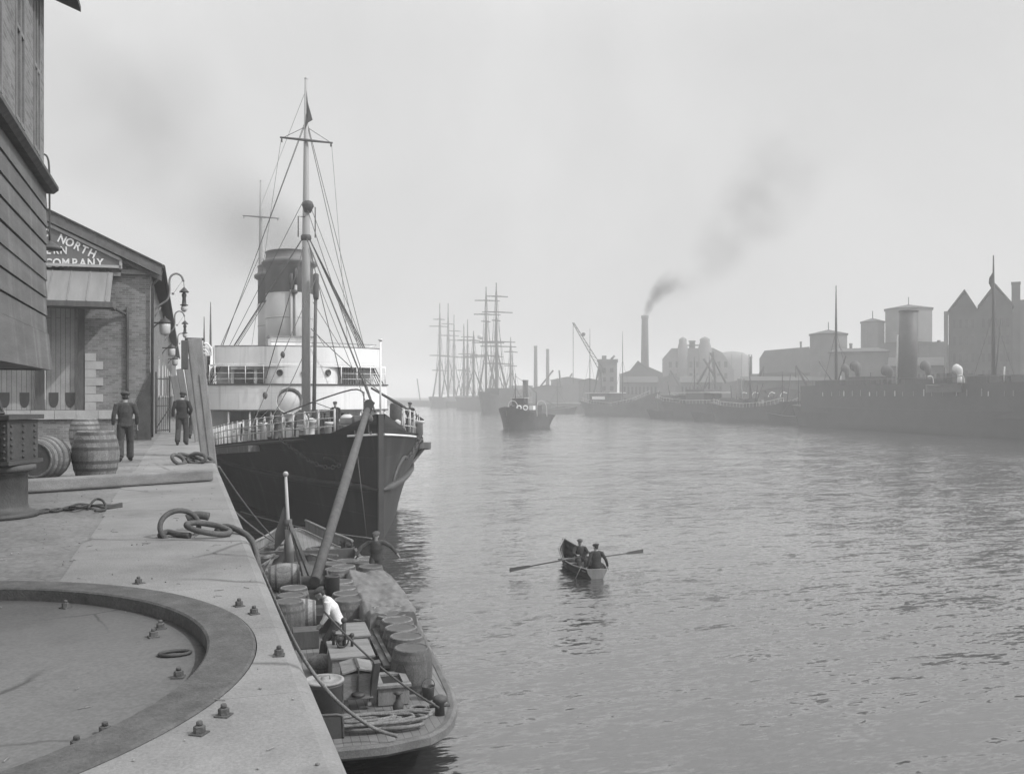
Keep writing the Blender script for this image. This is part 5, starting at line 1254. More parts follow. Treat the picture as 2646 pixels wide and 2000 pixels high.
# rope held across the steamer bow
hr = M(); a = P(520,1105,47.5); b = P(803,1163,37.0); hr.tube(sag(a, b, .15), .03, 6); tag(hr.build('hauling_rope', X['rope'], loc=tuple(b)), 'slack rope running low across the dark steamer bow to the spread-armed man', 'rope')
w_ = M(); a = G(560,1262,QZ); a.x = .72; pts = [Vector((.70, 12.0, QZ-.1)), MW[bg_] @ PT(640,1395,2.6), MW[bg_] @ PT(720,1505,1.8), MW[bg_] @ PT(800,1568,1.15), MW[bg_] @ PT(860,1590,1.0)]
w_.tube(smoothpts(pts, 6), .03, 7); tag(w_.build('stern_warp', X['rope'], loc=tuple(pts[-1])), 'thick warp sagging from the quay edge down to the lighter stern', 'rope')
# ------------------------------------------------------------------ rowing boat with two men
S_ = G(1289, 1250, 0); B_ = P(1219, 1200, 36.3); B_.z = 0
dv = B_-S_; LBt = dv.length; rzb = math.atan2(dv.y, dv.x)-math.pi/2
rb = thing('rowing_boat', 'small open clinker rowing boat with two men on the river', 'boat', (S_.x, S_.y, 0), rzb)
# local: y 0 stern .. LBt bow
dkr = interp([0,.2,.5,.8,1], [.37,.56,.66,.46,.03]); wlr = interp([0,.2,.5,.8,1], [.18,.36,.46,.3,.02]); zr = interp([0,.3,.6,.85,1], [.34,.31,.38,.58,.78])
m = M(); n = 28; k = 8; vs = []
for sd in (-1, 1):
    for inner in (0, 1):
        vs = []
        for i in range(n+1):
            t = i/n
            for j in range(k+1):
                u = j/k; z = -.18+(zr(t)+.18)*u; h = (wlr(t)*min(1,u*3)+(dkr(t)-wlr(t))*u**1.2)*(.95 if t < .98 else 1); st_ = (.012 if j % 2 else 0)
                vs.append((sd*max(.012, h+st_-inner*.03), t*LBt*(1+.03*u*(t > .9)), z+inner*.06*(u < .3)))
        fs = [(i*(k+1)+j, i*(k+1)+j+1, (i+1)*(k+1)+j+1, (i+1)*(k+1)+j) for i in range(n) for j in range(k)]
        m.add(vs, fs, False)
m.build('hull', mat('tarred_boat', .04, .7, .3, 2, .3, 20), rb)
m = M(); ring_ = [(-dkr(0)-.0, .34), (dkr(0), .34), (dkr(0)*.9, .2), (dkr(0)*.55, .0), (.0, -.14), (-dkr(0)*.55, 0), (-dkr(0)*.9, .2)]
m.prism([(a, -.02, b) for a, b in ring_], (0, .05, 0)); m.build('transom', X['wood'], rb)
for sd in (-1, 1):
    m = M(); m.tube([(sd*dkr(i/16), i/16*LBt, zr(i/16)+.01) for i in range(17)], .028, 6); m.build('gunwale', X['wood'], rb)
m = M(); m.box(-.42,.42,.12,.5,.22,.26); m.box(-.6,.6,1.75,2.0,.20,.24); m.box(-.55,.55,2.8,3.0,.18,.22); m.build('thwart', X['wood'], rb)
m = M()
for i in range(9):
    t = .12+.09*i
    for sd in (-1,1): m.tube([(sd*(dkr(t)-.04), t*LBt, zr(t)), (sd*(wlr(t)-.05), t*LBt, .05), (sd*.05, t*LBt, -.05)], .014, 5)
m.build('ribs', X['wood'], rb)
m = M(); m.tube([(0, LBt*1.01, -.1), (0, LBt*1.03, .80)], .04, 6); m.build('stem_post', X['darkwood'], rb)
SIT = dict(pelvis=(0,0,.10), chest=(0,.05,.40), neck=(0,.07,.62), head=(0,.10,.76), sL=(-.185,.06,.57), sR=(.185,.06,.57), hL=(-.09,.02,.09), hR=(.09,.02,.09),
   kL=(-.13,.40,.16), kR=(.13,.40,.16), aL=(-.13,.44,-.20), aR=(.13,.44,-.20), tL=(-.14,.60,-.24), tR=(.14,.60,-.24))
mw = MW[rb]
ro = mw @ Vector((-.05, 1.88, .26))
person('rower facing the stern with both oars lifted, pale collar and flat cap', tuple(ro), rzb+math.pi, dict(SIT, eL=(-.30,.22,.36), eR=(.30,.22,.36), wL=(-.22,.44,.34), wR=(.22,.44,.34), gripL=True, gripR=True), 'coat', 'trouser', sc=.97, hat='offwhite' if 0 else 'capc')
pa_ = mw @ Vector((.10, .30, .30))
person('passenger in a dark jacket and flat cap seated at the boat stern, back turned', tuple(pa_), rzb, dict(SIT, eL=(-.30,-.02,.30), eR=(.33,-.06,.30), wL=(-.36,.02,.06), wR=(.40,-.04,.06), look=(-.5,1,-.1)), 'coat', 'trouser', sc=.99)
def oar(label, a, b):
    a = Vector(a); b = Vector(b); t = (b-a).normalized()
    o = M(); L = (b-a).length; p1 = a+t*(L-.85); o.tube([a, a+t*.25, a+t*.3, p1], [.02,.02,.028,.022], 7)
    u = Vector((0,0,1)); v = t.cross(u).normalized()
    q = [p1-u*.022, p1+t*.12-u*.05, b-u*.075, b+u*.075, p1+t*.12+u*.05, p1+u*.022]
    o.prism([p-v*.012 for p in q], v*.024)
    return tag(o.build('oar', X['hullgrey'], loc=tuple(a)), label, 'oar', 'oars of the rowing boat')
hL_ = mw @ Vector((.20, 1.44, .52)); hR_ = mw @ Vector((-.30, 1.44, .50))
oar('long oar stretching from the rower to the left above the water', P(1256,1202,33.9), P(1101,1231,32.6))
oar('oar rising to the right beyond the seated passenger', P(1264,1208,33.9), P(1389,1190,35.4))
m = M(); m.tube([mw @ Vector((-.45,.35,.4)), mw @ Vector((-.75,.25,-.1))], .014, 5); tag(m.build('boat_hook', X['wood'], loc=tuple(mw @ Vector((-.45,.35,.4)))), 'thin stick leaning over the left side of the rowing boat', 'stick')

# ------------------------------------------------------------------ ships and boats farther off
def far_frame(A, B): 
    """A bow, B stern on the water (world) -> location, rotation, length; local y runs from bow to stern"""
    A = Vector((A[0],A[1],0)); B = Vector((B[0],B[1],0)); d = B-A
    return A, math.atan2(d.y, d.x)-math.pi/2, d.length
X['farhull'] = mat('far_dark_hull', .025, .6, .3, .5)
X['farhull2'] = mat('far_grey_hull', .06, .6, .3, .5)
X['farwood'] = mat('far_spars', .035, .7, .2, .5)
def vessel(name, label, cat, A, B, beam, zbow, zmid, zstern, hm='farhull', group=None, rail=True, fullness=1.0):
    loc, rz, L = far_frame(A, B)
    t = thing(name, label, cat, (loc.x, loc.y, 0), rz, group)
    b2 = beam/2
    wlv = interp([0,.04*L,.12*L,.3*L,.75*L,.92*L,L], [.05,b2*.3,b2*.62,b2*.96,b2*.98,b2*.7,b2*.12])
    dkv = interp([0,.03*L,.08*L,.2*L,.8*L,.94*L,.99*L,L], [.1,b2*.4,b2*.7,b2,b2,b2*.88,b2*.5,b2*.2])
    zv = interp([0,.2*L,.5*L,.8*L,L], [zbow,(zbow+2*zmid)/3,zmid,(zstern+2*zmid)/3,zstern])
    m = M(); hull_mesh(m, L, wlv, dkv, zv, n=40, k=6, pw=1.6, rake=lambda u: -1.2*u, rakes=lambda u: 1.6*u); m.build('hull', X[hm], t)
    if rail:
        r = M()
        for sd in (-1,1):
            pts = [Vector((sd*dkv(L*i/24)*.97, L*i/24, zv(L*i/24))) for i in range(1,24)]
            for p in pts: r.tube([p, p+Vector((0,0,.95))], .04, 4)
            r.tube([p+Vector((0,0,.95)) for p in pts], .05, 4)
        r.build('rail', X['offwhite'], t)
    return t, L, zv
# harbour tug, seen three-quarters from the bow
tA, tB = P(1099, 920, 177), P(1170, 915, 188)
R3 = Vector(_R); F3 = Vector(_F)
tg, L, zv = vessel('harbour_tug', 'small bluff steam tug with two white lifebuoys in mid river', 'tug', (tA.x, tA.y), (tB.x, tB.y), 7.0, 4.3, 2.9, 2.4, 'farhull2', rail=False)
TI = MW[tg].inverted()
def TP(px, py, D): return TI @ P(px, py, D)
k_ = L/15
m = M(); m.box(-1.7,1.7,3.6*k_,11.5*k_,2.4,4.5); m.build('deckhouse', X['hullgrey'], tg)
m = M(); m.box(-1.3,1.3,4.0*k_,5.8*k_,4.55,5.9); w_ = m.build('wheelhouse', X['farwood'], tg)
m = M(); m.box(-1.5,1.5,3.7*k_,6.1*k_,5.92,6.05); m.build('wheelhouse_roof', X['offwhite'], w_)
m = M(); m.lathe([(.60,4.4),(.55,9.3),(.62,9.35),(.62,9.55),(.42,9.55)], 16, (0,7.4*k_,0)); m.build('funnel', X['buff'], tg)
for y_, z_ in ((2.9*k_,10.7),(12.4*k_,7.2)): m = M(); m.tube([(0,y_,2.4),(0,y_,z_)], [.11,.05], 6); m.build('mast', X['farwood'], tg)
m = M(); m.tube([(0,2.9*k_,10.2),(0,7.4*k_,8.9),(0,12.4*k_,7)], .035, 4); m.tube([(0,2.9*k_,8),(-2.4,5*k_,3)], .03, 4); m.tube([(0,2.9*k_,8),(2.4,5*k_,3)], .03, 4); m.build('stays', X['farwood'], tg)
for sx in (-7, 7):
    m = M(); c = TP(1128+sx, 881, 176.3); t_ = TI.to_3x3() @ R3
    m.tube([c+t_*.40*math.cos(a)+Vector((0,0,.40*math.sin(a))) for a in [2*math.pi*i/18 for i in range(18)]], .12, 6, closed=True); m.build('lifebuoy', X['white'], tg)
m = M(); c = TP(1150, 881, 177.5); m.obox(c, (.9,.9,.8), 0); m.build('white_locker', X['white'], tg)
for px in (1098, 1160):
    m = M(); c = TP(px, 900, 178); t_ = TI.to_3x3() @ R3
    m.tube(smoothpts([c, c+Vector((0,0,2.2)), c+t_*.5+Vector((0,0,3.0)), c+t_*1.3+Vector((0,0,2.9)), c+t_*1.8+Vector((0,0,2.0)), c+t_*1.9]), .07, 5); m.build('boat_davit', X['offwhite'], tg)
m = M(); 
for sd in (-1,1): m.tube([(sd*3.0*min(1,(.12+s_/5)), s_*k_, max(2.5, 4.2-.27*s_)-.35) for s_ in (.3,1,2.5,5,7,9,11,13,14.3)], .16, 6)
m.build('fender', X['trim'], tg)
for (px, py) in ((1106,885),(1143,884)):
    q = TP(px, 855, 178); person('deckhand in dark clothes standing on the tug, '+('by the left davit' if px < 1120 else 'right of the lifebuoys'), tuple(MW[tg] @ Vector((q.x*.6, max(q.y,1.5), 2.9))), 2.6, {}, 'coat', 'trouser')

# large dark steamer on the right
sA = G(1722, 917, 0); sB = sA + (G(2212, 946, 0)-sA)*1.25
ss, L, zv = vessel('cargo_steamer', 'long dark cargo steamer with tall plain funnel moored on the right bank', 'ship', (sA.x, sA.y), (sB.x, sB.y), 11, 4.4, 4.0, 4.2, 'farhull', rail=False)
ssw = MW[ss].inverted()
dsh = (sB-sA).normalized()
def SSp(px, py, off=0):
    """point on the steamer's centre line plane at pixel px, py (+off across)"""
    nrm = Vector((dsh.y, -dsh.x, 0)); r = Vector(ray(px, py)); o = Vector((0,0,EYE))
    t = (Vector((sA.x,sA.y,0))+nrm*off-o).dot(nrm)/r.dot(nrm); return ssw @ (o+r*t)
face = -5.3 if (ssw @ Vector((0,0,0))).x < 0 else 5.3
a, b = SSp(1779, 834), SSp(2212, 834); y0, y1 = a.y, L-4
top = a.z
m = M()
m.box(-5.3, 5.3, y0, y1, 3.0, top); m.build('raised_hull', X['farhull'], ss)
m = M()
for i in range(22):
    q = y0+9+(y1-y0-12)*(i+rnd.uniform(-.3,.3))/22; zt_ = top-rnd.uniform(.9,1.4)
    m = M(); m.box(face*1.004-.03, face*1.004+.03, q, q+rnd.uniform(.1,.3), top-2.1, zt_); m.build('bulwark_port', X['offwhite'] if i % 3 == 0 else X['trim'], ss)
fu_ = SSp(1960, 800); ft = SSp(1962, 671)
m = M(); m.tube([(0,fu_.y,top-1),(0,fu_.y+.4,ft.z)], [1.62,1.60], 28); m.tube([(0,fu_.y+.4,ft.z-.25),(0,fu_.y+.4,ft.z+.02)], [1.72,1.72], 28); m.build('funnel', X['fblack'], ss)
m = M(); m.tube([(face*.35,fu_.y-.5,top),(face*.35,fu_.y-.1,top+9)], .16, 6); m.build('steam_pipe', X['offwhite'], ss)
for (px, y0p, fl) in ((1806, 617, 0), (2146, 552, 1)):
    q = SSp(px, y0p); mm_ = M(); mm_.tube([(0,q.y,top-1),(0,q.y,top+(q.z-top)*.6),(0,q.y,q.z)], [.32,.24,.09], 8)
    mo = mm_.build('mast', X['farwood'], ss); d = M()
    for dx in (-9, 9): d.tube([(0,q.y,top+(q.z-top)*.55),(0,q.y+dx*.55,top)], .05, 4)
    if not fl: d.tube([(0,q.y+.3,top),(0,q.y+3.6,top+6)], .16, 6); d.tube([(0,q.y-.3,top),(0,q.y-6.5,top+5.2)], .14, 6); d.tube([(0,q.y+3.6,top+6),(0,q.y,q.z*.6)], .05, 4)
    else:
        d.prism([Vector(p) for p in ((0,q.y-.05,q.z-2.6),(0,q.y-.9,q.z-3.5),(0,q.y-1.0,q.z-4.3),(0,q.y-.3,q.z-5.4),(0,q.y-.1,q.z-4.4))], (.05,0,0)); d.tube([(0,q.y+.3,top),(0,q.y+1.6,top+10)], .1, 5)
    d.build('derricks_and_stays', X['farwood'], ss)
for (px, py, r_, mt_) in ((1845,800,.75,'fblack'),(1869,796,.95,'fblack'),(1938,806,.95,'farhull2'),(2022,796,.8,'fblack'),(2104,804,.72,'offwhite')):
    q = SSp(px, py); cowl(ss, face*.3 if mt_ != 'offwhite' else face*.5, q.y, top-.3, q.z-top+.9, r_, X[mt_], face=-1)
for (px0, px1, y0p) in ((1795,1850,822),(1862,1905,815),(1985,2060,826),(2130,2180,812)):
    a, b = SSp(px0, y0p), SSp(px1, y0p); hs_ = M(); hs_.box(-3.6, 3.6, a.y, b.y, top-.1, max(a.z, top+.8)); hs_.build('deckhouse', X['farhull'], ss)
for (px0, px1) in ((2070,2150),):
    a, b = SSp(px0, 842, 0), SSp(px1, 842, 0); bt = M(); LL = b.y-a.y
    hull_mesh(bt, LL, interp([0,.15*LL,.5*LL,.85*LL,LL],[.1,.6,.9,.6,.1]), interp([0,.15*LL,.5*LL,.85*LL,LL],[.12,.8,1.1,.8,.12]), interp([0,LL/2,LL],[1.0,.75,1.0]), zb=-.3, n=14, k=4)
    bt.v = [(p[0]+face*1.15, p[1]+a.y, p[2]+top-1.2) for p in bt.v]; bt.build('lifeboat', X['hullgrey'], ss)
    dv_ = M()
    for q in (a.y+.6, b.y-.6): dv_.tube(smoothpts([(face*.98,q,top-2),(face*.98,q,top+.6),(face*1.08,q,top+1.2),(face*1.18,q,top+1.1)]), .09, 5)
    dv_.build('davit', X['offwhite'], ss)
m = M()
for i in range(26):
    q = y0+2+(y1-y0-4)*i/26; m.tube([(face*.97,q,top),(face*.97,q,top+1.0)], .045, 4)
m.tube([(face*.97,y0+1,top+1.0),(face*.97,y1,top+1.0)], .04, 4); m.build('rail', X['hullgrey'], ss)

# coasters along the right bank
def mastset(t, y, zb, zt, r=.16, boom=None, stays=5, nm='mast'):
    m = M(); m.tube([(0,y,zb),(0,y,zb+(zt-zb)*.7),(0,y,zt)], [r,r*.8,r*.35], 7)
    for s_ in (-1,1): m.tube([(0,y,zb+(zt-zb)*.62),(0,y+s_*stays,zb)], .045, 4)
    if boom: m.tube([(0,y,zb+.5),(boom[0],y+boom[1],zb+boom[2])], .12, 6)
    return m.build(nm, X['farwood'], t)
def on_axis(A, B, px, py):
    d = (Vector((B[0],B[1],0))-Vector((A[0],A[1],0))).normalized(); n = Vector((d.y,-d.x,0)); r = Vector(ray(px,py)); o = Vector((0,0,EYE))
    t = (Vector((A[0],A[1],0))-o).dot(n)/r.dot(n); p = o+r*t
    return (p-Vector((A[0],A[1],0))).xy.length, p.z
A, B = G(1420, 900, 0), G(1266, 896, 0)
c1, L, zv = vessel('coaster', 'grey coaster with high flared bow and boat in davits below the jib crane', 'ship', A, B, 8, 7.6, 3.2, 5.2, 'farhull2')
q = on_axis(A, B, 1345, 716); mastset(c1, q[0], 3, q[1], boom=(0,7,4)); q = on_axis(A, B, 1248, 712); mastset(c1, min(q[0],L-2), 3, q[1], boom=(0,-6,5))
m = M(); q0, q1 = on_axis(A,B,1330,850)[0], on_axis(A,B,1290,850)[0]; m.box(-3,3,q0,q1,3,7.2); m.build('bridge_house', X['farhull2'], c1); m = M(); m.box(-3.6,3.6,q0-1,q1+2,7.25,7.5); m.build('bridge_deck', X['offwhite'], c1)
m = M(); 
for s_ in (-3.9,3.9): m = M(); m.box(s_-.2,s_+.2,q0+1,q0+7,5.2,6.2); m.build('lifeboat', X['white'], c1)
A, B = G(1425, 902, 0), G(1600, 908, 0)
c2, L, zv = vessel('coaster', 'dark coaster with white rails lying before the brick works', 'ship', A, B, 8.5, 6.4, 4.2, 4.6, 'farhull')
m = M(); q0, q1 = on_axis(A,B,1440,860)[0], on_axis(A,B,1470,860)[0]; m.box(-2.6,2.6,q0,q1,4.2,6.6); m.build('deckhouse', X['farhull2'], c2); m = M(); q0, q1 = on_axis(A,B,1500,860)[0], on_axis(A,B,1540,860)[0]; m.box(-3,3,q0,q1,4.2,8.2); m.build('deckhouse', X['farhull2'], c2)
m = M(); m.box(-3.6,3.6,q0-6,q1+3,7.2,7.4); m.build('bridge_deck', X['offwhite'], c2)
q = on_axis(A,B,1500,770); mastset(c2, q[0], 4, q[1], boom=(0,6,6)); q = on_axis(A,B,1532,760); mastset(c2, q[0], 4, q[1], boom=(0,-5,7))
A, B = G(1545, 910, 0), G(1716, 915, 0)
c3, L, zv = vessel('coaster', 'dark coaster with pale thin funnel and white davits next to the big steamer', 'ship', A, B, 7.5, 5.0, 3.6, 5.2, 'farhull')
q = on_axis(A,B,1598,818); m = M(); m.lathe([(.62,3.5),(.6,q[1]),(.66,q[1]+.05),(.45,q[1]+.1)], 14, (0,q[0],0)); m.build('funnel', X['offwhite'], c3)
m = M(); m.box(-2.4,2.4,q[0]-3,q[0]+3,3.6,5.6); m.build('deckhouse', X['farhull2'], c3)
m = M()
for px in (1580, 1640):
    y_ = on_axis(A,B,px,850)[0]
    for dy in (0, 3.5): m.tube(smoothpts([(-3.4,y_+dy,3.6),(-3.4,y_+dy,6.2),(-3.6,y_+dy+.6,7.2),(-4.1,y_+dy+1.4,7.0)]), .1, 5)
m.build('davit', X['white'], c3)
m = M(); y_ = on_axis(A,B,1625,870)[0]; m.box(-4.2,-3.4,y_,y_+6,4.6,5.4); m.build('lifeboat', X['offwhite'], c3)
q = on_axis(A,B,1620,780); mastset(c3, q[0], 3.5, q[1], stays=3)
q = on_axis(A,B,1690,800); mastset(c3, q[0], 3.5, q[1], stays=3, boom=(0,-5,4))
# sailing ships upriver
def sailing_ship(label, A, B, masts, zh, beam=9, sail=False, name='sailing_ship'):
    t, L, zv = vessel(name, label, 'sailing ship', A, B, beam, zh*1.15, zh, zh*1.2, 'farhull2', 'tall-masted sailing ships upriver', rail=False)
    inv = MW[t].inverted(); rdir = (inv.to_3x3() @ R3)
    for (px, ytop, yards) in masts:
        y_, zt = on_axis(A, B, px, ytop); y_ = min(max(y_, 2), L-2); D_ = (MW[t] @ Vector((0,y_,0)) - Vector((0,0,EYE))).dot(F3); k_ = D_/2000
        zt = EYE+(855-ytop)*k_
        m = M(); m.tube([(0,y_,zh),(0,y_,zh+(zt-zh)*.45),(0,y_,zh+(zt-zh)*.75),(0,y_,zt)], [.6,.5,.38,.2], 7); mo = m.build('mast', X['farwood'], t)
        for (yy, h0, h1) in yards:
            z = EYE+(855-yy)*k_; b = M(); c = Vector((0,y_-.4,z))
            b.tube([c-rdir*h0*k_, c, c+rdir*h1*k_-Vector((0,0,.3))], [.22,.33,.22], 6); b.build('yard', X['farwood'], mo)
        s = M()
        for sd in (-1,1):
            for i in range(4): s.tube([(0,y_,zh+(zt-zh)*.45),(sd*beam*.5,y_+1+i*1.2,zh)], .12, 4); s.tube([(0,y_,zh+(zt-zh)*(.75 if i % 2 else .96)),(0,y_+sd*(4+3.5*i),zh+2)], .06, 4)
            s.tube([(0,y_,zh+(zt-zh)*.75),(sd*beam*.5,y_+5,zh)], .06, 4); s.tube([(0,y_,zt),(0,y_+sd*11,zh+3)], .05, 4)
        s.build('shrouds', X['farwood'], mo)
    return t, L
A, B = P(934,880,495), P(982,880,560)
sailing_ship('distant three-masted sailing ship nearest the left end of the far shore', A, B, ((950,655,((705,22,20),(768,22,22),(800,16,18),(690,14,12))),(968,655,((725,22,24),(700,14,14),(770,20,22))),(988,680,((715,12,16),(735,14,18)))), 5.2)
A, B = P(990,882,455), P(1075,882,395)
t, L = sailing_ship('tallest sailing ship with long yards, middle of the upriver moorings', A, B, ((1023,715,((735,12,14),(770,20,24))),(1050,620,((649,24,30),(679,26,32),(740,30,40),(694,10,10),(768,34,30))),(1091,611,((640,20,26),(674,30,36),(738,36,42),(748,34,44),(692,9,10),(785,26,30)))), 5.6)
inv = MW[t].inverted(); m = M(); 
q = inv @ P(1025,770,430); rd = inv.to_3x3() @ R3; m.tube([q-rd*2.5, q, q+rd*4.5], [.3,.7,.35], 8); q = inv @ P(1038,728,425); m.ball(q, (1.6,1.6,1.2), 8, 6); m.build('furled_sail', X['offwhite'], t)
A, B = P(1042,893,335), P(1112,893,345)
v_, L, zv = vessel('steam_collier', 'dark bluff hull lying behind the harbour tug', 'ship', A, B, 9, 8.0, 6.2, 6.5, 'farhull2', rail=False)
m = M(); m.box(-3.5,3.5,5,L-3,5.5,9.2); m.build('deckhouse', X['farhull2'], v_)
q = on_axis(A,B,1111,756); mastset(v_, min(q[0],L-1), 5, q[1], stays=2.5)
A, B = P(1000,882,470), P(1018,882,520)
sailing_ship('faint sailing ship between the two larger ones, overlapping the tallest', A, B, ((998,700,((735,14,16),(772,18,20),(800,14,14))),(1010,690,((728,14,16),(765,20,22)))), 5.4)
A, B = P(1072,884,430), P(1110,884,470)
sailing_ship('bare-masted ship right of the tallest sailing ship', A, B, ((1070,735,((770,12,14),)),(1103,728,((760,14,16),(790,14,14)))), 5.4)
# a vessel lying beyond the steamer at the same quay
t = thing('moored_ketch', 'ketch moored beyond the steamer, only its bare masts seen above the piles', 'ship', (2.2, 150, 0))
m = M(); hull_mesh(m, 22, interp([0,5,16,22],[.1,2,2.2,1]), interp([0,4,17,22],[.2,2.4,2.5,1.6]), interp([0,11,22],[3,2.2,2.6]), n=24, k=5); m.build('hull', X['farhull'], t)
for y_, px, py in ((6, 455, 652), (14, 441, 684)):
    p = SX(px, py, 2.2+(1.5 if px > 450 else 0)); D_ = (150+y_)*.9434+.7; z = EYE+(855-py)*D_/2000; x_ = (px-403)*.9434*D_/2000-2.2
    m = M(); m.tube([(x_,y_,2),(x_,y_,z*.75),(x_,y_,z)], [.2,.17,.06], 7); m.tube([(x_,y_,z*.7),(x_+2,y_+3,2.4)], .03, 4); m.build('mast', X['farwood'], t)

# more small craft and boats tied up along the far side
def lighter(label, px, py, D, L=14, ang=0, mast_=0, hm='farhull'):
    a = P(px, 855, D); d = Vector((math.sin(ang), math.cos(ang), 0))
    A = a; B = a+d*L
    t, L_, zv = vessel('moored_lighter', label, 'lighter', A, B, 4.2, 2.6, 1.7, 2.2, hm, 'lighters moored off the right bank', rail=False)
    m = M(); m.box(-1.3,1.3,L*.55,L*.8,1.5,3.3); m.build('cabin', X['farhull2'], t)
    if mast_: mastset(t, L*.4, 1.8, mast_, r=.12, stays=4, boom=(0,4,3))
    return t
lighter('open lighter lying left of the grey coaster', 1215, 0, 345, 16, -1.2)
lighter('masted lighter lying under the jib crane', 1240, 0, 330, 15, -1.3, 13)
lighter('small lighter alongside the grey coaster bow', 1405, 0, 262, 14, 1.9)
lighter('pale lighter alongside the coaster with white rails', 1500, 0, 236, 13, 1.9, 0, 'farhull2')
lighter('masted ketch-rigged lighter against the coaster with pale funnel', 1668, 0, 206, 14, 2.2, 11)
# gear on the long steamer's deck
for i, px in enumerate((1788, 1812, 1830, 1900, 1918, 1990, 2040, 2062, 2090, 2130, 2165, 2195)):
    q = SSp(px, 815); m = M(); w_ = rnd.uniform(.5,1.4); hh = rnd.uniform(.6,1.8); m.box(-2.2+rnd.uniform(-1,1), 1.5, q.y, q.y+w_, top-.1, top+hh); m.build('deck_gear', X['farhull'] if i % 2 else X['farhull2'], ss)
for i, px in enumerate((1825, 1890, 1925, 2010, 2050, 2115, 2180)):
    q = SSp(px, 800); m = M(); m.tube([(1.0,q.y,top),(1.0,q.y+.2,top+rnd.uniform(1.6,3.4))], .12, 5); m.build('vent_post', X['farhull'] if i % 3 else X['offwhite'], ss)

# deck gear on the bank-side ships: posts, houses, boats and cargo under way
for t, A, B, x0, x1, base in ((c1, G(1420,900,0), G(1266,896,0), 1275, 1410, 3.3), (c2, G(1425,902,0), G(1600,908,0), 1430, 1590, 4.2), (c3, G(1545,910,0), G(1716,915,0), 1552, 1705, 3.6)):
    for i in range(13):
        y_ = on_axis(A, B, x0+(x1-x0)*(i+rnd.uniform(.1,.9))/13, 855)[0]; m = M(); q = rnd.random()
        if q < .4: m.box(-2+rnd.uniform(-1,1), rnd.uniform(0,2), y_, y_+rnd.uniform(.8,3), base-.3, base+rnd.uniform(.9,2.6)); m.build('deck_gear', X['farhull' if rnd.random() < .6 else 'farhull2'], t)
        elif q < .75: m.tube([(rnd.uniform(-2,2),y_,base-.3),(rnd.uniform(-2,2),y_+rnd.uniform(-2,2),base+rnd.uniform(3,8))], .14, 5); m.build('derrick_post', X['farwood'], t)
        else: m.ball((rnd.uniform(-2,2),y_,base+1.0), (.55,.55,.7), 8, 6); m.lathe([(.3,-.4),(.3,1)], 8, (0,y_,base)); m.build('ventilator', X['trim'], t)
# ------------------------------------------------------------------ the far bank: quay, warehouses, works, cranes
q = M(); q.prism([(139,-40,-3),(139,420,-3),(128,700,-3),(60,1500,-3),(880,1500,-3),(880,-40,-3)], (0,0,6.4))
tag(q.build('far_quay', mat('far_quay_stone', .12, .9, .2, .3)), 'dark far quay running along the right side of the river', kind='structure')
q = M(); q.prism([(-390,690,-3),(-390,1500,-3),(52,1500,-3),(20,900,-3),(-2,690,-3)], (0,0,5.5)); tag(q.build('upriver_shore', X['farhull2']), 'low hazy shore closing the view upriver', kind='structure')
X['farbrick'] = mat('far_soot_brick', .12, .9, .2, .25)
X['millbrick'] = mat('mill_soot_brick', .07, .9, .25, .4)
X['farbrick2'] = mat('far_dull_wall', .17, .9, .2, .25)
X['farroof'] = mat('far_slate', .07, .8, .2, .3)
X['fariron'] = mat('far_iron', .06, .7, .2, .5)
class FB:
    def __init__(s, name, label, cat, Xc, D, group=None):
        ph = math.atan((Xc-1106)/2000); rz = -YAW-ph; s.c = math.cos(ph)
        s.D = D; s.Xc = Xc; p = P(Xc, 855, D); s.t = thing(name, label, cat, (p.x, p.y, 3.4), rz, group)
    def x(s, X_): return (X_-s.Xc)*s.D/2000*s.c
    def z(s, Y_): return EYE-3.4+(855-Y_)*s.D/2000
def win_grid(t, x0, x1, z0, z1, nx, nz, y, w=.45, h=.5):
    dx, dz = (x1-x0)/nx, (z1-z0)/nz
    for i in range(nx):
        for j in range(nz): M().box(x0+dx*(i+.5-w/2), x0+dx*(i+.5+w/2), y-.05, y+.02, z0+dz*(j+.5-h/2), z0+dz*(j+.5+h/2)).build('window', X['glass'], t)
# gabled mill
f = FB('gabled_mill', 'tall dark mill with two steep gables on the right bank', 'mill', 2120, 196); x, z = f.x, f.z
m = M(); zb = -.2
m.prism([(x(2048),0,zb),(x(2186),0,zb),(x(2186),0,z(662)),(x(2149),0,z(622)),(x(2112),0,z(668)),(x(2083),0,z(632)),(x(2048),0,z(672))], (0,22,0)); m.build('wall', X['millbrick'], f.t)
m = M()
for (xa, xp, xb, yp, ye) in ((2046,2083,2112.5,628,674),(2111.5,2149,2189,618,666)):
    for (p, q_) in (((xa, ye),(xp, yp)), ((xp, yp),(xb, ye))):
        a = Vector((x(p[0]),-.3,z(p[1]))); b = Vector((x(q_[0]),-.3,z(q_[1]))); m.prism([a, b, b+Vector((0,0,.5)), a+Vector((0,0,.5))], (0,22.5,0))
m.build('roof', X['farroof'], f.t)
m = M(); win_grid(f.t, x(2054), x(2108), 2, z(680), 4, 5, -.02); win_grid(f.t, x(2118), x(2182), 2, z(680), 5, 5, -.02)
m = M(); m.box(x(2040)-.2, x(2046), -.2, 3, zb, z(670)); m.build('downpipe_bay', X['farbrick2'], f.t)
f = FB('chimney_block', 'plain stone block with a square chimney at the right edge beyond the mill', 'building', 2205, 206); x, z = f.x, f.z
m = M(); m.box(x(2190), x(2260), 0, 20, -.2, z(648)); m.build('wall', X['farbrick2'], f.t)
m = M(); m.box(x(2185), x(2204), -1.5, 1.2, -.2, z(614)); m.box(x(2184), x(2205), -1.6, 1.3, z(614), z(610)); m.build('chimney', X['farbrick'], f.t)
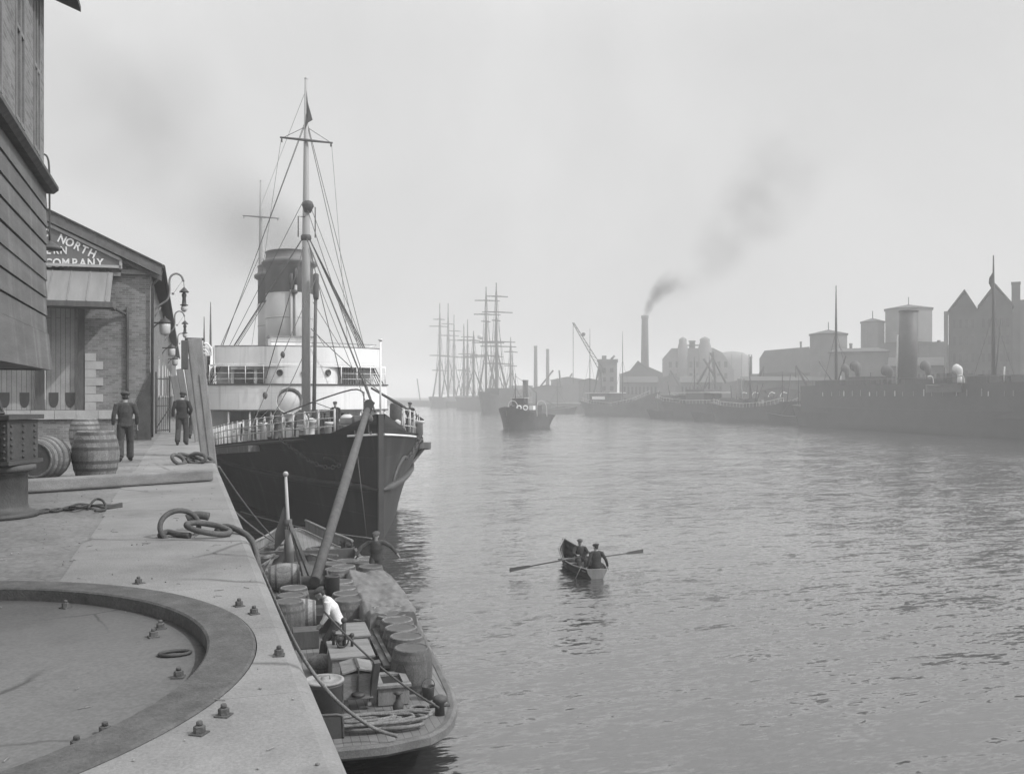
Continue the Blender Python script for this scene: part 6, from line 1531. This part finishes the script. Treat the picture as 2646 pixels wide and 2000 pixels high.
# water-tank like towers with pyramid caps
def tank_house(f, X0, X1, Yw0, Yw1, Ya, n=8, mt='farbrick2', dep=None):
    x, z = f.x, f.z; r = (x(X1)-x(X0))/2; c = (x(X0)+x(X1))/2
    m = M(); m.lathe([(r*1.04, z(Yw0)),(r*1.04, z(Yw1))], n, (c, r, 0), smooth=False, a0=math.pi/n); w_ = m.build('tank_wall', X[mt], f.t)
    m = M(); m.lathe([(r*1.1, z(Yw1)),(r*1.1, z(Yw1)+.3),(.3, z(Ya)),(.0, z(Ya)+.2)], n, (c, r, 0), smooth=False, a0=math.pi/n); m.tube([(c,r,z(Ya)),(c,r,z(Ya)+2.2)], .12, 5); m.build('cap_roof', X['farroof'], f.t)
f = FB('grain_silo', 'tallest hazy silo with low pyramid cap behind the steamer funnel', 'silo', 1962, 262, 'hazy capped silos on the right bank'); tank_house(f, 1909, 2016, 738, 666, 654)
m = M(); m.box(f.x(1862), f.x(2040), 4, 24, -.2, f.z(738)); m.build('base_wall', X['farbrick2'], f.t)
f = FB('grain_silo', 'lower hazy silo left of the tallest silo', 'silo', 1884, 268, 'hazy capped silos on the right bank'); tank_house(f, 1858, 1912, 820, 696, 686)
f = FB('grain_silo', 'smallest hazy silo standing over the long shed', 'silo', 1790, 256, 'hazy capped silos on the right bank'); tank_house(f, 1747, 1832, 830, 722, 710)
f = FB('low_warehouse', 'low hazy warehouse between silos and mill', 'warehouse', 2035, 240); m = M(); m.prism([(f.x(2006),0,-.2),(f.x(2060),0,-.2),(f.x(2060),0,f.z(752)),(f.x(2036),0,f.z(738)),(f.x(2006),0,f.z(744))], (0,15,0)); m.build('wall', X['farbrick2'], f.t)
f = FB('low_warehouse', 'low hazy warehouse under the two silos', 'warehouse', 1850, 235); m = M(); m.box(f.x(1790), f.x(1920), 0, 14, -.2, f.z(762)); m.build('wall', X['farbrick2'], f.t); m = M(); m.prism([(f.x(1788),-.4,f.z(762)),(f.x(1922),-.4,f.z(762)),(f.x(1900),7,f.z(752)),(f.x(1810),7,f.z(752))],(0,0,.3)); m.build('roof', X['farroof'], f.t)
# long curved-roof shed
f = FB('long_shed', 'long dark slab-sided shed with chamfered roof, middle of the right bank', 'shed', 1695, 300); x, z = f.x, f.z
m = M(); m.prism([(x(1640),0,z(806)),(x(1640),0,z(774)),(x(1651),0,z(757)),(x(1748),0,z(750)),(x(1760),0,z(806))], (0,30,0)); m.build('upper_wall', X['farbrick'], f.t)
m = M(); m.box(x(1620), x(1800), 2, 28, -.2, z(807)); m.build('lower_wall', X['farbrick2'], f.t)
f = FB('quay_shed', 'low quay shed with long flat roof behind the coasters', 'shed', 1690, 255); x, z = f.x, f.z
m = M(); m.box(x(1600), x(1800), 0, 12, -.2, z(822)); m.build('wall', X['farbrick'], f.t); m = M(); m.prism([(x(1596),-.6,z(822)),(x(1596),13,z(822)),(x(1596),6,z(812))], (x(1804)-x(1596),0,0)); m.build('roof', X['farroof'], f.t)
# works with two capped towers
f = FB('brick_works', 'hazy brick works with two capped stubby towers behind the coasters', 'factory', 1510, 390); x, z = f.x, f.z
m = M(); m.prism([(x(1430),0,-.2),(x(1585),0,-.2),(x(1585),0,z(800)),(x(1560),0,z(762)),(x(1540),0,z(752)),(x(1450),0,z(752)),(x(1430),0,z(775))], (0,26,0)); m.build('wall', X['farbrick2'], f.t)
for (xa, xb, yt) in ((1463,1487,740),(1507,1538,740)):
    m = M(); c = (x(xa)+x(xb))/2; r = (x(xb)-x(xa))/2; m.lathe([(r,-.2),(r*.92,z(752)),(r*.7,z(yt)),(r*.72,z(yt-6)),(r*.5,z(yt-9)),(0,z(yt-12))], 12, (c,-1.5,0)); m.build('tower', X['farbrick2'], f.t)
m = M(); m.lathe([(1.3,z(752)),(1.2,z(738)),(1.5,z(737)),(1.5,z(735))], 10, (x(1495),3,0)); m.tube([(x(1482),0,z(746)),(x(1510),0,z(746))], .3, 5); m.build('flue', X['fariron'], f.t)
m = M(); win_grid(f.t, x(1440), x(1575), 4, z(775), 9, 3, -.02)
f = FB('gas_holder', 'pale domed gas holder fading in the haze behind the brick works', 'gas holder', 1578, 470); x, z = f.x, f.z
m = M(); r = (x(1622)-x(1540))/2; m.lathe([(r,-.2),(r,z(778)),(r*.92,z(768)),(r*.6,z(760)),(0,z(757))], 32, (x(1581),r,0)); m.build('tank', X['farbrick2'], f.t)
m = M(); 
for i in range(12): a = 2*math.pi*i/12; m.tube([(x(1581)+r*1.05*math.cos(a), r+r*1.05*math.sin(a), -.2), (x(1581)+r*1.05*math.cos(a), r+r*1.05*math.sin(a), z(765))], .3, 5)
m.build('guide_frame', X['fariron'], f.t)
# gabled house and tall chimney
f = FB('gabled_house', 'pointed gabled building at the foot of the smoking chimney', 'building', 1385, 350); x, z = f.x, f.z
m = M(); m.prism([(x(1338),0,-.2),(x(1432),0,-.2),(x(1432),0,z(806)),(x(1400),0,z(792)),(x(1378),0,z(782)),(x(1362),0,z(800)),(x(1338),0,z(808))], (0,18,0)); m.build('wall', X['farbrick'], f.t)
m = M(); m.prism([(x(1360),-.4,z(801)),(x(1378),-.4,z(779)),(x(1400),-.4,z(798)),(x(1400),-.4,z(800)),(x(1378),-.4,z(782))], (0,19,0)); m.build('roof', X['farroof'], f.t)
f = FB('factory_chimney', 'tall tapering factory chimney giving off black smoke', 'chimney', 1393, 400); x, z = f.x, f.z
m = M(); m.lathe([(x(1403)-x(1393),-.2),(x(1400)-x(1393),z(690)),(x(1401)-x(1393),z(687)),(x(1401)-x(1393),z(682)),(1.0,z(682))], 20); m.build('stack', X['farbrick'], f.t)
for (px, w_, yt, lb) in ((1157,7,747,'thin distant chimney with pale bands, left one of a pair'), (1183,6.5,754,'thin dark distant chimney, right one of a pair')):
    f = FB('thin_chimney', lb, 'chimney', px, 480, 'pair of thin distant chimneys'); m = M(); r = w_/2*480/2000; m.lathe([(r*1.3,-.2),(r,f.z(yt+3)),(r*1.15,f.z(yt+2)),(r*1.1,f.z(yt)),(r*.6,f.z(yt))], 14); m.build('stack', X['farbrick2'], f.t)
# jib crane on a tower
f = FB('jib_crane', 'quay crane with long lattice jib on a square tower', 'crane', 1312, 330); x, z = f.x, f.z
m = M(); m.box(x(1292), x(1333), 0, 7, -.2, z(782)); m.box(x(1290), x(1335), -.3, 7.3, z(782), z(776)); m.box(x(1300), x(1310), 1, 4, z(776), z(768)); m.tube([(x(1320),2,z(776)),(x(1328),2,z(768))], .4, 5); m.build('tower', X['farbrick2'], f.t)
m = M(); win_grid(f.t, x(1296), x(1330), 4, z(790), 2, 3, -.02)
m = M(); a = Vector((x(1303),-.5,z(806))); b = Vector((x(1238),-.5,z(697)))
for o_ in (-.9, .9): m.bar(a+Vector((o_,o_*.4,0)), b+Vector((o_*.25,0,0)), .28, .28)
for i in range(14): t0 = i/14; m.bar(a.lerp(b,t0)+Vector((.9*(1-t0*.75),.3,0)), a.lerp(b,(i+1)/14)+Vector((-.9*(1-t0*.75),-.3,0)), .12)
m.ball(a.lerp(b,.74)+Vector((.9,0,.5)), .7, 8, 6); m.tube([b, Vector((b.x, b.y, z(830)))], .1, 4); m.build('jib', X['fariron'], f.t)
m = M(); m.tube([(x(1278),0,-.2),(x(1293),0,z(796))], .35, 5); m.tube([(x(1300),-.6,-.2),(x(1300),-.6,z(806))], .4, 5); m.build('legs', X['fariron'], f.t)
# derrick cranes behind the second coaster
for (Xc, D, pts, lb) in ((1540, 300, ((1520,775,1545,815),(1535,762,1568,828),(1541,760,1546,860),(1506,830,1541,770)), 'double derrick crane behind the second coaster'), (1205, 420, ((1165,838,1195,800),(1208,800,1212,845)), 'small derrick left of the jib crane')):
    f = FB('derrick_crane', lb, 'crane', Xc, D); m = M()
    for (a, b, c, d) in pts: m.tube([(f.x(a),0,f.z(b)),(f.x(c),0,f.z(d))], .4, 5)
    m.tube([(f.x(Xc),0,-.2),(f.x(Xc),0,f.z(820))], .5, 6); m.build('jib', X['fariron'], f.t)
    m = M(); m.box(f.x(Xc)-3, f.x(Xc)+3, -2, 2, -.2, 3.5); m.build('engine_house', X['farbrick'], f.t)
# low sheds filling the bank
for (x0, x1, yt, D, lb, pk) in ((1190,1262,815,430,'low dark shed with ridged roof behind the thin chimneys',1225),(1150,1215,832,400,'lowest shed beside the tug, pale roof',1180),(1250,1300,818,380,'square shed at the foot of the jib',1272),(1425,1470,812,360,'small shed right of the smoking chimney',1445),(1560,1640,822,340,'long low shed under the gas holder',1600),(1080,1150,838,520,'faint far shed behind the tall sailing ship',1110),(1640,1720,838,235,'coal heap shed beside the big steamer bow',1680)):
    f = FB('quay_shed', lb, 'shed', (x0+x1)/2, D); x, z = f.x, f.z; e = 5
    m = M(); m.prism([(x(x0),0,-.2),(x(x1),0,-.2),(x(x1),0,z(yt+6)),(x(pk),0,z(yt)),(x(x0),0,z(yt+7))], (0,12,0)); m.build('wall', X['farbrick'], f.t)
    m = M(); m.prism([(x(x0)-.4,-.4,z(yt+7)),(x(pk),-.4,z(yt)),(x(x1)+.4,-.4,z(yt+6)),(x(x1)+.4,-.4,z(yt+5)),(x(pk),-.4,z(yt-1)),(x(x0)-.4,-.4,z(yt+6))], (0,13,0)); m.build('roof', X['farroof'], f.t)
f = FB('channel_beacon', 'faint slanting beacon pole near the left end of the far shore', 'beacon', 905, 620); m = M(); m.tube([(f.x(901),0,f.z(818)),(f.x(909),0,-3)], .4, 5); m.build('pole', X['fariron'], f.t); m = M(); m.box(-1.2,1.2,-1.2,1.2,-3.4,-2); m.build('base', X['fariron'], f.t)

# more of the bank: chimneys, cranes, sheds with window rows, roof gear
for (px, yt, D, w_, lb) in ((1452,768,430,5,'short faint chimney beside the brick works'),(1622,770,330,5,'short thin chimney right of the gas holder'),(1730,738,310,4,'slim vent chimney on the long shed roof line'),(1838,742,300,6,'stub chimney between the small and the lower silo'),(2028,735,250,6,'stub chimney just left of the mill')):
    f = FB('short_chimney', lb, 'chimney', px, D); m = M(); r = w_/2*D/2000; m.lathe([(r*1.2,-.2),(r,f.z(yt+4)),(r*1.25,f.z(yt+3)),(r*1.2,f.z(yt)),(r*.5,f.z(yt))], 10); m.build('stack', X['farbrick'], f.t)
for (Xc, D, yt, dx, lb) in ((1470,330,800,-22,'light quay crane leaning left behind the coasters'),(1632,270,792,18,'light quay crane leaning right beside the pale funnel'),(1745,232,790,-26,'quay crane just left of the long steamer bow mast'),(1222,440,806,14,'faint quay crane near the tug')):
    f = FB('quay_crane', lb, 'crane', Xc, D); m = M(); m.tube([(0,0,-.2),(0,0,f.z(835))], .6, 6); m.bar((0,0,f.z(838)), (f.x(Xc+dx),0,f.z(yt)), .5, .5); m.tube([(f.x(Xc-dx*.3),0,f.z(828)),(f.x(Xc+dx),0,f.z(yt))], .12, 4); m.tube([(f.x(Xc+dx),0,f.z(yt)),(f.x(Xc+dx),0,f.z(yt+26))], .12, 4); m.build('jib', X['fariron'], f.t)
    m = M(); m.box(-1.8,1.8,-1.5,1.5,f.z(846),f.z(833)); m.build('cab', X['farbrick'], f.t)
for (x0, x1, yt, D, nx, lb) in ((1100,1150,842,470,7,'faint windowed store upriver of the tug'),(1345,1420,826,330,9,'windowed store below the smoking chimney'),(1470,1560,826,310,11,'windowed goods store behind the dark coaster'),(1920,2040,790,225,12,'windowed store behind the long steamer funnel')):
    f = FB('goods_store', lb, 'warehouse', (x0+x1)/2, D); m = M(); m.box(f.x(x0),f.x(x1),0,10,-.2,f.z(yt)); m.build('wall', X['farbrick'], f.t)
    m = M(); m.prism([(f.x(x0)-.3,-.4,f.z(yt)),(f.x(x0)-.3,10.4,f.z(yt)),(f.x(x0)-.3,5,f.z(yt)+2.2)], (f.x(x1)-f.x(x0)+.6,0,0)); m.build('roof', X['farroof'], f.t)
    for i in range(nx): 
        a = f.x(x0)+(f.x(x1)-f.x(x0))*(i+.25)/nx; M().box(a, a+(f.x(x1)-f.x(x0))*.5/nx, -.06, .02, f.z(yt)*.45, f.z(yt)*.8).build('window', X['glass'], f.t)

# ------------------------------------------------------------------ smoke
def smoke_mat(name, L, r0, r1, bow, dens, col, scale, lo, hi, fade0, fade1):
    """soft-edged plume: density falls off from the bowed centre line (object coordinates, z along the plume)"""
    m = bpy.data.materials.new(name); m.use_nodes = True; n, l = m.node_tree.nodes, m.node_tree.links; n.clear()
    def mth(op, a, b=None, clamp=False):
        q = n.new('ShaderNodeMath'); q.operation = op; q.use_clamp = clamp
        for k, v in enumerate((a, b)):
            if v is None: continue
            if isinstance(v, (int, float)): q.inputs[k].default_value = v
            else: l.new(v, q.inputs[k])
        return q.outputs[0]
    v = n.new('ShaderNodeVolumePrincipled'); v.inputs['Color'].default_value = (col,)*3+(1,)
    t = n.new('ShaderNodeTexCoord'); sp = n.new('ShaderNodeSeparateXYZ'); l.new(t.outputs['Object'], sp.inputs[0])
    T = mth('DIVIDE', sp.outputs[2], L)
    xc = mth('MULTIPLY', mth('MULTIPLY', T, mth('SUBTRACT', 1.0, T)), 4*bow)
    z = n.new('ShaderNodeTexNoise'); z.inputs['Scale'].default_value = scale; z.inputs['Detail'].default_value = 3
    l.new(t.outputs['Object'], z.inputs['Vector'])
    dx = mth('SUBTRACT', sp.outputs[0], xc); rr = mth('SQRT', mth('ADD', mth('MULTIPLY', dx, dx), mth('MULTIPLY', sp.outputs[1], sp.outputs[1])))
    R = mth('ADD', mth('MULTIPLY', T, r1-r0), r0)
    fall = mth('SUBTRACT', 1.0, mth('DIVIDE', rr, R), True)
    e0 = mth('DIVIDE', T, fade0, True); e1 = mth('DIVIDE', mth('SUBTRACT', 1.0, T), fade1, True)
    r = n.new('ShaderNodeMapRange'); r.inputs[1].default_value = lo; r.inputs[2].default_value = hi; r.inputs[3].default_value = 0; r.inputs[4].default_value = dens
    l.new(z.outputs[0], r.inputs[0])
    d = mth('MULTIPLY', mth('MULTIPLY', r.outputs[0], fall), mth('MULTIPLY', e0, e1)); l.new(d, v.inputs['Density'])
    o = n.new('ShaderNodeOutputMaterial'); l.new(v.outputs[0], o.inputs['Volume']); return m
def plume(name, label, a, b, r0, r1, bow, dens, col, scale, lo=.35, hi=.65, fade0=.03, fade1=.5):
    a = Vector(a); b = Vector(b); L = (b-a).length; zax = (b-a).normalized()
    yax = zax.cross(Vector((0,0,1)).cross(zax)).normalized(); xax = Vector((0,0,1)); xax = (xax-zax*xax.dot(zax)).normalized(); yax = zax.cross(xax)
    m = M(); k = 24; m.tube([(bow*4*(i/k)*(1-i/k), 0, L*i/k) for i in range(k+1)], [(r0+(r1-r0)*i/k)*1.02 for i in range(k+1)], 20)
    o = m.build(name, smoke_mat(name, L, r0, r1, bow, dens, col, scale, lo, hi, fade0, fade1))
    mt = Matrix((xax, yax, zax)).transposed().to_4x4(); mt.translation = a; o.matrix_world = mt
    tag(o, label, 'smoke', kind='stuff'); return o
plume('chimney_smoke', 'dark smoke pouring from the tall factory chimney', P(1393,688,400), P(1470,600,406), 1.5, 7.5, 3.0, .62, .10, .2, .32, .62, .02, .7)
plume('chimney_smoke', 'fading smoke drifting up right from the factory chimney', P(1400,672,402), P(1740,250,440), 4, 36, -10, .034, .2, .045, .38, .66, .08, .55)
plume('funnel_smoke', 'grey smoke blowing left from the steamer funnels', P(662,566,75), P(440,486,87), 2.6, 7.5, 1.0, .15, .28, .25, .12, .62, .02, .75)
plume('funnel_smoke', 'thin smoke veil hanging high over the shed', P(560,520,80), P(170,120,105), 4, 15, 0, .055, .35, .11, .36, .66, .2, .4)
# ------------------------------------------------------------------ air: one closed box of even haze
hz = M().box(-420, 920, -80, 2420, -7.5, 48).build('haze', None)
hm = bpy.data.materials.new('haze_air'); hm.use_nodes = True
hn, hl = hm.node_tree.nodes, hm.node_tree.links; hn.clear()
pv = hn.new('ShaderNodeVolumePrincipled'); pv.inputs['Color'].default_value = (.97, .97, .97, 1)
pv.inputs['Density'].default_value = .0013; pv.inputs['Anisotropy'].default_value = .1
ho = hn.new('ShaderNodeOutputMaterial'); hl.new(pv.outputs[0], ho.inputs['Volume'])
hz.data.materials.clear(); hz.data.materials.append(hm)
tag(hz, 'pale smoky haze over the river', kind='stuff')
